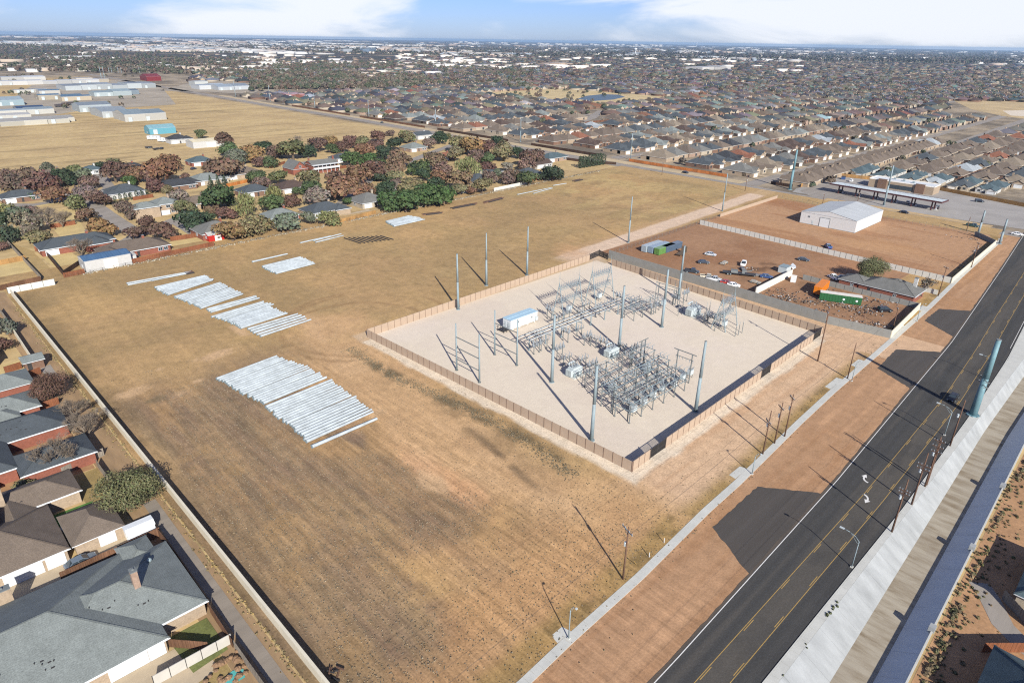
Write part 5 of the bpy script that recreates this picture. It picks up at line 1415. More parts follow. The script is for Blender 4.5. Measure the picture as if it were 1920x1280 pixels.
def house(label, blocks, roof, wall, origin=None, name='house', cat='house', rz=0.0, garages=(), windows=(), doors=(), chimneys=(), vents=0, group=None, roofmat='shingle', wallmat='brick', trim='white'):
    x0 = min(b[0] for b in blocks); x1 = max(b[1] for b in blocks); y0 = min(b[2] for b in blocks); y1 = max(b[3] for b in blocks)
    if origin is None:
        ox, oy = (x0+x1)/2, (y0+y1)/2; origin = (ox, oy, 0.0)
    else: ox = oy = 0
    t = thing(name, label, cat, origin, rz, group)
    rr = random.Random(int(origin[0]*13+origin[1]*7))
    for k, b in enumerate(blocks):
        bx = (b[0]-ox, b[1]-ox, b[2]-oy, b[3]-oy, *b[4:])
        dz = k*0.004
        obj('wall', wall_mb(*bx), MAT[wallmat], t, color=WALLC[wall])
        obj('roof', roof_mb(*bx), [MAT[roofmat], MAT[trim]], t, color=ROOFC[roof])
        if vents and b[6] == 'h':
            mb = MB(); q0, q1, q2, q3, ez, pi_ = bx[0]-.45, bx[1]+.45, bx[2]-.45, bx[3]+.45, bx[4]-.1+.17, bx[5]; dx_, dy_ = q1-q0, q3-q2; hh = min(dx_, dy_)/2
            if dx_ >= dy_: ra, rb = (q0+hh, (q2+q3)/2, ez+hh*pi_), (q1-hh, (q2+q3)/2, ez+hh*pi_); pr = [((q0, q2, ez), ra), ((q0, q3, ez), ra), ((q1, q2, ez), rb), ((q1, q3, ez), rb), (ra, rb)]
            else: ra, rb = ((q0+q1)/2, q2+hh, ez+hh*pi_), ((q0+q1)/2, q3-hh, ez+hh*pi_); pr = [((q0, q2, ez), ra), ((q1, q2, ez), ra), ((q0, q3, ez), rb), ((q1, q3, ez), rb), (ra, rb)]
            for a_, b_ in pr: mb.bar(a_, b_, .3, .07)
            obj('ridge_cap', mb, MAT['shingle'], t, color=tuple(c*.86 for c in ROOFC[roof]))
            mb = MB(); mb.box(bx[0]-.56, bx[1]+.56, bx[2]-.58, bx[2]-.46, bx[4]-.16, bx[4]-.04, bottom=True); obj('gutter', mb, MAT['white'], t)
        if vents and k < 2:
            mb = MB()
            for i in range(vents):
                u = rr.uniform(.3, .7); v = rr.uniform(.15, .4)
                X = bx[0]+(bx[1]-bx[0])*u; Y = bx[2]+(bx[3]-bx[2])*v; zz = bx[4]+min(Y-bx[2], X-bx[0], bx[1]-X, bx[3]-Y)*bx[5]
                mb.tube((X, Y, zz-.1), (X, Y, zz+.45), .07, n=6)
                if i % 3 == 0: mb.box(X+.6, X+1.0, Y-.2, Y+.2, zz-.15, zz+.25)
            obj('roof_vents', mb, MAT['dark'], t)
    for g in garages: add_garage(t, g[0], g[1]-(ox if g[0][1] == 'y' else oy), g[2]-(ox if g[0][1] == 'y' else oy), g[3]-(oy if g[0][1] == 'y' else ox))
    for g in windows: add_window(t, g[0], g[1]-(ox if g[0][1] == 'y' else oy), g[2]-(ox if g[0][1] == 'y' else oy), g[3]-(oy if g[0][1] == 'y' else ox), *g[4:])
    for g in doors: add_door(t, g[0], g[1]-(ox if g[0][1] == 'y' else oy), g[2]-(oy if g[0][1] == 'y' else ox))
    for c in chimneys: add_chimney(t, c[0]-ox, c[1]-oy, c[2], WALLC[c[3]] if len(c) > 3 else WALLC[wall], *(c[4:] if len(c) > 4 else ()))
    return t
gxp = lambda px, py, z=0.0: G(px, py, z).x
gyp = lambda px, py, z=0.0: G(px, py, z).y

# --- the near houses on the left edge
house('large grey shingled house with tan brick chimney, nearest the camera at the lower left',
      [(-64, -43.6, 57.7, 74.6, 2.7, .38, 'h'), (-78, -50.2, 54.6, 76.5, 2.75, .38, 'h'), (-74, -64.5, 50.0, 60, 2.7, .45, 'gy'), (-49.5, -45.5, 73, 78.5, 2.65, .36, 'h')], 'grey', 'tan',
      garages=[('-y', gxp(201, 1264), gxp(275, 1228), 54.6), ('-y', gxp(278, 1235)+.1, gxp(313, 1213)-.3, 54.6)],
      chimneys=[(-50.3, 64.4, 8.3, 'pink', 0.85, 1.1), (-65.0, 77.6, 5.0, 'tan', 2.0, 1.2, 0.0)], vents=7)
t = thing('roof_turbine', 'shiny metal turbine vent on the big grey roof', 'roof vent', (-47.0, 69.8, 4.15)); mb = MB(); mb.lathe((0, 0, 0), [(.14, -.6), (.14, .1), (.32, .3), (.34, .55), (.2, .75), (.05, .8)], 9); obj('cowl', mb, MAT['galv'], t)
mb = MB(); mb.lathe((0, 0, .82), [(.06, 0), (.03, .08)], 6); obj('knob', mb, MAT['galv_dark'], t)
house('brown shingled house with white garage doors beside the dark parked car',
      [(-80, -55.6, 84.4, 99.0, 2.7, .42, 'h'), (-72, -50.0, 100.4, 108.5, 2.75, .42, 'h'), (-63.5, -57.2, 96.5, 104, 2.7, .42, 'gy'), (-78, -63, 90, 106, 2.7, .4, 'gx')], 'brown', 'tan',
      garages=[('-y', gxp(8, 1094), gxp(79, 1056), 84.4), ('-y', gxp(85, 1056), gxp(119, 1038), 84.4)], chimneys=[(-61.2, 102.4, 7.4, 'tan', 1.2, 1.2)] , vents=6)
house('small brown hip roofed garage with one white door next to the white shed', [(-54.4, -47.2, 84.6, 94.2, 2.5, .5, 'h')], 'brown', 'tan', name='garage', cat='garage',
      garages=[('-y', -51.0, -48.4, 84.6)], windows=[('-x', 88, 89.2, -54.4)])
house('dark slate roofed red brick house behind the two bare grey trees',
      [(-80, -57.0, 116.5, 134, 2.8, .42, 'h'), (-66, -45.6, 128.2, 138.0, 2.7, .42, 'h'), (-56.5, -44.3, 112.6, 121.0, 2.65, .42, 'h'), (-74, -62, 111.8, 120, 2.7, .5, 'gy')], 'slate', 'red',
      vents=6)
house('grey roofed red brick house left of the big dark red tree', [(-66, -48.2, 141.4, 150.5, 2.7, .4, 'h'), (-60, -52.5, 138.8, 144, 2.7, .4, 'h')], 'grey', 'red', vents=2)
t = house('grey roofed brick house with dark solar panels on its roof', [(-66, -46.8, 155.3, 164.5, 2.7, .42, 'h')], 'grey', 'red')
mb = MB()
for i, (a, b, c, d) in enumerate([(0, 2.4, 0, 1.6), (2.45, 4.8, 0, 1.6), (0, 2.4, 1.65, 3.2)]):
    x = -4.5; y = -3.4; z0 = 3.15
    mb.add([(x+a, y+c, z0+c*.42), (x+b, y+c, z0+c*.42), (x+b, y+d, z0+d*.42), (x+a, y+d, z0+d*.42)], [(0, 1, 2, 3)])
o = obj('solar_panel', mb, MAT['glass'], t)
house('small grey roofed outbuilding at the alley beyond the solar panel house', [(-46.0, -41.9, 169.2, 173.8, 2.4, .35, 'gx')], 'grey', 'brown', name='shed', cat='shed', doors=[('-y', -45.5, 169.2)])
house('brown roofed house at the left edge beyond the alley turn', [(-66, -50.5, 178, 187, 2.7, .4, 'h')], 'brown', 'red', windows=[('-y', -56, -54, 178)])
house('grey roofed house at the left edge near the white corner wall', [(-66, -49.5, 205, 216, 2.7, .4, 'h')], 'grey', 'tan', windows=[('-y', -56, -54, 205)])
# white shed
t = thing('shed', 'white vaulted shed in the corner of the yard by the brown fence', 'shed', (-45.0, 83.3, 0))
mb = MB(); mb.box(-2.2, 2.2, -1.3, 1.3, 0, 2.0); obj('wall', mb, MAT['white'], t)
mb = MB(); mb.add([(-2.3, -1.5, 1.95), (2.3, -1.5, 1.95), (2.3, -.7, 2.65), (-2.3, -.7, 2.65), (2.3, .7, 2.65), (-2.3, .7, 2.65), (2.3, 1.5, 1.95), (-2.3, 1.5, 1.95)], [(0, 1, 2, 3), (3, 2, 4, 5), (5, 4, 6, 7), (1, 6, 4, 2), (0, 3, 5, 7)]); obj('roof', mb, MAT['white'], t)
mb = MB(); mb.box(-2.25, -2.2, -.6, .6, 0, 1.8); obj('door', mb, MAT['trim'], t)

# yards
def sheet_obj(name, pts, z, mat): 
    mb = MB(); mb.sheet(pts, z); return tag(obj(name, mb, mat), kind='structure')
LAWN = simple('winter_lawn', alb(206, 182, 126), 0.95, 0.16, 0.2, fine=3)
LAWN2 = simple('dull_lawn', alb(160, 138, 90), 0.95, 0.25, 0.25, fine=3)
GREEN = simple('green_lawn', alb(112, 118, 68), 0.95, 0.3, 0.4, fine=3)
sheet_obj('yard', [(-60, 0), (-45.1, 0), (-45.1, 54), (-60, 54)], -0.015, LAWN2)
sheet_obj('driveway', [(-64, 44.5), (-46.2, 47), (-46.2, 54.5), (-64, 54.5)], 0.0, MAT['conc_drive'])
sheet_obj('lawn', [(-49.0, 48.6), (-43.9, 49.2), (-43.9, 57.0), (-49.6, 57.0)], 0.012, GREEN)
sheet_obj('driveway', [(-80, 77.2), (-46.8, 77.2), (-46.8, 84.5), (-80, 84.5)], -0.005, MAT['conc_drive'])
sheet_obj('lawn', [(-49.5, 93.8), (-44.9, 93.8), (-44.9, 110.5), (-49.9, 110.5)], -0.01, LAWN2)
sheet_obj('lawn', [(-55.4, 95.2), (-49.2, 95.6), (-48.5, 99.4), (-55.4, 99.6)], 0.004, simple('bright_green_lawn', alb(86, 124, 60), .95, .3, .5, fine=3))
sheet_obj('patio', [(-54.6, 92.6), (-48.4, 91.8), (-49.5, 95.5), (-55, 95)], 0.008, MAT['conc'])
sheet_obj('yard', [(-70, 110.7), (-45.2, 110.7), (-45.2, 139.5), (-70, 139.5)], -0.02, simple('bare_yard', alb(172, 134, 96), .95, .2, .3, fine=3))
sheet_obj('lawn', [(-70, 167), (-45.2, 167), (-45.2, 178), (-70, 178)], -0.01, LAWN)
# fences of the near yards
BF = alb(132, 98, 76, 2.0); OF = alb(160, 104, 74, 2.1); GF = alb(168, 158, 144, 2.0); DF = alb(88, 68, 56, 1.8); WF = alb(200, 156, 100, 2.0)
board_fence('brown board fence running behind the dark parked car up to the white shed', [G(116, 1090), G(302, 1004)], BF, 1.9, 2.8)
board_fence('dark board fence along the alley beside the large grey house', [(-42.9, 80.9), (-42.7, 72), (-42.9, 58.2)], BF, 1.9, 2.6)
board_fence('brown board fence round the small green lawn at the near corner', [(-43.1, 57.6), (-43.3, 48.9)], BF, 1.8, 2.6)
board_fence('low brown board fence dividing the green lawn from the driveway', [G(318, 1212), G(392, 1218)], BF, 1.6, 2.4)
panel_wall('panel_fence', 'pale grey panel fence with dark joints at the bottom left edge', 'fence', G(290, 1285)[:2], G(436, 1204)[:2], 2.0, 1.8, simple('pale_fence_panel', alb(196, 192, 182, 1.5), .9, .08, .6), MAT['dark'], th=.1, pw=.08, ph=.02)
board_fence('grey board fence along the alley at the very bottom left', [(-43.2, 48.5), (-43.1, 30)], GF, 1.8, 2.6)
board_fence('weathered board fence between the slate roofed house and the small dry lawn', [G(118, 891), G(196, 853)], GF, 1.8, 2.4)
board_fence('pale board fence along the alley beside the small dry lawn', [(-44.7, 111.0), (-44.6, 94)], GF, 1.8, 2.6)
board_fence('orange brown board fence below the big dark red tree', [G(0, 795), G(112, 757)], OF, 1.9, 2.4)
board_fence('orange board fence behind the solar panel house', [G(10, 700), G(42, 690)], OF, 1.9, 2.4)
board_fence('orange board fence piece beside the small grey outbuilding', [G(58, 708), G(78, 700)], OF, 1.9, 2.0)
panel_wall('yard_wall', 'pale wall of the lawn yard along the alley at the left', 'wall', G(22, 618)[:2], G(60, 676)[:2], 4.0, 1.9, MAT['cream_wall'], None, th=.2)
board_fence('dark fence along the alley at the far left edge', [G(0, 585), G(20, 612)], GF, 1.8, 2.4)
# rocks and little pool at the bottom
t = thing('rock_garden', 'rock garden of brown boulders round a small turquoise pool at the bottom edge', 'rock garden', (*G(432, 1262)[:2], 0))
rr = random.Random(5)
def rock(rr, r):
    mb = MB(); n = 7; prof = []
    rings = [(0.95, 0), (1.05, .3), (.8, .65), (.35, .9)]
    v = []
    for q, z in rings:
        for i in range(n):
            a = 2*math.pi*i/n; k = r*q*rr.uniform(.75, 1.2); v.append((k*math.cos(a), k*math.sin(a), r*z*rr.uniform(.8, 1.1)))
    f = []
    for k in range(3):
        for i in range(n): f.append((k*n+i, k*n+(i+1) % n, (k+1)*n+(i+1) % n, (k+1)*n+i))
    f.append(tuple(range(3*n, 4*n))); mb.add(v, f); return mb
rm = simple('sandstone', alb(160, 128, 98, 1.9), .95, .3, .8, fine=4)
for i in range(24):
    a = i/24*2*math.pi*1.0; R = rr.uniform(1.5, 3.2)
    o = obj('boulder', rock(rr, rr.uniform(.3, .6)), rm, t, (R*math.cos(a), R*math.sin(a)*.8+.8, rr.uniform(-.1, .5 if math.sin(a) > 0 else .05)))
mb = MB(); mb.sheet([(-1.4, -1.9), (1.2, -2.0), (1.6, -.5), (.4, .2), (-1.1, -.2)], .06); o = obj('pool_water', mb, simple('turquoise_water', alb(96, 186, 178), .08, .1, 1, spec=.6), t)

# --- the older neighbourhood beyond the back fence
def nhouse(label, px, py, sx, sy, roof, wall, eave=2.7, pitch=.45, kind='h', wing=None, chim=True, gar=True, **kw):
    c = G(px, py, eave+1.0)
    bl = [(c.x-sx/2, c.x+sx/2, c.y-sy/2, c.y+sy/2, eave, pitch, kind)]
    if wing: 
        wx, wy, wsx, wsy = wing; bl.append((c.x+wx-wsx/2, c.x+wx+wsx/2, c.y+wy-wsy/2, c.y+wy+wsy/2, eave-.05, pitch, kw.pop('wkind', 'h')))
    y0 = bl[0][2]; x0 = bl[0][0]
    ga = [('-y', bl[0][0]+1.2, bl[0][0]+5.8, y0)] if gar and sx > 9 else []
    wi = [('-y', bl[0][1]-4.5, bl[0][1]-3, y0), ('-x', c.y-1, c.y+.6, x0), ('-y', bl[0][1]-2.4, bl[0][1]-1.0, y0)]
    if eave > 4: wi += [('-y', c.x-1, c.x+.8, y0, 3.4, 4.6), ('-x', c.y-1, c.y+.6, x0, 3.4, 4.6)]
    return house(label, bl, roof, wall, garages=ga, windows=wi, doors=[('-y', c.x-.4, y0)], chimneys=[(c.x+sx*.18, c.y, eave+min(sx, sy)/2*pitch+1.2)] if chim else [], vents=2, **kw)
ANCH = []      # landmarks for the labels of the trees
def nh(label, short, px, py, *a, **k):
    nhouse(label, px, py, *a, **k); ANCH.append((short, px, py))
nh('dark grey roofed brick house at the far left edge among the trees', 'dark roofed house at the left edge', 36, 362, 17, 11, 'slate', 'brown')
nh('navy roofed house with a white garage front behind a row of small cypresses', 'navy roofed house', 232, 353, 17, 14, 'slate', 'white', wing=(-7, -4, 8, 8))
nh('small grey roofed white house by the golden field', 'small grey roofed white house', 170, 314, 11, 9, 'teal', 'white')
nh('two storey tan house with grey roof in the middle of the left neighbourhood', 'two storey tan house', 307, 375, 11, 10, 'grey', 'tan', eave=5.2, wing=(-10, -3, 11, 8))
nh('low dark roofed house behind the two storey tan house', 'low dark roofed house', 327, 342, 20, 12, 'char', 'brown', wing=(9, 4, 10, 10))
nh('teal grey roofed house near the white metal building', 'teal roofed house', 374, 298, 15, 12, 'teal', 'red')
nh('pale grey roofed long house with a bright patio', 'pale grey roofed long house', 388, 331, 20, 13, 'grey', 'cream', wing=(8, 3, 10, 9))
nh('wide brown roofed house left of the red brick barn gabled house', 'wide brown roofed house', 450, 320, 22, 14, 'brown', 'tan', wing=(7, -5, 9, 9))
nh('charcoal roofed house in front of the bright orange fence', 'charcoal roofed house', 474, 352, 16, 12, 'slate', 'brown')
nh('dark brown roofed house right of the willow', 'dark brown roofed house', 545, 345, 17, 13, 'dbrown', 'tan')
nh('brown roofed house behind the large green tree', 'brown roofed house behind the large green tree', 368, 374, 16, 12, 'brown', 'tan')
nh('dark grey roofed house with yard of bare concrete by the back fence', 'dark grey roofed house by the back fence', 605, 387, 19, 13, 'slate', 'tan', wing=(7, -3, 8, 9))
nh('grey roofed house almost hidden by a grey green tree', 'half hidden grey roofed house', 523, 398, 15, 12, 'grey', 'red')
nh('grey roofed brick house behind the red shed', 'grey roofed house behind the red shed', 402, 424, 16, 14, 'midgrey', 'red')
nh('grey hip roofed house between the rust tree and the bright green hedge', 'grey hip roofed house', 689, 370, 16, 15, 'midgrey', 'cream')
nh('dark slate roofed house behind the leafless white tree', 'dark slate house behind the leafless tree', 140, 448, 26, 11, 'slate', 'red', wing=(6, -5, 9, 9))
nh('long brown roofed house with a wide driveway behind the blue roofed shed', 'long brown roofed house', 248, 458, 24, 12, 'brown2', 'red', wing=(-9, -4, 9, 12))
nh('blue grey roofed house with solar panels among rust coloured trees', 'solar panelled house', 775, 273, 16, 14, 'grey', 'pink')
nh('white walled gabled house at the edge of the golden field', 'white gabled house', 790, 250, 16, 11, 'slate', 'white', kind='gx', eave=3.4)
nh('dark grey roofed house near the far right end of the back fence', 'dark roofed house near the fence end', 895, 332, 15, 13, 'slate', 'cream')
nh('slate roofed house below the long white wall piece', 'slate roofed house', 988, 322, 18, 14, 'slate', 'tan')
nh('house with bright white gable ends beside the big round conifer', 'white gable ended house', 1012, 303, 15, 10, 'dbrown', 'white', kind='gx')
nh('grey blue roofed house by the cross road behind the conifer row', 'grey blue roofed house', 1036, 291, 20, 12, 'teal', 'pink')
nh('brown roofed house hidden among green trees right of the rust trees', 'hidden brown roofed house', 745, 345, 17, 13, 'brown2', 'tan')
nh('terracotta walled house by the gold trees', 'terracotta house', 834, 289, 12, 9, 'red', 'red')
nh('dark roofed house beyond the two storey porch house', 'dark roofed house beyond the porch house', 640, 292, 15, 11, 'slate', 'brown')
nh('brown roofed house at the left edge of the golden field', 'brown roofed house by the golden field', 98, 322, 16, 10, 'brown', 'brown')
nh('dark roofed house left of the rust trees near the golden field', 'dark roofed house left of the rust trees', 237, 311, 20, 11, 'char', 'red')
nh('slate roofed house behind the gold and red trees by the cross road', 'slate house by the cross road', 917, 318, 14, 11, 'slate', 'tan')
# red brick house with porch and its barn gabled wing
c = G(602, 305, 5.5)
t = house('two storey house with a long white porch and grey roof', [(c.x-9, c.x+9, c.y-5, c.y+5, 5.4, .4, 'gx')], 'midgrey', 'red', windows=[('-y', c.x-7+2.8*k, c.x-5.6+2.8*k, c.y-5, 3.6, 4.9) for k in range(5)], chimneys=[(c.x+8.2, c.y-1, 9.4), (c.x-8.6, c.y, 9.2)])
mb = MB(); mb.box(-9.4, 9.4, -7.2, -5.02, 2.7, 2.9, bottom=True)
for k in range(7): mb.box(-9.2+3*k, -9.0+3*k, -7.1, -6.9, 0, 5.2)
mb.box(-9.4, 9.4, -7.15, -7.05, 3.0, 3.8, bottom=True); mb.box(-9.6, 9.6, -7.4, -5.03, 5.2, 5.4, bottom=True); obj('porch', mb, MAT['white'], t)
ANCH.append(('porch house', 602, 303))
c = G(553, 312, 4)
house('red brick house with steep barn gable beside the porch house', [(c.x-5, c.x+5, c.y-7, c.y+7, 3.4, .85, 'gy'), (c.x+3, c.x+12, c.y-2, c.y+6, 3.2, .6, 'gx')], 'midgrey', 'red', windows=[('-y', c.x-.7, c.x+.7, c.y-7, 4.0, 5.4)])
ANCH.append(('red barn gabled house', 553, 310))
# sheds by the back fence
def shed(label, short, px, py, sx, sy, eave, roof, wall, pitch=.25, kind='gx', name='shed', mats=('metalroof', 'paint'), doors=True, cat='shed', group=None, roll=0):
    c = G(px, py, 0); ANCH.append((short, px, py)) if short else None
    t = thing(name, label, cat, (c.x, c.y, 0), 0, group)
    b = (-sx/2, sx/2, -sy/2, sy/2, eave, pitch, kind)
    obj('wall', wall_mb(*b), MAT[mats[1]], t, color=WALLC[wall] if isinstance(wall, str) else wall)
    obj('roof', roof_mb(*b, oh=.15, th=.08), [MAT[mats[0]], MAT['white']], t, color=ROOFC[roof] if isinstance(roof, str) else roof)
    if doors:
        add_garage(t, '-y', -sx*.1, sx*.1+1.5, -sy/2, min(eave-.4, 3.6), 'trim'); add_window(t, '-x', -.6, .6, -sx/2, 1.0, 2.0)
        for k in range(roll): add_garage(t, '-y', -sx/2+1+k*(sx-2)/max(1, roll), -sx/2+1+k*(sx-2)/max(1, roll)+3.2, -sy/2, min(eave-.5, 3.4), 'equip')
    return t
shed('white metal shed with bright blue roof at the back fence', 'blue roofed shed', 200, 498, 15.5, 9, 4.2, 'blue', 'white', .2)
shed('white carport roof beside the blue roofed shed', '', 238, 490, 6, 5, 2.6, 'white', 'white', .1)
shed('small red shed with pale roof at the back fence', 'red shed', 402, 449, 6.5, 5.5, 2.7, 'white', alb(196, 44, 36, 1.7), .3)
shed('small white shed near the far right end of the back fence', 'small white shed', 866, 361, 5, 3.5, 2.3, 'white', 'white', .2)
shed('white metal building with pale yellow roof beyond the teal roofed house', 'white metal building', 388, 274, 26, 15, 4.6, alb(226, 214, 180), 'white', .18, name='metal_building', cat='building')
# fences of the neighbourhood
for pts, col, lb in [([(120, 521), (160, 513)], OF, 'rusty orange fence left of the blue roofed shed'), ([(228, 499), (402, 461)], OF, 'long red brown fence along the back of the long brown roofed house'), ([(66, 453), (119, 517)], DF, 'dark fence on the left side of the leafless tree yard'),
                     ([(120, 517), (160, 490)], DF, 'short dark fence behind the leafless white tree'), ([(10, 452), (78, 525)], GF, 'tan board fence along the grassy lane at the left'), ([(0, 545), (78, 527)], BF, 'brown fence of the lowest left lawn yard'), ([(0, 497), (50, 487)], WF, 'tan fence between the two left lawn yards'),
                     ([(66, 471), (90, 468)], OF, 'short orange fence beside the dark slate house'), ([(95, 428), (142, 421)], OF, 'short orange fence below the pale bare trees'), ([(632, 420), (705, 401)], WF, 'bright yellow board fence at the back of the concrete yard'), ([(425, 351), (470, 341)], alb(214, 140, 76, 2.0), 'bright orange fence beside the charcoal roofed house'),
                     ([(320, 452), (388, 442)], OF, 'red brown fence at the top of the pale lawn'), ([(505, 316), (535, 307)], OF, 'orange fence left of the red barn gabled house'), ([(570, 325), (650, 315)], OF, 'orange fence in front of the porch house'), ([(995, 340), (1040, 332)], alb(140, 76, 56, 1.6), 'dark red fence below the big round conifer'),
                     ([(1060, 300), (1105, 306), (1155, 309)], DF, 'dark fence beside the dark conifer row'), ([(250, 376), (288, 370)], OF, 'orange fence behind the small cypresses')]:
    board_fence(lb, [G(*p) for p in pts], col, 1.9, 2.8)
panel_wall('white_wall', 'white panel wall piece near the far right end of the back fence', 'wall', P3(926, 359), P3(987, 346), 2.6, 2.0, MAT['white_wall'], None, th=.1)
for pts in [[(60, 470), (112, 520), (75, 524), (20, 455)]]: sheet_obj('grass_lane', [P3(*p) for p in pts], 0.005, simple('lane_grass', alb(178, 152, 102), .95, .2, .25, fine=2.5))
for pts in [[(0, 497), (50, 488), (76, 524), (0, 540)], [(68, 474), (125, 470), (160, 488), (119, 515)], [(320, 453), (388, 443), (400, 458), (300, 478)], [(320, 430), (345, 425), (395, 442), (325, 450)], [(100, 430), (150, 415), (165, 440), (120, 452)],
            [(60, 385), (120, 372), (125, 380), (40, 392)], [(110, 395), (150, 385), (170, 410), (130, 420)]]: sheet_obj('lawn', [P3(*p) for p in pts], 0.012, LAWN)
sheet_obj('patio', [P3(*p) for p in [(640, 404), (690, 392), (705, 399), (636, 416)]], 0.012, MAT['conc_drive'])

# ------------------------------------------------------------------ trees
def crown_mesh(name, seed, n, leaf, lobes=9, shape='round'):
    """Crown of small leaf clumps through several lobes; unit radius, from z = 0 to about 1.6."""
    r = np.random.default_rng(seed)
    if shape == 'cone':
        z = r.random(n)**1.5; rad_ = (1-z)*0.95*(0.55+0.45*r.random(n))+.04; a = r.random(n)*2*np.pi
        P = np.stack([rad_*np.cos(a), rad_*np.sin(a), z*2.6+.05], 1); tone = r.uniform(.75, 1.2, n)
        nrm = np.stack([np.cos(a), np.sin(a), .5+0*a], 1)
    elif shape == 'column':
        z = r.random(n); rad_ = np.sqrt(np.clip(1-(2*z-1)**4, 0.05, 1))*(0.55+0.45*r.random(n)); a = r.random(n)*2*np.pi
        P = np.stack([rad_*np.cos(a), rad_*np.sin(a), z*2.4], 1); tone = r.uniform(.75, 1.2, n)
        nrm = np.stack([np.cos(a), np.sin(a), .3+0*a], 1)
    else:
        a = r.random(lobes)*2*np.pi; q = np.sqrt(r.random(lobes))*0.66; zz = r.uniform(.28, 1.0, lobes)
        a[0] = 0; q[0] = 0; zz[0] = .70
        q *= np.where(zz > .95, .7, 1)
        LC = np.stack([q*np.cos(a), q*np.sin(a), zz], 1); LR = r.uniform(.34, .52, lobes); LT = r.uniform(.85, 1.15, lobes); LR[0] = .68
        k = r.choice(lobes, n, p=LR**2/np.sum(LR**2))
        d = r.normal(size=(n, 3)); d /= np.linalg.norm(d, axis=1, keepdims=True)
        d[:, 2] = np.where(d[:, 2] < -.45, -d[:, 2]*.6, d[:, 2])
        rr_ = (0.62+0.42*r.random(n)**.7)
        P = LC[k]+d*(LR[k]*rr_)[:, None]*np.array([1, 1, .85])
        tone = LT[k]*r.uniform(.76, 1.24, n); nrm = d
        if shape == 'willow': P[:, 2] -= np.where(r.random(n) < .5, r.random(n)*.45*np.hypot(P[:, 0], P[:, 1]), 0); P[:, 2] = np.maximum(P[:, 2], .15)
    nrm = nrm+r.normal(size=(n, 3))*.38; nrm /= np.linalg.norm(nrm, axis=1, keepdims=True)
    t = np.cross(nrm, r.normal(size=(n, 3))); t /= np.linalg.norm(t, axis=1, keepdims=True); b = np.cross(nrm, t)
    s = leaf*r.uniform(.55, 1.35, n)[:, None]
    if shape == 'willow': b = b*.6; t = t*.6+np.array([0, 0, -1.0])*.9
    asp = r.uniform(.6, 1.0, n)[:, None]
    V = np.stack([P-t*s-b*s*asp*.4, P+t*s*.1-b*s*asp, P+t*s+b*s*asp*.3, P-t*s*.15+b*s*asp], 1).reshape(-1, 3)
    F = np.arange(4*n).reshape(-1, 4)
    hue = r.normal(size=(n, 3))*.07
    T = np.clip(tone[:, None]*(1+hue), .3, 1.9)
    return np_mesh(name, V, F, MAT['leaf'], T)
def branches(seed, levels=5, spread=.55, twig=.012, up=.2, n0=3, mats='twig'):
    """Bare crown: forking tapered limbs; unit scale about 1 high."""
    rr = random.Random(seed); mb = MB()
    def grow(p, d, L, r, lv):
        q = p+d*L
        mb.tube(p, q, r, r*.7, 5 if lv > 3 else 3, cap=False)
        if lv == 0: return
        k = rr.choice((2, 3, 3)) if lv > 1 else 3
        for i in range(k):
            ax = Vector((rr.gauss(0, 1), rr.gauss(0, 1), rr.gauss(0, .4)))
            nd = (d+ax.normalized()*spread*rr.uniform(.6, 1.3)+Vector((0, 0, up))).normalized()
            grow(q if i else p.lerp(q, .75), nd, L*rr.uniform(.62, .85), max(r*.62, twig*.35), lv-1)
    for i in range(n0):
        a = 2*math.pi*(i+rr.random()*.6)/n0
        grow(Vector((0, 0, .12)), Vector((math.cos(a)*.6, math.sin(a)*.6, 1)).normalized(), .27, .03, levels)
    return mb.mesh('branches', MAT[mats])
def trunk_mesh(seed):
    rr = random.Random(seed); mb = MB()
    mb.tube((0, 0, -.05), (0.02, 0, .45), .075, .05, 7, cap=False)
    for i in range(5):
        a = i/5*6.28+rr.random(); mb.tube((0.02, 0, .38+.03*i), (.45*math.cos(a), .45*math.sin(a), .85+.15*rr.random()), .035, .012, 5, cap=False)
    return mb.mesh('trunk', MAT['bark'])
CROWNS = {'round': [crown_mesh('crown', 100+i, 1300, .088, 13) for i in range(6)], 'near': [crown_mesh('crown', 140+i, 15000, .025, 24) for i in range(2)],
          'willow': [crown_mesh('crown', 150+i, 1500, .075, 12, 'willow') for i in range(2)], 'cone': [crown_mesh('crown', 160+i, 420, .1, 1, 'cone') for i in range(2)],
          'column': [crown_mesh('crown', 170+i, 360, .12, 1, 'column') for i in range(2)], 'sparse': [crown_mesh('crown', 180+i, 330, .075, 12) for i in range(3)]}
TRUNKS = [trunk_mesh(i) for i in range(3)]
BARE = [branches(i, 7, .55, .006, .10, 5) for i in range(3)]
def tcol(r, g, b):
    m = (r+g+b)/3; return tuple(min(.6, 1.0*x) for x in alb(*(m+(c-m)*.78 for c in (r, g, b))))
TC = {'dred': (tcol(106, 78, 66), 'dark red'), 'rust': (tcol(130, 94, 68), 'rust coloured'), 'rb': (tcol(120, 96, 72), 'red brown'), 'brn': (tcol(118, 96, 82), 'dull brown'), 'gb': (tcol(124, 112, 102), 'greyish brown'),
      'gold': (tcol(138, 110, 66), 'golden brown'), 'ol': (tcol(124, 116, 78), 'olive'), 'olg': (tcol(108, 110, 68), 'olive green'), 'grn': (tcol(78, 94, 56), 'green'), 'dg': (tcol(62, 78, 54), 'dark green'),
      'bg': (tcol(76, 100, 54), 'bright green'), 'yg': (tcol(126, 130, 74), 'yellow green'), 'gg': (tcol(102, 108, 88), 'grey green'), 'pale': (tcol(140, 130, 106), 'pale')}
TKN = [0]
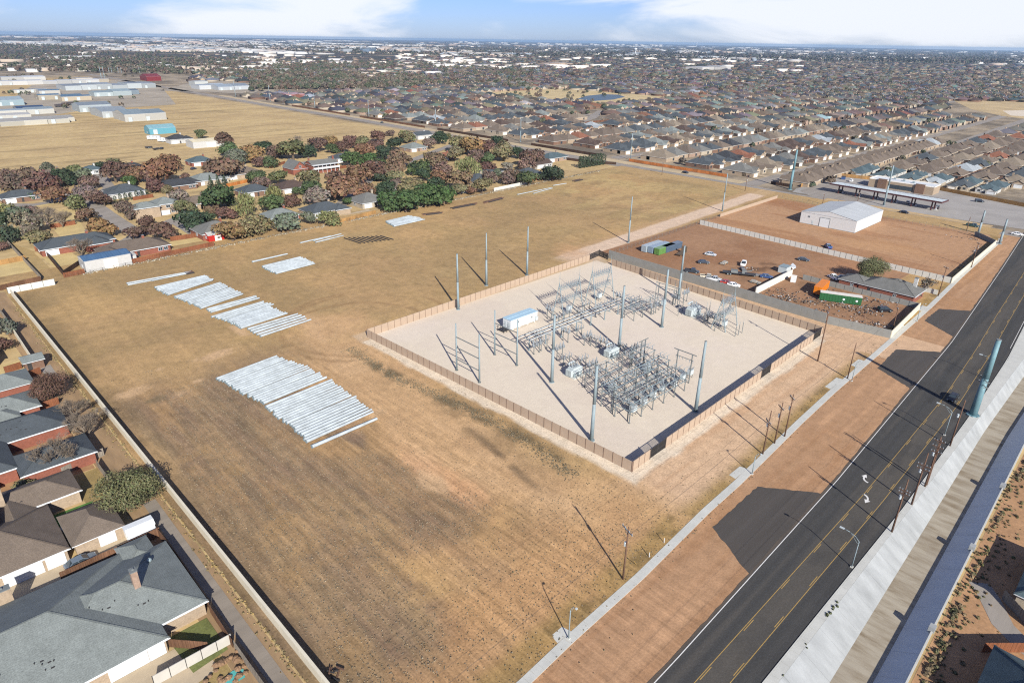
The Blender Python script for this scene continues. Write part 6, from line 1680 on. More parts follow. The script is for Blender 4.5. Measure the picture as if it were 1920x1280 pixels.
def tree(label, p, R, col, kind='round', hs=1.0, group=None, name=None, cat='tree'):
    rr = random.Random(int(p[0]*31+p[1]*17)); i = TKN[0]; TKN[0] += 1
    t = thing(name or ('bare_tree' if kind == 'bare' else 'conifer_tree' if kind in ('cone', 'column') else 'leafy_tree'), label, cat, (p[0], p[1], -.03), rr.uniform(0, 6.28), group)
    if kind == 'bare':
        s = R*1.15; b = link('branches', BARE[i % 3], t); b.scale = (s*1.0, s*1.0, s*1.05*hs)
        tr = link('trunk', TRUNKS[i % 3], t); tr.scale = (s*.6, s*.6, s*.45)
        return t
    m = CROWNS[kind][i % len(CROWNS[kind])]
    k = rr.uniform(.88, 1.12); cc = [min(.7, c*k*rr.uniform(.95, 1.05)) for c in TC[col][0]]
    cr = link('crown', m, t, (0, 0, R*.05 if kind not in ('cone', 'column') else .1), cc); cr.scale = (R, R*rr.uniform(.9, 1.1), R*hs*rr.uniform(.92, 1.08))
    tr = link('trunk', TRUNKS[i % 3], t); tr.scale = (R*1.2, R*1.2, R*hs*1.1)
    if kind == 'sparse':
        b = link('branches', BARE[i % 3], t); b.scale = (R*.85, R*.85, R*1.3*hs)
    return t
USED = set()
def where(px, py):
    """Where a tree stands in the photo, told by its nearest landmarks."""
    out_ = []
    for sh, ax, ay in sorted(ANCH, key=lambda a: (a[1]-px)**2+(2.2*(a[2]-py))**2)[:12]:
        dx, dy = px-ax, (py-ay)*1.6
        if abs(dx) > abs(dy): rel = 'right of' if dx > 0 else 'left of'
        else: rel = 'in front of' if dy > 0 else 'behind'
        out_.append(rel+' the '+sh)
    return out_
def tree_label(px, py, rp, col, kind):
    size = 'large' if rp > 21 else 'small' if rp < 12 else 'mid sized'
    base = {'bare': 'leafless grey', 'cone': TC[col][1]+' conical', 'column': TC[col][1]+' narrow', 'willow': TC[col][1]+' drooping'}.get(kind, TC[col][1])
    for wv in where(px, py):
        for pre in ('', size+' '):
            l = pre+base+' tree '+wv
            if l not in USED and len(l.split()) <= 16: USED.add(l); return l
    k = 1
    while True:
        l = ordn(k)+' '+size+' '+base+' tree '+where(px, py)[0]
        if l not in USED: USED.add(l); return l
        k += 1
def crop_trees(ox, oy, s, items, group):
    for it in items:
        cx, cy, r, col = it[:4]; kind = it[4] if len(it) > 4 else ('bare' if col == 'bare' else 'round')
        px, py, rp = ox+cx/s, oy+cy/s, r/s
        d = PX(G(px, py, 3.5))[2]; R = rp*d/FPX*1.3
        g = G(px, py, R*.8)
        tree(tree_label(px, py, rp, 'gb' if col == 'bare' else col, kind), (g.x, g.y), R, 'gb' if col == 'bare' else col, kind, .95 if kind == 'round' else 1.0, group)
NG = 'garden trees of the older neighbourhood'
crop_trees(0, 240, 4, [(40, 360, 75, 'brn'), (190, 350, 85, 'brn'), (100, 400, 80, 'brn'), (310, 370, 95, 'dred'), (240, 400, 80, 'dred'), (390, 475, 85, 'rust'), (470, 350, 75, 'dg'), (540, 310, 55, 'olg'), (350, 285, 42, 'gg'), (230, 505, 36, 'bg'), (620, 340, 60, 'gg'), (660, 395, 62, 'brn'), (755, 270, 42, 'dg'), (850, 315, 85, 'dred'), (850, 262, 50, 'olg'),
            (1010, 325, 75, 'rust'), (975, 385, 48, 'bg'), (1180, 300, 100, 'rust'), (1260, 235, 75, 'rust'), (1130, 345, 70, 'dred'), (1150, 420, 62, 'dred'), (1390, 350, 35, 'dred'), (1550, 300, 40, 'rb'), (1680, 280, 100, 'rb'), (1760, 205, 68, 'gg'), (1875, 180, 75, 'gold'), (1670, 65, 58, 'dred'), (1715, 140, 62, 'grn'), (1510, 40, 38, 'olg'),
            (640, 470, 70, 'gb'), (710, 500, 70, 'brn'), (770, 525, 58, 'dred'), (570, 545, 65, 'olg'), (50, 600, 75, 'yg'), (130, 625, 65, 'gg'), (210, 610, 60, 'brn'), (20, 660, 60, 'dg'), (150, 690, 90, 'pale', 'sparse'), (270, 700, 85, 'pale', 'sparse'), (330, 640, 85, 'bare'), (450, 660, 80, 'bare'), (270, 800, 75, 'ol'), (220, 770, 70, 'pale', 'sparse'),
            (620, 640, 62, 'rb'), (735, 725, 90, 'gold'), (780, 760, 60, 'gold'), (1000, 620, 62, 'brn'), (920, 580, 58, 'brn'), (1380, 575, 62, 'olg'), (1620, 505, 105, 'grn'), (1700, 520, 60, 'grn'), (1850, 560, 92, 'yg', 'willow'), (1440, 680, 92, 'dg'), (1540, 660, 62, 'dg'), (1690, 620, 62, 'dred'), (1730, 750, 95, 'gold'), (1870, 725, 85, 'ol'), (1100, 680, 58, 'dred'), (990, 770, 62, 'dred'),
            (1060, 760, 45, 'dred'), (1215, 755, 75, 'dred'), (1275, 590, 46, 'gb'), (590, 875, 95, 'bare'), (30, 775, 80, 'dg'), (20, 880, 40, 'dred'), (1340, 495, 65, 'gb'), (1250, 450, 36, 'ol'), (690, 650, 36, 'brn'), (1590, 610, 55, 'rb'), (1180, 610, 0.1+24, 'olg')], NG)
crop_trees(320, 240, 4, [(385, 60, 58, 'dred') if False else (590, 180, 70, 'gold'), (690, 130, 66, 'dg'), (800, 160, 60, 'brn'), (910, 150, 80, 'olg'), (950, 85, 45, 'bare'), (1030, 150, 66, 'dg'), (1110, 110, 62, 'dred'), (1200, 85, 52, 'gold'), (1215, 140, 45, 'grn'), (1290, 130, 50, 'dred'), (1350, 95, 52, 'dred'), (1440, 90, 55, 'olg'), (1550, 45, 52, 'dred'), (1540, 110, 50, 'dred'), (1645, 30, 28, 'brn'),
            (1680, 110, 55, 'dg'), (1600, 170, 62, 'dg'), (1700, 205, 82, 'rb'), (1775, 60, 48, 'ol'), (1450, 145, 66, 'rust'), (1365, 215, 66, 'bg'), (1480, 220, 55, 'bg'), (1575, 260, 55, 'grn'), (1400, 310, 92, 'rust'), (1540, 300, 80, 'dred'), (1680, 295, 80, 'rb'), (1240, 350, 70, 'dred'), (1290, 430, 110, 'rust'), (1220, 440, 70, 'rb'), (1460, 450, 80, 'rust'), (1050, 365, 75, 'ol'), (1050, 430, 68, 'grn'),
            (955, 460, 42, 'grn'), (1080, 500, 80, 'gb'), (905, 530, 62, 'dred'), (780, 500, 90, 'yg', 'willow'), (745, 560, 78, 'grn'), (640, 360, 66, 'grn'), (680, 395, 58, 'brn'), (800, 355, 62, 'olg'), (660, 245, 46, 'dred'), (740, 240, 55, 'grn'), (480, 205, 66, 'gg'), (390, 285, 0.1+78, 'rust'), (1185, 660, 66, 'yg'), (1040, 665, 56, 'gg'), (865, 680, 85, 'gg'), (640, 690, 90, 'ol'), (470, 770, 70, 'gold'),
            (1330, 540, 38, 'bg'), (1560, 355, 46, 'dg'), (1600, 440, 66, 'dg'), (1655, 400, 48, 'grn'), (1640, 540, 85, 'bg'), (1760, 530, 95, 'bg'), (1690, 350, 55, 'ol'), (1790, 420, 75, 'ol'), (1880, 300, 56, 'dg'), (1890, 460, 70, 'grn'), (300, 420, 26, 'dg', 'cone'), (355, 410, 24, 'dg', 'cone'), (403, 402, 24, 'dg', 'cone')], NG)
crop_trees(700, 160, 4, [(250, 370, 48, 'olg'), (470, 560, 80, 'rb'), (500, 375, 58, 'dg'), (560, 375, 30, 'olg'), (425, 430, 45, 'brn'), (640, 425, 70, 'ol'), (740, 430, 80, 'gold'), (840, 450, 62, 'dred'), (930, 410, 46, 'dg'), (975, 475, 80, 'ol'), (1080, 495, 50, 'dg'), (1190, 520, 80, 'dred'), (1150, 575, 55, 'brn'), (615, 510, 58, 'ol'), (780, 520, 58, 'brn'), (860, 530, 52, 'grn'), (710, 600, 80, 'yg', 'willow'),
            (850, 610, 58, 'dred'), (345, 600, 68, 'grn'), (385, 660, 55, 'dg'), (520, 610, 66, 'brn'), (490, 665, 66, 'rust'), (640, 690, 85, 'rb'), (650, 770, 50, 'ol'), (470, 720, 58, 'dg'), (815, 740, 66, 'ol'), (865, 680, 58, 'brn'), (1000, 680, 60, 'brn'), (1060, 670, 55, 'brn'), (1165, 680, 68, 'grn'), (1345, 640, 72, 'dg'), (730, 780, 40, 'rust'), (420, 800, 100, 'bg'), (530, 790, 90, 'bg'), (130, 840, 85, 'bg'), (240, 830, 85, 'bg'),
            (90, 760, 66, 'dg'), (300, 740, 75, 'ol'), (930, 650, 36, 'gg'), (620, 480, 44, 'ol'), (1000, 600, 40, 'gb'), (180, 720, 58, 'brn')], NG)
for i, cx in enumerate(range(1555, 1745, 24)):
    px, py = 700+cx/4, 160+(600-(cx-1555)*.16)/4; g = G(px, py, 2)
    tree('dark conifer, %s from the left in the row by the cross road' % ordn(i), (g.x, g.y), 2.4, 'dg', 'column', 1.35, 'row of dark conifers by the cross road')
for i in range(8):
    g = G(206+i*10, 378-i*2.2, 1.5)
    tree('narrow cypress, %s from the left below the navy roofed house' % ordn(i), (g.x, g.y), 1.0, 'dg', 'column', 1.7, 'row of small cypresses')
# the near trees at the left edge
def near_tree(label, px, py, R, col, kind, hs=1.0, z=2.5):
    g = G(px, py, z); return tree(label, (g.x, g.y), R, col, kind, hs)
near_tree('big round dark red tree overhanging the cream boundary wall', 88, 728, 5.0, 'dred', 'near', .95, 3.2)
near_tree('large grey green leafy tree beside the boundary wall above the white shed', 238, 926, 5.5, 'olg', 'near', 1.0, 3.2)
near_tree('leafless grey tree in front of the slate roofed house', 104, 862, 6.4, 'gb', 'bare', .85, 2.2)
near_tree('leafless grey tree between the slate roofed house and the boundary wall', 160, 806, 6.2, 'gb', 'bare', .8, 2.2)
near_tree('smaller leafless tree right of the orange brown fence', 138, 772, 4.6, 'gb', 'bare', .9, 1.8)
near_tree('olive shrub tree against the brick wall of the slate roofed house', 42, 910, 2.6, 'ol', 'round', .7, 1.2)
near_tree('grey leafy tree at the left edge above the pale lawn wall', 8, 612, 3.6, 'gg', 'round', 1, 2.5)
near_tree('dark red tree at the left edge beside the lawn wall', 4, 645, 3.0, 'dred', 'round', .9, 2)
near_tree('dark bushy tree at the bottom left corner beside the grey house', -4, 1200, 2.8, 'olg', 'round', 1, 2)
near_tree('round olive green tree behind the brick house roof', 1634, 507, 6.0, 'olg', 'near', 1.05, 4.0)
near_tree('small dark tree right of the brick house beside the pavement', 1736, 534, 3.4, 'gb', 'sparse', 1, 2)
near_tree('grey bushy tree against the end of the brick house', 1710, 548, 3.2, 'gb', 'round', .8, 1.8)
near_tree('small shrub by the corner of the brick house', 1700, 562, 1.4, 'olg', 'round', .7, .8)

# ------------------------------------------------------------------ big sheds, fuel station, yards
def metal_building(label, c, sx, sy, eave, pitch, roof, wall, kind='gx', rz=0.0, name='metal_building', doors=1):
    t = thing(name, label, 'building', (c[0], c[1], 0), rz)
    b = (-sx/2, sx/2, -sy/2, sy/2, eave, pitch, kind)
    obj('wall', wall_mb(*b), MAT['paint'], t, color=wall)
    obj('roof', roof_mb(*b, oh=.12, th=.1), [MAT['metalroof'], MAT['white']], t, color=roof)
    return t
wc = alb(236, 236, 234, 1.75)
p0, p1, p2 = G(1500, 418), G(1600, 437), G(1636, 403)
sx, sy = 34.0, abs(p0.y-p1.y)+1
t = metal_building('large white metal building with pale ribbed roof standing in the far dirt yard', (p1.x+sx/2, (p0.y+p1.y)/2), sx, sy, 5.6, .16, alb(196, 200, 200), wc, 'gx', name='metal_building')
mb = MB(); face_rect(mb, '-x', -1.0, 3.6, 0, 4.4, -sx/2, .08); d = obj('roller_door', mb, MAT['white'], t)
mb = MB(); face_rect(mb, '-x', -1.15, -1.0, 0, 4.5, -sx/2, .14); face_rect(mb, '-x', 3.6, 3.75, 0, 4.5, -sx/2, .14); face_rect(mb, '-x', -1.15, 3.75, 4.4, 4.55, -sx/2, .15); obj('frame', mb, MAT['galv_dark'], d)
add_door(t, '-x', 6.5, -sx/2, 'equip'); add_window(t, '-x', 8.5, 9.5, -sx/2, 3.4, 4.2)
mb = MB(); face_rect(mb, '-y', -sx/2, sx/2, 0, .18, -sy/2, .05); face_rect(mb, '-x', -sy/2, sy/2, 0.0, .2, -sx/2, .05); obj('base_trim', mb, MAT['galv_dark'], t)
ANCH.append(('large metal building', 1567, 405))
# brick house in the yard
c = G(1655, 532, 3)
house('red brick house with grey hip roof between the scrap yard and the round tree', [(c.x-5.5, c.x+5.5, c.y-12, c.y+6, 2.8, .42, 'h'), (c.x-5.2, c.x+3, c.y+4, c.y+13, 2.75, .42, 'h'), (c.x-1, c.x+8, c.y-8, c.y+1, 2.8, .45, 'h')], 'midgrey', 'red',
      windows=[('-x', c.y-6.5, c.y-5.6, c.x-5.5, 1.2, 2.0), ('-x', c.y+8, c.y+8.9, c.x-5.2, 1.2, 2.0)], doors=[('-x', c.y+2, c.x-5.5)], chimneys=[(c.x+2.5, c.y-9.5, 7.0, 'white', 1.1, 1.1)], vents=3)
ANCH.append(('brick house', 1655, 530))
# fuel station
sheet_obj('station_forecourt', [(334, 140), (346, 143), (408, 143), (416, 102), (394, 32), (392, 12), (360, 8), (336, 24), (333, 60)], 0.012, MAT['conc_lot'])
sheet_obj('station_apron', [P3(*p) for p in [(1500, 358), (1530, 345), (1600, 352), (1650, 372), (1600, 388), (1530, 374)]], 0.03, MAT['asphalt_old'])
road_poly('verge', [P3(*p) for p in [(1548, 373), (1640, 388), (1760, 408), (1860, 425)]], 5.5, 0.05, simple('dry_verge', alb(196, 168, 124), .95, .2, .3))
a, b2 = G(1563, 343, 5.2), G(1772, 378, 5.2); L = (b2-a).length; ang = math.atan2(b2.y-a.y, b2.x-a.x)
t = thing('canopy', 'very long flat pump canopy with dark red edge at the fuel station', 'canopy', (a.x, a.y, 0), ang)
CW = 9.0
mb = MB(); mb.box(0, L, -CW/2, CW/2, 5.35, 5.42); obj('roof_sheet', mb, MAT['white'], t)
n = 44; mb = MB(); mb.box(0.1, L/n-.1, -CW/2+.15, CW/2-.15, 5.421, 5.5); pm = mb.mesh('roof_panel', MAT['equip'])
for i in range(n): link('roof_panel', pm, t, (i*L/n, 0, 0))
mb = MB(); rd = alb(104, 62, 62, 2.2)
mb.box(-.12, L+.12, -CW/2-.14, -CW/2-.02, 4.75, 5.6, bottom=True); mb.box(-.12, L+.12, CW/2+.02, CW/2+.14, 4.75, 5.6, bottom=True); mb.box(-.14, -.02, -CW/2, CW/2, 4.75, 5.6, bottom=True); mb.box(L+.02, L+.14, -CW/2, CW/2, 4.75, 5.6, bottom=True)
obj('fascia', mb, MAT['paint'], t, color=rd)
mb = MB(); mb.box(.02, L-.02, -CW/2+.01, CW/2-.01, 4.8, 4.85, bottom=True); obj('soffit', mb, MAT['trim'], t)
for i in range(6):
    for y in (-2.2, 2.2):
        mb = MB(); x = 5+i*(L-10)/5; mb.box(x-.3, x+.3, y-.3, y+.3, 0, 4.8); obj('column', mb, MAT['paint'], t, color=rd)
ctr = Matrix.Rotation(ang, 3, 'Z')
for i in range(6):
    x = 5+i*(L-10)/5
    q = a+ctr@Vector((x+1.6, 0, 0)); pmp = thing('fuel_pump', 'fuel pump under the canopy, %s from the left end' % ordn(i), 'fuel pump', (q.x, q.y, .02), ang, 'fuel pumps under the canopy')
    mb = MB(); mb.box(-.35, .35, -.25, .25, .15, 1.9); obj('cabinet', mb, MAT['paint'], pmp, color=(.4, .4, .42))
    mb = MB(); mb.box(-.8, .8, -.6, .6, 0, .15); obj('island', mb, MAT['conc'], pmp)
    mb = MB(); mb.box(-.3, .3, -.27, -.25, 1.2, 1.7); obj('screen', mb, MAT['glass'], pmp)
a, b2 = G(1637, 347, 0), G(1738, 369, 0)
cc = (a+b2)/2+Vector((6.5, 0, 0)); L = abs(a.y-b2.y)+2
t = thing('store', 'tan store building with flat white roof behind the canopy', 'store', (cc.x, cc.y, 0), 0)
mb = MB(); mb.box(-6.5, 6.5, -L/2, L/2, 0, 4.6); obj('wall', mb, MAT['brick'], t, color=WALLC['tan'])
mb = MB(); mb.box(-6.2, 6.2, -L/2+.3, L/2-.3, 4.603, 4.7); obj('roof', mb, MAT['white'], t)
mb = MB()
for q in ((-6.6, 6.6, -L/2-.1, -L/2+.2), (-6.6, 6.6, L/2-.2, L/2+.1), (-6.6, -6.3, -L/2, L/2), (6.3, 6.6, -L/2, L/2)): mb.box(q[0], q[1], q[2], q[3], 4.602, 5.1)
obj('parapet', mb, MAT['trim'], t)
for y in (-L*.3, L*.28):
    mb = MB(); mb.box(-7.4, -6.52, y-2.5, y+2.5, 0, 5.6); obj('entrance_bay', mb, MAT['brick'], t, color=WALLC['brown'])
mb = MB(); face_rect(mb, '-x', -L*.2, L*.18, .6, 3.0, -6.5, .05); obj('shopfront_glass', mb, MAT['glass'], t)
for k in range(3):
    mb = MB(); mb.box(-2+k*2.2, -.8+k*2.2, -6+k*6, -4.8+k*6, 4.7, 5.6); obj('roof_unit', mb, MAT['galv'], t)
board_fence('long yellow board fence behind the fuel station', [(394, 30), (416.5, 102), (409, 143)], WF, 2.1, 3.0)
board_fence('yellow board fence on the left side of the fuel station', [(408.5, 143.5), (352, 143)], WF, 2.1, 3.0)
board_fence('yellow board fence continuing right of the fuel station', [(393.5, 29.5), (382, -10), (372, -60)], WF, 2.1, 3.0)
t = thing('skip', 'blue skip by the yellow fence of the fuel station', 'skip', (*G(1581, 336)[:2], .02), .3); mb = MB(); mb.box(-2, 2, -1.2, 1.2, .15, 1.7); obj('body', mb, MAT['paint'], t, color=alb(60, 84, 130)); mb = MB(); mb.box(-2.1, 2.1, -1.3, 1.3, 1.7, 1.8); obj('lid', mb, MAT['dark'], t)
# ------------------------------------------------------------------ vehicles
def loft(mb, secs, m=0):
    """Closed hull through sections; each section is a list of points."""
    n = len(secs[0]); o = []
    v = [p for s in secs for p in s]; f = []
    for k in range(len(secs)-1):
        for i in range(n): f.append((k*n+i, k*n+(i+1) % n, (k+1)*n+(i+1) % n, (k+1)*n+i))
    f.append(tuple(reversed(range(n)))); f.append(tuple(range((len(secs)-1)*n, len(secs)*n)))
    mb.add(v, f, m)
def wheels(t, xs, y, r=.34, wd=.24):
    def mk():
        mb = MB(); mb.tube((0, -wd/2, 0), (0, wd/2, 0), r, n=12); return mb.mesh('tyre', MAT['rubber'])
    def mr():
        mb = MB(); mb.tube((0, -wd/2-.01, 0), (0, wd/2+.01, 0), r*.6, n=10); return mb.mesh('rim', MAT['galv'])
    a, b = cached(('tyre', r, wd), mk), cached(('rim', r, wd), mr)
    for x in xs:
        for s in (-1, 1): w_ = link('wheel', a, t, (x, s*y, r)); link('rim', b, w_)
def car(label, p, rz, col, kind='sedan', name='parked_car', cat='car', group=None):
    t = thing(name, label, cat, (p[0], p[1], .06), rz, group)
    if kind == 'pickup': L, W_c, H1, prof = 5.6, 1.95, 1.05, [(-.4, 1.05), (-.25, 1.75), (1.0, 1.78), (1.55, 1.1)]
    elif kind == 'suv': L, W_c, H1, prof = 4.8, 1.9, 1.0, [(-2.35, 1.0), (-2.1, 1.7), (.6, 1.72), (1.2, 1.05)]
    elif kind == 'van': L, W_c, H1, prof = 5.4, 1.95, 1.1, [(-2.68, 1.1), (-2.6, 2.1), (1.4, 2.1), (2.0, 1.2)]
    else: L, W_c, H1, prof = 4.7, 1.82, .92, [(-1.9, .92), (-1.2, 1.4), (.35, 1.42), (1.15, .95)]
    h = L/2; w2 = W_c/2
    mb = MB()
    def sec(x, z0, z1, k): return [(x, -w2*k, z0), (x, -w2*k*1.0, (z0+z1)/2), (x, -w2*k*.93, z1), (x, w2*k*.93, z1), (x, w2*k, (z0+z1)/2), (x, w2*k, z0)]
    front = H1*.86 if kind != 'van' else H1
    loft(mb, [sec(-h, .45, H1*.85, .88), sec(-h+.15, .3, H1, .97), sec(-h*.5, .25, H1, 1), sec(h*.3, .25, H1, 1), sec(h*.75, .28, front, .98), sec(h-.1, .35, front*.85, .9), sec(h, .45, front*.7, .84)])
    (xa, za), (xb, zb), (xc, zc), (xd, zd) = prof
    body = obj('body', mb, MAT['carpaint'], t, color=col)
    mb = MB(); k0, k1 = w2*.92, w2*.74
    loft(mb, [[(xa, -k0, za), (xb, -k1, zb), (xc, -k1, zc), (xd, -k0, zd)], [(xa, k0, za), (xb, k1, zb), (xc, k1, zc), (xd, k0, zd)]])
    cab = obj('windows', mb, MAT['glass'], t)
    mb = MB(); loft(mb, [[(xb-.02, -k1-.01, zb-.03), (xb-.02, k1+.01, zb-.03), (xb, k1, zb+.03), (xb, -k1, zb+.03)], [(xc+.02, -k1-.01, zc-.03), (xc+.02, k1+.01, zc-.03), (xc, k1, zc+.03), (xc, -k1, zc+.03)]])
    for s in (-1, 1):
        for (x0, z0), (x1, z1) in (((xa, za), (xb, zb)), ((xd, zd), (xc, zc)), (((xa+xd)/2, H1), ((xb+xc)/2, zb))): mb.bar((x0, s*(k0+.01), z0), (x1, s*(k1+.01), z1), .08)
    obj('roof', mb, MAT['carpaint'], t, color=col)
    if kind == 'pickup':
        mb = MB(); mb.box(-h+.2, -.5, -w2+.18, w2-.18, .98, 1.065); obj('load_bed', mb, MAT['dark'], t)
        mb = MB()
        for s in (-1, 1): mb.box(-h+.1, -.45, s*(w2-.09)-.05, s*(w2-.09)+.05, 1.0, 1.25)
        mb.box(-h+.06, -h+.16, -w2+.1, w2-.1, 1.0, 1.25); obj('bed_side', mb, MAT['carpaint'], t, color=col)
    for s in (-1, 1):
        mb = MB(); mb.box(h-.12, h+.01, s*w2*.62-.16, s*w2*.62+.16, front*.6, front*.78); obj('headlight', mb, MAT['white'], t)
        mb = MB(); mb.box(-h-.01, -h+.1, s*w2*.68-.12, s*w2*.68+.12, H1*.6, H1*.8); obj('tail_light', mb, simple('tail_light', (.25, .02, .02), .3) if 'tail_light' not in bpy.data.materials else bpy.data.materials['tail_light'], t)
    wheels(t, (-h*.6, h*.62), w2-.1, .34 if kind == 'sedan' else .38)
    return t
CC = {'black': (.012, .012, .016), 'white': (.75, .75, .74), 'silver': (.42, .44, .46), 'blue': (.03, .06, .16), 'grey': (.16, .17, .18), 'dark': (.03, .035, .045), 'beige': (.5, .46, .36), 'red': (.3, .03, .02), 'green': (.03, .06, .05), 'steel': (.12, .15, .18)}
g = G(1784, 748); car('black car driving along the road beside the huge blue-green pole', (g.x, g.y-.2, 0), rad(178), CC['black'], 'sedan', name='moving_car')
a, b2 = G(124, 1074), G(184, 1046); car('dark blue grey car parked on the driveway beside the brown fence', ((a.x+b2.x)/2, (a.y+b2.y)/2+.4), 0.08, CC['steel'], 'sedan')
YG = 'vehicles standing in the dealer yard'
def yard_car(px, py, rz, col, kind, lb, name='parked_car', cat='car'):
    g = G(px, py); return car(lb, (g.x, g.y), rad(rz), CC[col], kind, name=name, cat=cat, group=YG)
yard_car(1332, 479, -75, 'silver', 'sedan', 'silver car alone in the brown yard right of the container row')
yard_car(1319, 494, -50, 'dark', 'sedan', 'dark car left of the flat wreck in the brown yard')
yard_car(1394, 497, 20, 'white', 'pickup', 'white car with open doors in the middle of the brown yard')
yard_car(1297, 511, -65, 'dark', 'pickup', 'dark pickup with trailer close behind the grey block wall', 'pickup_truck', 'pickup')
yard_car(1326, 522, -60, 'beige', 'pickup', 'cream pickup near the grey block wall', 'pickup_truck', 'pickup')
yard_car(1338, 526, -60, 'silver', 'pickup', 'silver blue pickup beside the cream pickup', 'pickup_truck', 'pickup')
yard_car(1362, 532, -65, 'red', 'sedan', 'red car half hidden behind the grey block wall')
yard_car(1375, 537, -65, 'white', 'sedan', 'white car half hidden behind the grey block wall')
yard_car(1506, 489, -75, 'dark', 'sedan', 'dark car alone near the long white wall')
yard_car(1437, 521, -65, 'blue', 'sedan', 'dark blue car left of the bright white wall')
yard_car(1563, 523, 60, 'white', 'pickup', 'white pickup with cap near the brick house', 'pickup_truck', 'pickup')
yard_car(1582, 523, -70, 'dark', 'sedan', 'dark car under the shade near the round tree')
yard_car(1595, 534, 0, 'blue', 'suv', 'dark blue car at the end of the brick house')
yard_car(1658, 584, -40, 'black', 'suv', 'black pickup like car inside the scrap yard at its far end')
yard_car(1552, 465, 40, 'blue', 'pickup', 'bright blue pickup by the long white wall', 'pickup_truck', 'pickup')
bpy.data.objects[[o.name for o in bpy.data.objects if o.get('label', '').startswith('bright blue pickup')][0]].children[0].color = (.03, .13, .38, 1)
for px, py, rz, col, kind, lb in [(1519, 347, -50, 'white', 'sedan', 'white car at the left corner of the fuel station'), (1549, 339, -50, 'black', 'sedan', 'black car by the yellow fence of the fuel station'), (1596, 341, 10, 'white', 'suv', 'white car behind the left end of the canopy'),
                              (1575, 361, 30, 'black', 'pickup', 'black truck under the left end of the canopy'), (1702, 381, 10, 'white', 'sedan', 'white car under the middle of the canopy'), (1757, 391, 10, 'dark', 'suv', 'dark car at the right end of the canopy'),
                              (1836, 379, -70, 'black', 'suv', 'black car on the open forecourt near the yellow fence'), (1695, 400, -95, 'black', 'sedan', 'black car driving on the cross road behind the metal building'), (1823, 425, -95, 'green', 'pickup', 'dark green pickup on the cross road by the two pale poles'),
                              (1907, 441, -95, 'white', 'sedan', 'white car on the cross road at the right edge'), (1285, 325, -90, 'black', 'sedan', 'black car on the cross road past the end of the field'), (716, 231, 85, 'green', 'sedan', 'small dark car on the cross road by the golden field'),
                              (1465, 300, 0, 'white', 'van', 'white van parked in the first town street'), (1257, 297, 0, 'dark', 'sedan', 'dark car near the corner of the brown town fence'), (1484, 300, 0, 'white', 'suv', 'second white vehicle in the first town street'), (1512, 301, 0, 'silver', 'sedan', 'silver car on the first town street'), (1398, 312, 0, 'white', 'pickup', 'white pickup at the corner house of the first town street'),
                              (363, 318, 30, 'dark', 'sedan', 'dark car on the patio by the teal roofed house')]:
    g = G(px, py); car(lb, (g.x, g.y), rad(rz), CC[col], kind, group='cars about the station and town')
def box_trailer(label, px, py, L, wd, h, rz, col, name='box_trailer', cat='trailer', z0=.9, roof=None, group=None, wheel=True):
    g = G(px, py); t = thing(name, label, cat, (g.x, g.y, .06), rad(rz), group)
    mb = MB(); mb.box(-L/2, L/2, -wd/2, wd/2, z0, z0+h, bottom=True); obj('box', mb, MAT['paint'], t, color=col)
    mb = MB(); mb.box(-L/2-.03, L/2+.03, -wd/2-.03, wd/2+.03, z0+h, z0+h+.06); obj('roof', mb, MAT['paint'], t, color=roof or col)
    mb = MB()
    for i in range(int(L/.9)): mb.box(-L/2+.4+i*.9, -L/2+.46+i*.9, -wd/2-.05, -wd/2, z0+.1, z0+h-.1, bottom=True); mb.box(-L/2+.4+i*.9, -L/2+.46+i*.9, wd/2, wd/2+.05, z0+.1, z0+h-.1, bottom=True)
    obj('ribs', mb, MAT['paint'], t, color=tuple(c*.85 for c in col))
    for s in (-1, 1):
        mb = MB(); mb.box(-L/2-.06, -L/2, s*wd/4-wd/4+.06, s*wd/4+wd/4-.06, z0+.08, z0+h-.08, bottom=True); obj('rear_door', mb, MAT['paint'], t, color=tuple(c*.92 for c in col))
    if wheel:
        mb = MB(); mb.box(-L/2+.1, L/2-.1, -.5, .5, z0-.25, z0-.01, bottom=True); obj('chassis', mb, MAT['dark'], t)
        wheels(t, (-L/2+1.2, -L/2+2.2), wd/2-.16, .45, .28)
    return t
box_trailer('orange box trailer standing in the scrap yard', 1538, 549, 10.0, 2.7, 2.6, 8, alb(238, 138, 32, 1.6))
t = box_trailer('long green container with white roof in the scrap yard, white round marks on its side', 1574, 566, 13.0, 2.8, 2.6, -67, alb(46, 104, 62, 1.6), name='container', cat='container', z0=.25, roof=alb(232, 226, 214), wheel=False)
mb = MB()
for x in (1.0, 5.0): mb.tube((x, -1.46, 1.5), (x, -1.48, 1.5), .38, n=14)
obj('round_mark', mb, MAT['white'], t)
for i, (px, py, col, lb) in enumerate([(1222, 468, (.26, .31, .34), 'silver blue'), (1234, 470, (.17, .23, .29), 'blue grey'), (1246, 473, alb(120, 170, 92, 2.1), 'bright green'), (1259, 469, (.06, .09, .13), 'dark blue')]):
    box_trailer('%s container, %s from the left in the container row of the brown yard' % (lb, ordn(i)), px, py, 12, 2.5, 2.6, 0, col, name='container', cat='container', z0=.15, wheel=False, group='container row in the brown yard', roof=tuple(min(.8, c*.9+.08) for c in col))
g = G(1277, 478); t = thing('rusty_frame', 'rusty open trailer frame leaning at the right of the container row', 'trailer', (g.x, g.y, .06), .2); mb = MB(); mb.box(-3, 3, -1.2, 1.2, .7, .9, bottom=True); mb.box(2.9, 3, -1.2, 1.2, .9, 3.0); obj('frame', mb, MAT['bark'], t); wheels(t, (-1, 0), 1.1, .4)
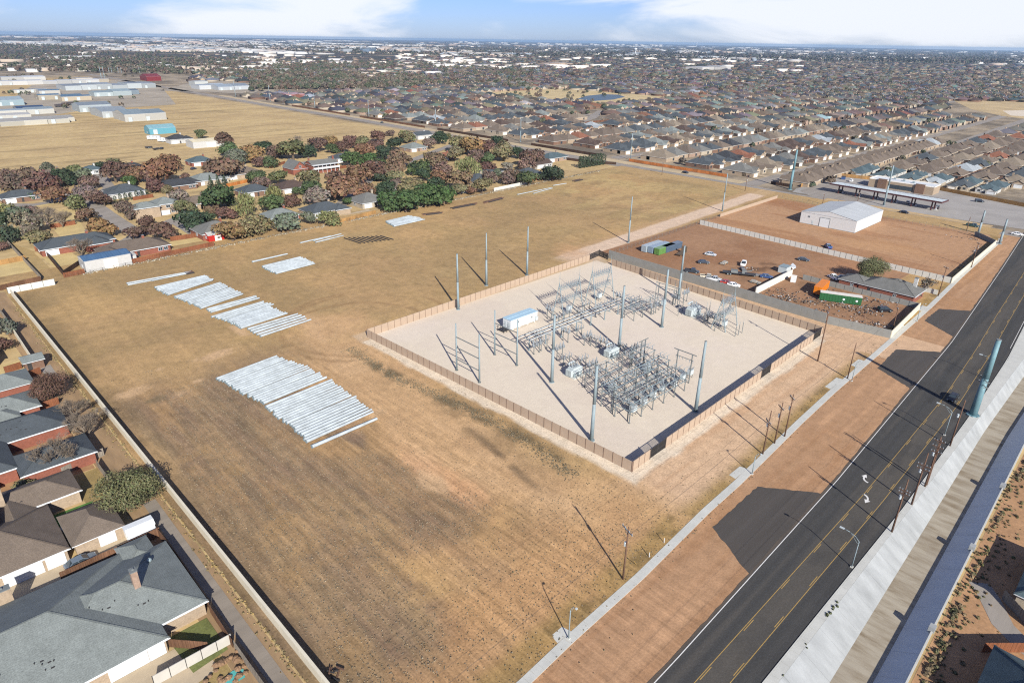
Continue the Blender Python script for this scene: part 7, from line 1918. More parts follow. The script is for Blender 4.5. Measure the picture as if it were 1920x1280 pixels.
g = G(1385, 516); t = thing('flatbed_trailer', 'long dark flatbed trailer with machinery in the brown yard', 'trailer', (g.x, g.y, .06), rad(-62), YG); mb = MB(); mb.box(-6, 6, -1.3, 1.3, .8, 1.0, bottom=True); obj('deck', mb, MAT['dark'], t); wheels(t, (-4, -3), 1.1, .4)
mb = MB(); mb.box(-3, -.5, -1, 1, 1.0, 1.9); mb.box(1.0, 2.0, -.8, .8, 1.0, 2.2); mb.bar((2, 0, 1.6), (4.5, .3, 2.2), .3); obj('machinery', mb, MAT['galv_dark'], t)
for i, (px, py) in enumerate([(1357, 495), (1393, 507), (1416, 531), (1418, 518)]):
    g = G(px, py); t = thing('wreck', 'low stripped wreck, %s from the left among the cars of the brown yard' % ordn(i), 'wreck', (g.x, g.y, .06), i*.8, 'stripped wrecks in the brown yard'); rr = random.Random(i+70)
    mb = MB(); mb.box(-1.9, 1.9, -.8, .8, .3, .7, bottom=True); mb.box(-.4, 1.6, -.7, .7, .7, .95); obj('body', mb, MAT['paint'], t, color=rr.choice([(.3, .28, .24), (.12, .12, .12), (.42, .38, .3)])); wheels(t, (-1.2, 1.2), .8, .32)
g = G(1554-70, 529); t = thing('white_tank', 'small white box beside the bright white wall in the scrap yard', 'box', (*G(1487, 528)[:2], .06), .3); mb = MB(); mb.box(-1.1, 1.1, -.9, .9, 0, 2.1); obj('body', mb, MAT['white'], t); mb = MB(); mb.box(-1.15, 1.15, -.95, .95, 2.1, 2.2); obj('lid', mb, MAT['trim'], t)
g = G(1470, 510); t = thing('shed', 'small grey shed at the end of the bright white wall', 'shed', (g.x, g.y, .06), 0); mb = MB(); mb.box(-2, 2, -1.6, 1.6, 0, 2.4); obj('wall', mb, MAT['equip'], t); mb = MB(); mb.box(-2.1, 2.1, -1.7, 1.7, 2.4, 2.52); obj('roof', mb, MAT['galv'], t)
g = G(1486, 504); t = thing('boat', 'small white boat on a trailer at the corner of the scrap yard', 'boat', (g.x, g.y, .06), .5); mb = MB(); loft(mb, [[(-2.5, -.9, 1.3), (-2.5, 0, .5), (-2.5, .9, 1.3)], [(0, -1, 1.35), (0, 0, .5), (0, 1, 1.35)], [(2.6, -.1, 1.5), (2.6, 0, 1.2), (2.6, .1, 1.5)]]); obj('hull', mb, MAT['white'], t); wheels(t, (-.5,), .8, .3); mb = MB(); mb.bar((-2, 0, .4), (3.4, 0, .4), .12); obj('trailer_frame', mb, MAT['galv_dark'], t)
g = G(1548, 562); t = thing('tarpaulin', 'blue tarpaulin heap between the orange trailer and the green container', 'tarpaulin', (g.x, g.y, .06)); mb = rock(random.Random(9), 1.5); obj('sheet', mb, MAT['paint'], t, color=(.08, .2, .5)); 
mb = rock(random.Random(11), .8); obj('fold', mb, MAT['paint'], t, (1.5, -.8, 0), (.25, .45, .7))
# junk heaps: countless small bits
rr = random.Random(21); V, F, T = [], [], []
def junk(px, py, n, sp, hmax, elong=1.0, ang=0.0):
    c = G(px, py)
    for _ in range(int(n*.55)):
        a, q = rr.gauss(0, sp*elong), rr.gauss(0, sp)
        x = c.x+a*math.cos(ang)-q*math.sin(ang); y = c.y+a*math.sin(ang)+q*math.cos(ang)
        s = [rr.uniform(.12, .8)*rr.choice((1, 1, .6)), rr.uniform(.08, .42), rr.uniform(.06, .35)]; z = rr.uniform(0, hmax*.6)*max(0, 1-(abs(q)/(2*sp)))
        th = rr.uniform(0, 3.14); tl = rr.uniform(-.3, .3); ca, sa = math.cos(th), math.sin(th); o = len(V)
        for dz in (0, 1):
            for dx, dy in ((-1, -1), (1, -1), (1, 1), (-1, 1)):
                lx, ly = dx*s[0]/2, dy*s[1]/2; V.append((x+lx*ca-ly*sa, y+lx*sa+ly*ca, .06+z+dz*s[2]+lx*tl))
        for f in ((4, 5, 6, 7), (0, 1, 5, 4), (1, 2, 6, 5), (2, 3, 7, 6), (3, 0, 4, 7)): F.append(tuple(o+i for i in f))
        col = rr.choice([(.34, .33, .32), (.17, .12, .09), (.2, .15, .11), (.07, .07, .07), (.17, .16, .15), (.2, .16, .12), (.12, .09, .07), (.1, .08, .06), (.2, .1, .06), (.12, .16, .2), (.14, .1, .08), (.05, .05, .05)]); T.extend([col]*5)
for q in [(1460, 548, 90, 2.0, .8, 2.2, -.8), (1480, 560, 110, 2.0, 1.2, 2.5, -.9), (1500, 566, 90, 1.6, .9, 2.5, -1.0), (1468, 557, 60, 3, .5), (1515, 568, 60, 1.2, .8, 2.5, -1.1), (1580, 572, 120, 1.5, 1.2, 3.5, -1.15), (1600, 582, 140, 2.2, 1.3, 2.2, -1.1), (1625, 578, 110, 2.6, 1.1, 1.6), (1612, 560, 60, 1.5, 1.0, 2.5, -1.1), (1640, 566, 70, 1.3, .6, 3.5, -1.15),
          (1635, 608, 60, 1.0, .5, 3.5, -1.15), (1655, 612, 70, 1.4, .7, 2.0, -1.1), (1590, 594, 30, .8, .3, 4, -1.15), (1545, 583, 25, .6, .3, 4, -1.15), (1555, 546, 20, 1, .4), (1408, 504, 25, 1.5, .4), (1480, 508, 20, 1.2, .5), (1830, 470, 60, .9, .4, 8, .05), (1800, 500, 40, .8, .4, 6, .05), (1815, 447, 30, 2, .4), (1790, 444, 25, 1.5, .5, 3, 1.5)]: junk(*q)
o = link('junk_heap', np_mesh('junk_heap', V, F, MAT['tone'], np.array(T)))
tag(o, 'heaps of small mixed scrap scattered in the scrap yard', 'junk', kind='stuff')
for pts in [[(0, 232), (150, 208), (330, 196), (300, 160), (240, 150), (60, 160), (0, 200)], [(300, 170), (470, 176), (560, 186), (520, 160), (380, 150)]]: sheet_obj('industrial_yard', [P3(*p) for p in pts], .02, concrete_mat('yard_gravel', alb(178, 166, 146), .3, .03))
# RVs and buildings in the upper left field
for i, (px, py, lb) in enumerate([(289, 262, 'farther white caravan beside the white black roofed house'), (309, 266, 'nearer white caravan beside the white black roofed house')]):
    g = G(px, py); t = thing('caravan', lb, 'caravan', (g.x, g.y, 0), rad(-40), 'white caravans')
    mb = MB(); loft(mb, [[(-5, -1.25, .6), (-5, -1.25, 3.1), (-5, 1.25, 3.1), (-5, 1.25, .6)], [(4.2, -1.25, .6), (4.2, -1.25, 3.2), (4.2, 1.25, 3.2), (4.2, 1.25, .6)], [(5.2, -1.2, 1.2), (5.2, -1.2, 2.6), (5.2, 1.2, 2.6), (5.2, 1.2, 1.2)]]); obj('body', mb, MAT['white'], t)
    mb = MB(); 
    for x in (-3, -.5, 2.2): mb.box(x, x+1.1, -1.28, -1.24, 1.8, 2.5, bottom=True)
    obj('window', mb, MAT['glass'], t); wheels(t, (-1.4, -.4), 1.1, .4)
    mb = MB(); mb.box(-2, -1, -.5, .5, 3.15, 3.4); obj('roof_unit', mb, MAT['trim'], t)
nh('white house with black roof beside the two caravans', 'black roofed white house', 332, 257, 15, 12, 'char', 'white', pitch=.5, eave=3.4, wing=(6, -3, 8, 7))
IND = [(300, 243, 22, 14, 5, (150, 196, 206), (120, 196, 216), 'light teal metal barn in the golden field', .35), (262, 216, 46, 22, 6.5, (148, 164, 170), (226, 224, 214), 'long grey roofed white warehouse at the edge of the golden field', .12), (205, 210, 30, 26, 6, (168, 178, 182), (212, 218, 218), 'grey roofed warehouse left of the long white warehouse', .12),
       (172, 200, 38, 18, 7, (150, 160, 166), (200, 210, 212), 'tall grey warehouse behind the parked trailers', .15), (190, 205, 26, 10, 5, (196, 204, 206), (222, 224, 220), 'small pale shed in front of the tall grey warehouse', .12), (110, 180, 60, 16, 5.5, (120, 150, 170), (222, 210, 186), 'long low building with blue grey roof and tan wall', .1), (140, 183, 40, 12, 5, (112, 140, 160), (222, 206, 178), 'second blue roofed tan building right of the long low one', .1),
       (55, 169, 48, 12, 5, (196, 196, 190), (232, 228, 216), 'cream building at the left behind a row of shrubs', .1), (90, 172, 30, 12, 5, (112, 142, 164), (220, 216, 206), 'blue roofed building in the middle of the left industrial rows', .12), (60, 225, 66, 18, 5, (206, 202, 190), (226, 222, 206), 'long cream building nearest the golden field at the far left', .08), (95, 222, 42, 16, 4.6, (198, 194, 182), (226, 222, 208), 'cream building with parapet right of the long cream building', .08),
       (20, 218, 36, 14, 5, (214, 212, 204), (230, 228, 218), 'white low building at the left edge', .08), (45, 208, 60, 14, 5, (180, 196, 202), (224, 222, 212), 'long white building with pale blue roof at the left edge', .12), (55, 205, 30, 14, 5, (70, 92, 124), (150, 160, 170), 'dark blue roofed building at the left', .15), (12, 190, 34, 22, 6, (178, 196, 202), (176, 200, 208), 'light blue warehouse at the left edge', .15),
       (200, 160, 130, 60, 7, (172, 180, 182), (206, 214, 216), 'very large grey roofed warehouse in the distance at the left', .04), (205, 174, 56, 20, 5.5, (176, 196, 200), (196, 210, 212), 'light teal low warehouse in front of the very large one', .1), (237, 172, 30, 16, 5.5, (120, 136, 146), (150, 166, 176), 'slate blue warehouse right of the light teal one', .1),
       (90, 153, 150, 30, 6, (226, 230, 232), (234, 234, 230), 'very long white roofed warehouse in the distance at the left', .05), (40, 146, 80, 24, 6, (222, 226, 228), (232, 232, 228), 'white roofed warehouse at the far left edge', .05), (168, 149, 60, 26, 7, (214, 204, 186), (230, 218, 196), 'cream office building behind the very large grey warehouse', .03), (282, 146, 30, 22, 8, (150, 60, 60), (150, 50, 54), 'dark red building by the distant road', .2),
       (390, 161, 52, 24, 7, (200, 210, 216), (226, 230, 232), 'white roofed complex beyond the golden field, left part', .1), (430, 163, 60, 22, 6, (170, 184, 194), (210, 216, 220), 'pale blue roofed complex beyond the golden field, right part', .12), (372, 156, 26, 16, 8, (214, 222, 220), (228, 232, 228), 'white office block at the left of the complex beyond the field', .05), (545, 178, 32, 18, 5, (206, 166, 164), (198, 140, 140), 'pink flat building by the first town houses', .04),
       (130, 107, 150, 40, 8, (232, 232, 230), (236, 236, 232), 'very distant long white warehouse at the upper left', .03), (1330, 127, 190, 60, 9, (232, 232, 230), (236, 232, 226), 'very large white flat roofed store in the distance right of centre', .02), (900, 122, 120, 40, 8, (226, 212, 194), (224, 202, 178), 'distant tan shopping centre at the middle', .02), (1040, 120, 150, 40, 8, (216, 200, 182), (222, 196, 170), 'distant pale shopping centre right of the middle', .02),
       (500, 132, 110, 30, 7, (206, 206, 202), (226, 222, 214), 'distant white low building row left of centre', .03), (430, 137, 90, 26, 6, (190, 180, 168), (222, 214, 200), 'distant cream building row at the left', .03), (690, 95, 90, 30, 22, (120, 140, 160), (130, 150, 170), 'distant blue grey office block', .01), (650, 95, 60, 30, 20, (190, 196, 200), (200, 206, 210), 'distant pale office block left of the blue grey one', .01)]
for px, py, sx, sy, ev, rf, wl, lb, pt in IND:
    if py > 140 and py < 232 and sx < 120: sx *= .85; sy *= 1.75
    g = G(px, py, ev*.6); rzz = 0
    if sx <= 34: t = metal_building(lb, (g.x, g.y), sx, sy, ev, pt, alb(*rf, 1.9), alb(*wl, 2.3), 'gx', name='warehouse')
    else:
        t = thing('warehouse', lb, 'building', (g.x, g.y, 0), 0); qq = random.Random(int(px*7+py)); nn = max(2, round(sx/(22 if py > 150 else 40))); x_ = -sx/2
        for k in range(nn):
            L_ = sx/nn; kk = qq.uniform(.72, 1.12); hh = ev*qq.uniform(.75, 1.1); yy = sy*qq.uniform(.7, 1.05); kr = qq.uniform(.75, 1.1)
            b_ = (x_+.02, x_+L_-.02, -sy/2+qq.uniform(-1.5, 1.5), -sy/2+yy, hh, pt*qq.uniform(.6, 1.5), 'gx')
            obj('wing_wall', wall_mb(*b_), MAT['paint'], t, color=tuple(c*kk for c in alb(*wl, 2.3))); obj('wing_roof', roof_mb(*b_, oh=.0, th=.1), [MAT['metalroof'], MAT['white']], t, color=tuple(c*kr for c in alb(*rf, 1.9)))
            x_ += L_
    if py > 150:
        n = max(1, int(sx/14))
        for k in range(n): add_garage(t, '-y', -sx/2+3+k*(sx-6)/n, -sx/2+6.5+k*(sx-6)/n, -sy/2, min(4, ev-.8), 'equip')
        add_window(t, '-x', -1, 1, -sx/2, 1, 2.2)
for i, (px, py) in enumerate([(113, 201), (126, 198), (137, 197)]):
    box_trailer('dark trailer, %s from the left in the gap between the warehouses' % ordn(i), px, py, 12, 2.6, 2.6, 30, (.08, .07, .07), group='dark trailers between the warehouses')
for i, (px, py) in enumerate([(279, 278), (293, 281), (303, 280)]):
    g = G(px, py); t = thing('farm_trailer', 'small dark farm trailer, %s from the left below the caravans' % ordn(i), 'trailer', (g.x, g.y, 0), i*.5, 'dark farm trailers'); mb = MB(); mb.box(-2.5, 2.5, -1, 1, .6, 1.3, bottom=True); obj('bed', mb, MAT['dark'], t); wheels(t, (-.6, .6), 1.0, .4)
# distant steel poles of the other substation
for i, px in enumerate([187, 193, 205, 210, 216, 222, 228, 246, 254, 262]):
    tall = i < 2
    steel_pole('pale pole of the distant substation, %s from the left' % ordn(i), px+(4 if tall else 0), 150 if tall else 137, 125 if tall else 127, .6, .4, extras=False, group='poles of the distant substation', z=0)
# water tower and mast in the far city
g = G(1191, 103); t = thing('water_tower', 'white water tower standing out of the far city', 'water tower', (g.x, g.y, 0)); mb = MB(); mb.lathe((0, 0, 0), [(4, 0), (2.6, 4), (2.6, 24), (9, 32), (11, 37), (9, 41), (3, 43)], 16); obj('tank', mb, MAT['white'], t); mb = MB(); mb.tube((0, 0, 43), (0, 0, 46), .5); obj('mast', mb, MAT['white'], t)
g = G(1306, 87); t = thing('water_tower', 'thin white water tower on the horizon', 'water tower', (g.x, g.y, 0)); mb = MB(); mb.lathe((0, 0, 0), [(8, 0), (6, 8), (6, 40), (16, 52), (18, 60), (14, 66), (3, 68)], 16); obj('tank', mb, MAT['white'], t); mb = MB(); mb.tube((0, 0, 68), (0, 0, 74), .8); obj('mast', mb, MAT['white'], t)
# ------------------------------------------------------------------ right of the channel
sheet_obj('dirt_bank', [(-80, -20.0+SK(-80)), (130, -20.0+SK(110)), (130, -60), (-80, -60)], -0.012, simple('brown_dirt', alb(180, 140, 102), .95, .22, .18, fine=2))
road_poly('back_alley', [P3(*p) for p in [(1836, 1092), (1855, 1120), (1880, 1170), (1925, 1215), (1990, 1260)]], 3.2, .015, MAT['asphalt_old'])
for i, (px, py) in enumerate([(1877, 913), (1822, 1029), (1749, 1182)]):
    g = G(px, py); t = thing('drain_inlet', 'white concrete block on the channel edge, %s from the far end' % ordn(i), 'drain block', (g.x, CH_R-.1+SK(g.x), 0), 0, 'white blocks on the channel edge'); mb = MB(); mb.box(-.55, .55, -.35, .5, -.1, .85); obj('block', mb, MAT['conc_white'], t); mb = MB(); mb.box(-.35, .35, .5, .54, .1, .5); obj('opening', mb, MAT['dark'], t)
RH = [((1905, 1120), 12, 11, 'teal', 'tan', 'teal roofed tan house at the right edge beyond the curved alley', 3.0), ((1935, 1290), 15, 14, 'teal', 'cream', 'teal roofed house in the bottom right corner', 3.0)]
a = G(1888, 1120, 2.7); house('teal roofed tan house at the right edge beyond the curved alley', [(a.x+1.5, a.x+17, a.y-16, a.y-1.0, 3.2, .5, 'h')], 'teal', 'cream', windows=[('-x', a.y-5, a.y-3.4, a.x+1.5), ('-y', a.x+5, a.x+7, a.y-16)], vents=2)
a = G(1855, 1240, 2.7); house('teal roofed house in the bottom right corner behind the orange fence', [(a.x-15, a.x+1.0, a.y-17, a.y-1.2, 3.0, .5, 'h'), (a.x-8, a.x+3, a.y-10, a.y-.2, 2.95, .5, 'h')], 'teal', 'cream', windows=[('-x', a.y-8, a.y-6, a.x-15)], vents=2)
board_fence('orange board fence above the bottom right house', [G(1840, 1222), G(1960, 1222)], OF, 1.9, 2.4)
board_fence('grey board fence along the alley at the right edge', [G(1878, 1122), G(1935, 1185)], GF, 1.9, 2.4)
for i, (x, y) in enumerate([(26, -45), (66, -47), (-30, -45)]):
    house('two storey house out at the right, %s from the front' % ordn(i), [(x, x+20, y-16, y, 5.0, .5, 'h')], 'teal', 'cream', windows=[('-x', y-8, y-6, x)])
# ------------------------------------------------------------------ weeds
rr = np.random.default_rng(3)
def tufts(name, pts, label, size=(.06, .26), col=((.17, .13, .085), (.21, .165, .11), (.13, .115, .07)), k=9):
    n = len(pts); P = np.asarray(pts)
    m = n*k; ii = np.repeat(np.arange(n), k); S = rr.uniform(size[0], size[1], n)[ii]
    d = rr.normal(size=(m, 3)); d[:, 2] = np.abs(d[:, 2])*.9; d /= np.linalg.norm(d, axis=1, keepdims=True)
    c = np.stack([P[ii, 0], P[ii, 1], np.full(m, .02)+P[ii, 2]], 1)+d*(S*.55)[:, None]*rr.random(m)[:, None]
    t = np.cross(d, rr.normal(size=(m, 3))); t /= np.linalg.norm(t, axis=1, keepdims=True); b = np.cross(d, t); s = (S*.45)[:, None]
    V = np.stack([c-t*s, c-b*s*.6, c+t*s, c+b*s*.6], 1).reshape(-1, 3); V[:, 2] = np.maximum(V[:, 2], .0)
    C = np.array(col)[rr.integers(0, len(col), n)][ii]*rr.uniform(.7, 1.3, (m, 1))
    return tag(link(name, np_mesh(name, V, np.arange(4*m).reshape(-1, 4), MAT['tone'], C)), label, 'weeds', kind='stuff')
pts = []
def scat(px, py, ru, rv, n, z=.06):
    c = G(px, py); q = rr.normal(size=(n, 2)); 
    for a in q: pts.append((c.x+a[0]*ru, c.y+a[1]*rv, z))
scat(960, 1060, 14, 9, 420); scat(1060, 1010, 12, 7, 420); scat(900, 1180, 12, 6, 220); scat(1180, 1000, 12, 4, 260); scat(820, 1100, 8, 12, 160); scat(1000, 1130, 12, 4, 220)
for u in rr.uniform(-20, 140, 420): pts.append((u, float(side_y(u))+abs(rr.normal(0, 1.6))+.9, .06))
for u in rr.uniform(-20, 290, 260): pts.append((u, float(side_y(u))-.9-abs(rr.normal(0, .5)), .02))
tufts('weed_tufts', pts, 'dry weed tufts scattered over the near corner of the field')
pts = []
_ii = np.argwhere(darkm > .3); _sel = _ii[rr.integers(0, len(_ii), 11000)]
for a, b in _sel:
    x = gx[a]+rr.uniform(0, GS); x = round(x/1.55)*1.55+rr.normal(0, .3); pts.append((x, gy[b]+rr.uniform(0, GS), .06))
_sel = rr.uniform((-34, 20), (30, 150), (7000, 2))
for x, y in _sel:
    if y > float(side_y(x))+2: pts.append((x, y, .06))
tufts('dry_stubble', pts, 'dry weed stubble in mown rows across the near field', (.08, .26), ((.19, .155, .115), (.15, .125, .09), (.24, .19, .125), (.13, .115, .08)), 5)
pts = []
for y in rr.uniform(42, 126, 2200):
    pts.append((24.0-2.0*math.sin(y/14)+rr.normal(0, 1.1), y, .06))
tufts('weed_belt', pts, 'belt of dark dry weeds along the substation fence', (.08, .34), ((.13, .11, .075), (.11, .10, .07), (.17, .14, .09)))
pts = [(u, -20.3+SK(u)-abs(rr.normal(0, 2.2)), 0) for u in rr.uniform(-10, 95, 420)]+[(u, -37+rr.normal(0, 1.5), 0) for u in rr.uniform(10, 90, 200)]
tufts('bank_weeds', pts, 'olive weeds along the top of the channel bank', (.2, .8), ((.12, .10, .05), (.09, .09, .04), (.15, .11, .06)))
pts = []
for px, py, n_ in ((1765, 1150, 26), (1745, 1215, 30), (1730, 1260, 24), (1800, 1060, 14), (1840, 960, 14), (1880, 880, 12), (1900, 850, 10)):
    c = G(px, py)
    for q in rr.normal(size=(n_, 2)): pts.append((c.x+q[0]*2.4, min(-21.3, c.y-.8+q[1]*1.0)+SK(c.x), .0))
tufts('bank_bushes', pts, 'brown and olive bushes leaning over the channel edge at the lower right', (.3, .75), ((.13, .10, .06), (.10, .095, .05), (.16, .12, .07)), 30)
pts = [(x, 245.5+(x+20)*.041+rr.normal(0, .8), .0) for x in rr.uniform(-15, 300, 1500)]
tufts('fence_brush', pts, 'dry grey brush along the back fence of the field', (.3, .9), ((.26, .23, .18), (.18, .16, .12), (.30, .27, .2)))
pts = [(-38.3-abs(rr.normal(0, .7)), y, -.02) for y in rr.uniform(10, 225, 900)]
tufts('wall_weeds', pts, 'yellow weeds along the foot of the cream boundary wall', (.15, .5), ((.24, .17, .07), (.2, .16, .08), (.16, .13, .07)))
pts = [(x, -7.9+rr.normal(0, .12), .1) for x in (10, 17, 17.5, 25, 25.4, 26, 27, 27.6, 28.2, 29, 5)]; tufts('channel_weeds', pts, 'small green weeds in the joint at the top of the channel', (.3, .6), ((.06, .07, .03),))

# ------------------------------------------------------------------ the town
rr = random.Random(42)
ROOFS_T = ['midgrey', 'slate', 'slate', 'brown', 'brown', 'char', 'grey', 'brown2', 'tan', 'dbrown', 'slate', 'midgrey']
NICE = {'midgrey': 'grey', 'slate': 'slate', 'brown': 'brown', 'char': 'charcoal', 'grey': 'pale grey', 'brown2': 'dull brown', 'tan': 'tan', 'dbrown': 'dark brown', 'red': 'red', 'teal': 'blue grey', 'pale': 'silver'}
def in_view(x, y, m=60, top=66):
    u, v, d = PXA(x, y, 3)
    return d > 0 and -m < u < 1920+m and top < v < 1330
def town_proto(k):
    """Meshes of one kind of town house: front towards -y, origin at the middle of the plot."""
    q = random.Random(900+k); w_, dp = 15.6, 20+q.uniform(-1.5, 1.5); P = []
    main = (-w_/2, w_/2, -dp/2+3, dp/2, 2.8, .5+.05*(k % 3), 'h')
    s = 1 if k % 2 else -1
    wing = (s*w_/2-(7 if s > 0 else 0), s*w_/2+(0 if s > 0 else 7), -dp/2-2, -dp/2+6, 2.75, .55, 'h' if k % 3 else 'gy')
    gb = (-s*w_/2+(0 if s > 0 else -5.2)+s*.6, -s*w_/2+(5.2 if s > 0 else 0)+s*.6, -dp/2+1, -dp/2+5, 2.9, .75, 'gy')
    for b in (main, wing, gb):
        P.append(('wall', wall_mb(*b).mesh('wall', MAT['brick']), 'w')); P.append(('roof', roof_mb(*b, oh=.4).mesh('roof', [MAT['shingle'], MAT['trim']]), 'r'))
    xm = (wing[0]+wing[1])/2
    mb = MB(); face_rect(mb, '-y', xm-2.4, xm+2.4, 0, 2.2, wing[2], .06); P.append(('garage_door', mb.mesh('garage_door', MAT['white' if k % 2 else 'trim']), None))
    gm = (gb[0]+gb[1])/2
    mb = MB(); face_rect(mb, '-y', gm-1.0, gm+1.0, .8, 2.2, gb[2], .04); P.append(('window', mb.mesh('window', MAT['glass']), None))
    mb = MB(); face_rect(mb, '-y', -.5, .5, 0, 2.2, main[2], .05); P.append(('door', mb.mesh('door', MAT['dark']), None))
    mb = MB(); face_rect(mb, '-x', 1, 2.6, .9, 2.1, -w_/2, .04); P.append(('window', mb.mesh('window', MAT['glass']), None))
    mb = MB(); face_rect(mb, '+y', -3, -.8, .3, 2.2, dp/2, .04); P.append(('window', mb.mesh('window', MAT['glass']), None))
    mb = MB(); mb.box(-s*2.2-.5, -s*2.2+.5, 2.0, 2.9, 3.5, 7.4); mb.box(-s*2.2-.6, -s*2.2+.6, 1.9, 3.0, 7.4, 7.55); P.append(('chimney', mb.mesh('chimney', MAT['brick']), 'w'))
    return P
PROTO = [town_proto(k) for k in range(6)]
def town_house(label, x, y, rz, k, roof, wall, group, sc_=1.0):
    t = thing('town_house', label, 'house', (x, y, 0), rz, group); t.scale = (sc_, sc_, sc_)
    for nm, me, c in PROTO[k]:
        link(nm, me, t, None, ROOFC[roof] if c == 'r' else WALLC[wall] if c == 'w' else None)
    return t
# plots: (distance, x, y, rz, row, index, kind)
plots = []
ROWS = []
park = lambda x, y: 690 < x < 905 and 560 < y < 850
def clear(x, y):
    if park(x, y): return False
    if x < 345+max(0, (y-200))*0.012: return False
    u, v, d = PXA(x, y, 0)
    if 1770 < u < 2000 and 176 < v < 222: return False
    if 1090 < u < 1140 and 204 < v < 240: return False
    return True
def row(name, x0, x1, y, rz, step=16.6, tilt=0.0):
    i = 0; x = x0
    while x < x1:
        yy = y+tilt*(x-x0)
        if clear(x, yy) and in_view(x, yy): plots.append((math.hypot(x-CAM.x, yy-CAM.y), x, yy, rz, name, i)); 
        i += 1; x += step
SN = ['first', 'second', 'third', 'fourth', 'fifth', 'sixth', 'seventh', 'eighth', 'ninth']
for k, (sy_, sx0) in enumerate([(168, 360), (282, 372), (392, 372), (505, 368), (615, 366), (725, 364), (835, 364), (945, 364)]):
    if k: row('%s street near side' % SN[k], sx0, 1080, sy_-21, math.pi)
    row('%s street far side' % SN[k], sx0+6, 1080, sy_+21, 0.0)
    if k < 7: row('%s street back lane' % SN[k], sx0+10, 1080, sy_+55, 0.0, 17.6)
# the long brown terrace on the near side of the first street
row('the brown terrace', 362, 640, 150, math.pi, 12.4)
# cottages and hip roofed houses behind the fuel station, in lines across
for j, xx in enumerate([428, 446, 468, 496, 524, 552, 580, 610, 640, 670, 700, 740, 780, 820, 860, 900, 940, 980, 1020]):
    i = 0; y = 124.0 if j > 1 else 136
    while y > -330:
        if in_view(xx, y) and clear(xx, y) and abs(y-40) > 10: plots.append((math.hypot(xx-CAM.x, y-CAM.y), xx, y, -math.pi/2 if j % 2 == 0 else math.pi/2, 'line%d' % j, i))
        i += 1; y -= 17.0 if j > 1 else 15.0
plots.sort()
NIND = 262
LINES = ['the %s row behind the fuel station' % ordn(j) for j in range(20)]
cnt = {}
for q_ in sorted(plots, key=lambda a: a[2]*-1 if a[4].startswith('line') else a[1]): cnt[q_[4]] = cnt.get(q_[4], -1)+1; ROWS.append((q_[1], q_[2], cnt[q_[4]]))
ROWI = {(a, b): c for a, b, c in ROWS}
SV, SF3, SF4, ST3, ST4 = [], [], [], [], []
def stuff_house(x, y, rz, roof, wall, w_=15.6, dp=20, h=2.7, pitch=.5):
    c, s = math.cos(rz), math.sin(rz); o = len(SV)
    def P(a, b, z): SV.append((x+a*c-b*s, y+a*s+b*c, z))
    for z in (0, h):
        for a, b in ((-w_/2, -dp/2), (w_/2, -dp/2), (w_/2, dp/2), (-w_/2, dp/2)): P(a, b, z)
    e = .4
    for a, b in ((-w_/2-e, -dp/2-e), (w_/2+e, -dp/2-e), (w_/2+e, dp/2+e), (-w_/2-e, dp/2+e)): P(a, b, h)
    rh = h+w_/2*pitch
    P(0, -dp/2+w_/2, rh); P(0, dp/2-w_/2, rh)
    for f in ((0, 1, 5, 4), (1, 2, 6, 5), (2, 3, 7, 6), (3, 0, 4, 7)): SF4.append(tuple(o+i for i in f)); ST4.append(wall)
    for f in ((9, 10, 13, 12), (11, 8, 12, 13)): SF4.append(tuple(o+i for i in f)); ST4.append(roof)
    for f in ((8, 9, 12, 12), (10, 11, 13, 13)): SF4.append(tuple(o+i for i in f)); ST4.append(roof)
    # garage and front gable
    o = len(SV); g0 = -w_/2+1 if (int(x)+int(y)) % 2 else w_/2-6
    for a, b, z in ((g0, -dp/2-.06, 0), (g0+4.8, -dp/2-.06, 0), (g0+4.8, -dp/2-.06, 2.2), (g0, -dp/2-.06, 2.2)): P(a, b, z)
    SF4.append((o, o+1, o+2, o+3)); ST4.append((.6, .58, .55))
    o = len(SV)
    for a, b, z in ((g0-1, -dp/2-2, 0), (g0+6, -dp/2-2, 0), (g0+6, -dp/2-2, 2.8), (g0-1, -dp/2-2, 2.8), (g0+2.5, -dp/2-2, 5.0), (g0+2.5, -dp/2+4, 5.0), (g0-1.3, -dp/2+2, 2.7), (g0+6.3, -dp/2+2, 2.7)): P(a, b, z)
    SF4.append((o, o+1, o+2, o+3)); ST4.append(wall); SF4.append((o+3, o+2, o+4, o+4)); ST4.append(wall)
    SF4.append((o+2, o+7, o+5, o+4)); ST4.append(roof); SF4.append((o+6, o+3, o+4, o+5)); ST4.append(roof)
    o = len(SV); q = 1.5 if (int(x)) % 2 else -2.5
    for z in (3.6, 7.2):
        for a, b in ((q, 2), (q+1, 2), (q+1, 3), (q, 3)): P(a, b, z)
    for f in ((0, 1, 5, 4), (1, 2, 6, 5), (2, 3, 7, 6), (3, 0, 4, 7), (4, 5, 6, 7)): SF4.append(tuple(o+i for i in f)); ST4.append(wall)
WALLN = {'tan': 'tan', 'cream': 'cream', 'pink': 'pinkish', 'brown': 'brown', 'red': 'red brick'}
DRV = MB()
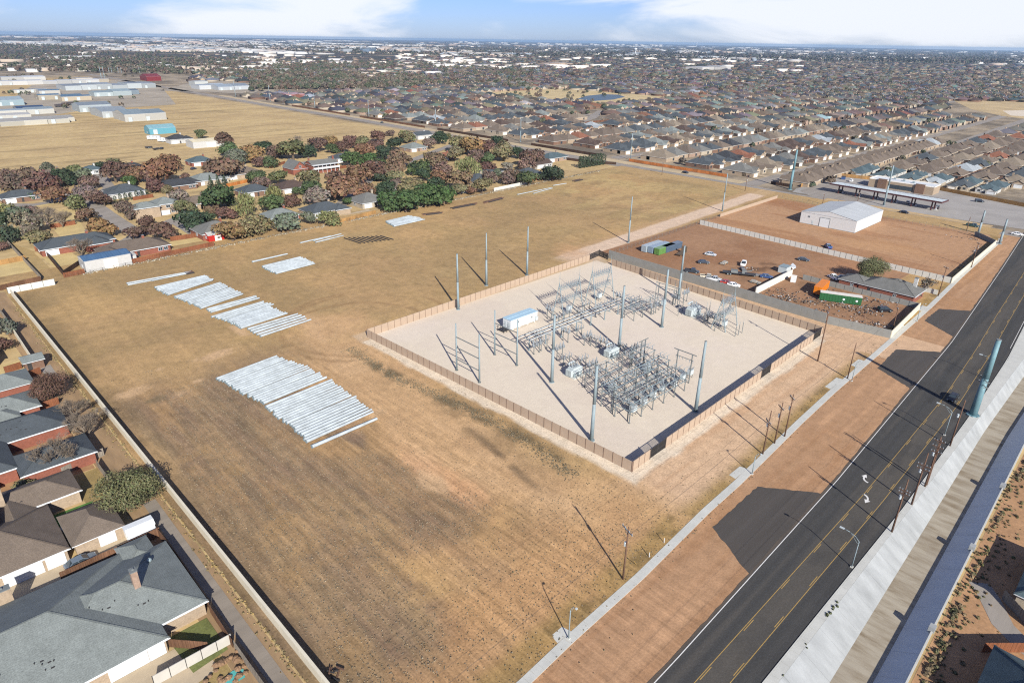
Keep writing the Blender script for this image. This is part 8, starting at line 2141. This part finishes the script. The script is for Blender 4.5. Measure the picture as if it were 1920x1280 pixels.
for n, (d, x, y, rz, rw, i) in enumerate(plots):
    q = random.Random(int(x*3+y*7)); terr = 'terrace' in rw; ln = rw.startswith('line')
    roof = 'brown' if terr else q.choice(ROOFS_T); wall = q.choice(['tan', 'tan', 'cream', 'pink', 'tan', 'brown', 'brown', 'dark'])
    sc_ = 1.0; i = ROWI[(x, y)]
    if ln:
        j = int(rw[4:]); rw = LINES[j]
        if j < 2: roof = 'teal' if q.random() < .8 else 'slate'; wall = 'white' if q.random() < .5 else 'cream'; sc_ = .72
        elif j < 9: roof = q.choice(['brown', 'brown2', 'brown', 'tan', 'slate']); sc_ = .95
    if terr: sc_ = .92; wall = 'tan'
    if q.random() < .02: roof = 'red'
    if q.random() < .012: roof = 'pale'
    y += q.uniform(-1.2, 1.2); x += q.uniform(-.6, .6); rz += q.uniform(-.03, .03)
    if n < NIND:
        town_house('%s roofed house, %s from the cross road, %s' % (NICE[roof], ordn(i), rw) if not ln else '%s roofed house, %s from the left in %s' % (NICE[roof], ordn(i), rw), x, y, rz, q.randrange(6), roof, wall, 'houses of the new town', sc_)
    elif q.random() < .96:
        stuff_house(x, y, rz, tuple(c*q.uniform(.85, 1.15) for c in ROOFC[roof]), WALLC[wall] if wall != 'white' else WALLC['cream'])
    # driveway
    cx_0, sx_0 = math.cos(rz), math.sin(rz); g0 = 4.0 if q.random() < .5 else -4.0
    pts = [(x+a*cx_0-b*sx_0, y+a*sx_0+b*cx_0) for a, b in ((g0-2.7, -9.5*sc_), (g0+2.7, -9.5*sc_), (g0+2.7, -17.0*sc_), (g0-2.7, -17.0*sc_))]
    if not terr and d < 900: DRV.sheet(pts, .035)
tag(obj('driveways', DRV, MAT['conc_drive']), kind='structure')
# fences at the backs of the rows and by the cross road
for k, (y, x0, x1, col) in enumerate([(236, 372, 690, OF), (338, 380, 650, BF), (448, 380, 640, BF), (560, 370, 640, BF), (141, 362, 600, DF)]):
    for j in range(int((x1-x0)/40)):
        if in_view(x0+40*j, y): board_fence('%s board fence at the backs of the gardens, piece %s along %s' % ('red brown' if col is OF else 'brown', ordn(j), ['the first row', 'the second row', 'the third row', 'the fourth row', 'the brown terrace'][k]), [(x0+40*j, y), (x0+40*j+39.6, y)], tuple(c*rr.uniform(.8, 1.2) for c in col), 1.9, 4.4, group='garden fences of the town')
for k, (y0, y1, col, lb) in enumerate([(190, 270, alb(196, 124, 72, 1.6), 'orange'), (300, 372, DF, 'dark brown'), (400, 500, DF, 'dark brown'), (520, 640, BF, 'brown'), (660, 800, BF, 'brown')]):
    board_fence('%s board fence of the town along the cross road, piece %s from the right' % (lb, ordn(k)), [(346+max(0, y0-200)*.012, y0), (346+max(0, y1-200)*.012, y1)], col, 2.0, 4.4)
board_fence('dark fence in front of the brown terrace by the cross road', [(347, 146), (347, 160)], DF, 1.9, 3.5)
# pond and park
sheet_obj('park_grass', [(690, 575), (905, 570), (915, 700), (900, 860), (700, 850)], .045, simple('park_grass', alb(204, 182, 134), .95, .18, .03, fine=.4))
pd = [G(*p)[:2] for p in [(1082, 186), (1100, 180), (1130, 177), (1160, 178), (1172, 182), (1150, 187), (1110, 190)]]
sheet_obj('pond', pd, .06, simple('pond_water', alb(96, 112, 120), .5, .05, .05, spec=.6))
sheet_obj('far_meadow', [P3(*p) for p in [(1778, 184), (1850, 176), (1990, 190), (1990, 232), (1880, 218), (1820, 205)]], .05, simple('far_meadow', alb(196, 172, 128), .95, .2, .03, fine=.3))
sheet_obj('bare_pit', [P3(*p) for p in [(1880, 208), (1990, 205), (1990, 222), (1895, 217)]], .056, simple('pale_pit', alb(224, 210, 188), .95, .1, .05))
# ------------------------------------------------------------------ countless far trees and houses
SBX = []
TPAL = [tcol(*c) for c in [(100, 80, 66), (88, 92, 68), (78, 86, 62), (108, 92, 76), (100, 96, 76), (72, 82, 62), (114, 100, 84), (92, 84, 74)]]
def blob_template(seed, n):
    r = np.random.default_rng(seed); d = r.normal(size=(n, 3)); d /= np.linalg.norm(d, axis=1, keepdims=True); d[:, 2] = np.abs(d[:, 2])*1.0-.25
    P = d*r.uniform(.6, 1.0, (n, 1))+np.array([0, 0, .75]); nr = d+r.normal(size=(n, 3))*.5; nr /= np.linalg.norm(nr, axis=1, keepdims=True)
    t = np.cross(nr, r.normal(size=(n, 3))); t /= np.linalg.norm(t, axis=1, keepdims=True); b = np.cross(nr, t); s = r.uniform(.25, .45, (n, 1))
    return np.stack([P-t*s, P-b*s*.8, P+t*s, P+b*s*.8], 1).reshape(-1, 3), r.uniform(.65, 1.3, n)
def add_trees(name, label, pts, n, seed=0, pal=None):
    """pts: array of x, y, radius. One merged mesh of leaf clumps."""
    r = np.random.default_rng(seed); pts = np.asarray(pts, float); N = len(pts)
    tv, tt = zip(*[blob_template(seed*10+i, n) for i in range(5)]); k = r.integers(0, 5, N)
    V = np.stack(tv)[k]*pts[:, None, 2:3]*np.array([1, 1, 1.1])+np.concatenate([pts[:, :2], np.zeros((N, 1))], 1)[:, None, :]
    pal = np.array(pal or TPAL)*1.22; C = pal[r.integers(0, len(pal), N)]*r.uniform(.8, 1.2, (N, 1)); T = np.stack(tt)[k][..., None]*C[:, None, :]
    F = np.arange(N*n*4).reshape(-1, 4)
    return tag(link(name, np_mesh(name, V.reshape(-1, 3), F, MAT['tone'], T.reshape(-1, 3))), label, 'trees', kind='stuff')
R_ = np.random.default_rng(12)
# town garden trees
tp = []
for d, x, y, rz, rw, i in plots:
    if R_.random() < (.38 if y > 130 else .2):
        s = R_.choice([-1, 1]); tp.append((x+R_.uniform(-7, 7), y+(12.5 if abs(rz) < .1 else -12.5)*s+R_.normal(0, 1.5), R_.uniform(1.4, 3.2)*(1.25 if y > 450 else 1)))
for _ in range(46): tp.append((R_.uniform(700, 900), R_.uniform(575, 850), R_.uniform(2, 3.6)))
tp = [p for p in tp if in_view(p[0], p[1])]
add_trees('town_trees', 'many small garden trees between the town houses', tp, 70, 1)
def ray_pts(n, v0, v1, u0=-40, u1=1960, pw=1.0):
    """Points of the plain spread evenly over a patch of the view."""
    u = R_.uniform(u0, u1, n); v = v0+(v1-v0)*R_.random(n)**pw
    vv = v+(u-960)*.0161-0.0
    out_ = []
    for a, b in zip(u, vv):
        g = G(a, b); out_.append((g.x, g.y))
    return np.array(out_)
dens = lambda P, s, o: fbm(P[:, 0]/s, P[:, 1]/s, 4, o)
def mid_ok(P):
    u, v, d = PXA(P[:, 0], P[:, 1], 0)
    out_ = P[:, 0] > 350
    return out_
# wooded belts behind the golden field and left of the town
P = ray_pts(5000, 122, 182, 380, 1000); u, v, d = PXA(P[:, 0], P[:, 1], 0)
ok = (v < 172+(u-400)*.02) & (P[:, 0] > 352) & ((v < 168) | (u < 830) & (dens(P, 90, 3) > .5)) & (P[:, 1] > 800+(u-600)*.15)
P = P[ok & (dens(P*np.array([.6, 1]), 150, 5) > .47) & ~((u < 470) & (v > 148))]
for x, y in ray_pts(420, 112, 165, 360, 900):
    if x > 360 and y > 860: q = random.Random(int(x+y)); stuff_house(x, y, q.choice((0, 1.57)), tuple(c*q.uniform(.8, 1.2) for c in ROOFC[q.choice(ROOFS_T)]), WALLC[q.choice(['tan', 'cream', 'brown'])])
for x, y in ray_pts(120, 98, 150, -20, 900):
    if x > 360 or y > 1500: q = random.Random(int(x+y)); SBX.append((x, y, q.uniform(15, 60), q.uniform(12, 30), q.uniform(4, 8), q.choice([(.4, .38, .34), (.46, .45, .43), (.34, .28, .22)]), q.choice([(.44, .44, .43), (.3, .3, .3)])))
add_trees('wooded_belt', 'wooded belt of autumn trees behind the golden field', np.c_[P, R_.uniform(3.2, 6.2, len(P))], 34, 2)
P = ray_pts(2600, 96, 150, -40, 460); ok = (dens(P, 260, 8) > .46); P = P[ok]; P = P[(P[:, 0] > 352) | (PXA(P[:, 0], P[:, 1], 0)[1] < 141)]
add_trees('far_woods', 'dark woods beyond the warehouses at the upper left', np.c_[P, R_.uniform(4, 7, len(P))], 26, 3)
# shrubs among the warehouses
P = ray_pts(160, 150, 228, 0, 260); u, v, d = PXA(P[:, 0], P[:, 1], 0); P = P[(dens(P, 60, 2) > .56) & ((v > 222) & (v < 205) | (v < 205))]
if len(P): add_trees('warehouse_shrubs', 'shrubs between the warehouses at the upper left', np.c_[P, R_.uniform(2, 4.0, len(P))], 40, 4)
# older town beyond the new one
SVn = len(SV)
P = ray_pts(7000, 100, 205, 760, 1960); u, v, d = PXA(P[:, 0], P[:, 1], 0)
keep = (P[:, 0] > 1095) | (P[:, 1] > 985); keep &= ~((P[:, 0] > 690) & (P[:, 0] < 905) & (P[:, 1] > 560) & (P[:, 1] < 850)); keep &= ~((u > 1770) & (v > 176+.0161*(u-960)) & (v < 224))
H = P[keep][:3600]; ang0 = dens(H, 400, 30)
for (x, y), a in zip(H, ang0):
    if not in_view(x, y): continue
    q = random.Random(int(x*5+y)); roof = q.choice(ROOFS_T); wl = q.choice(['tan', 'cream', 'brown', 'dark', 'brown', 'tan'])
    stuff_house(round(x/24)*24+q.uniform(-4, 4), round(y/19)*19+q.uniform(-2, 2), (0 if a > .5 else math.pi/2)+(math.pi if q.random() < .5 else 0), tuple(c*q.uniform(.8, 1.2) for c in ROOFC[roof]), WALLC[wl])
tr = P[keep]; tr = tr+R_.normal(0, 9, tr.shape); tr = tr[R_.random(len(tr)) < .62+.3*(dens(tr, 200, 44) > .5)]
add_trees('older_town_trees', 'countless trees between the roofs of the older town', np.c_[tr, R_.uniform(2.4, 5.0, len(tr))], 16, 5)
# hazy outer city: trees and pale buildings
P = ray_pts(15000, 82.5, 108, -40, 1960, 1.2)
u, v, d = PXA(P[:, 0], P[:, 1], 0); dn = dens(P*np.array([1, .45]), 700, 51); side = np.clip((u-500)/900, 0, 1)
Tt = P[(dn > .44-.16*side)]
add_trees('outer_city_trees', 'hazy dark tree cover of the outer city', np.c_[Tt, R_.uniform(5, 11, len(Tt))], 9, 6)
Bb = P[(dn < .5-.12*side) | (R_.random(len(P)) < .05)]; Bb = Bb[(dens(Bb*np.array([1, .5]), 420, 91) > .53) | (R_.random(len(Bb)) < .06)]; Bb = Bb[R_.random(len(Bb)) < .42]
def stuff_box(x, y, sx, sy, h, col, rc):
    o = len(SV)
    for z in (0, h):
        for a, b in ((-1, -1), (1, -1), (1, 1), (-1, 1)): SV.append((x+a*sx/2, y+b*sy/2, z))
    for f in ((0, 1, 5, 4), (1, 2, 6, 5), (2, 3, 7, 6), (3, 0, 4, 7)): SF4.append(tuple(o+i for i in f)); ST4.append(col)
    SF4.append((o+4, o+5, o+6, o+7)); ST4.append(rc)
for a_ in SBX: stuff_box(*a_)
for x, y in Bb:
    q = random.Random(int(x+y*3)); d = math.hypot(x, y); s = 1+d/5000
    col = q.choice([(.34, .33, .31), (.36, .32, .27), (.26, .26, .26), (.34, .27, .22), (.2, .23, .26), (.44, .44, .43)])
    stuff_box(x, y, q.uniform(10, 60)*s, q.uniform(10, 40)*s, q.uniform(4, 9)*(1.0+.2*s), col, q.choice([(.4, .4, .39), (.3, .29, .27), (.16, .16, .17), (.5, .5, .49)]))
P = ray_pts(260, 86, 130, 480, 1500); 
for x, y in P[(dens(P, 300, 61) > .5)]:
    q = random.Random(int(x+y)); stuff_box(x, y, q.uniform(20, 80), q.uniform(14, 40), q.uniform(5, 9), (.62, .56, .48), (.66, .64, .6))
P = ray_pts(70, 81.5, 84.5, 850, 1250)
for x, y in P: q = random.Random(int(x+y)); stuff_box(x, y, 90, 60, q.uniform(8, 34), (.36, .35, .33), (.4, .39, .38))
o = link('distant_houses', np_mesh('distant_houses', SV, SF4, MAT['tone'], np.array([t[:3] for t in ST4])))
tag(o, 'countless distant houses and flat buildings of the city', 'houses', kind='stuff')

# ------------------------------------------------------------------ the air
hz = bpy.data.materials.new('haze_air'); hz.use_nodes = True
t_ = hz.node_tree; t_.nodes.clear()
o_ = t_.nodes.new('ShaderNodeOutputMaterial'); pv = t_.nodes.new('ShaderNodeVolumePrincipled')
pv.inputs['Color'].default_value = (.50, .74, 1.0, 1); pv.inputs['Density'].default_value = HAZE
pv.inputs['Anisotropy'].default_value = 0.2
t_.links.new(pv.outputs[0], o_.inputs['Volume'])
mb = MB(); mb.box(-31000, 31000, -31000, 31000, -3.4, 90.0, bottom=True)
tag(obj('haze', mb, hz), 'pale air over the plain', 'haze', kind='stuff')

for o in bpy.data.objects:
    if o.parent is not None and o.name.split('.')[0] in ('switch_gear', 'insulators', 'ribs', 'roof_vents', 'jumper_cable', 'small_bushing', 'anchor_bolts', 'bracing'): o['kind'] = 'stuff'
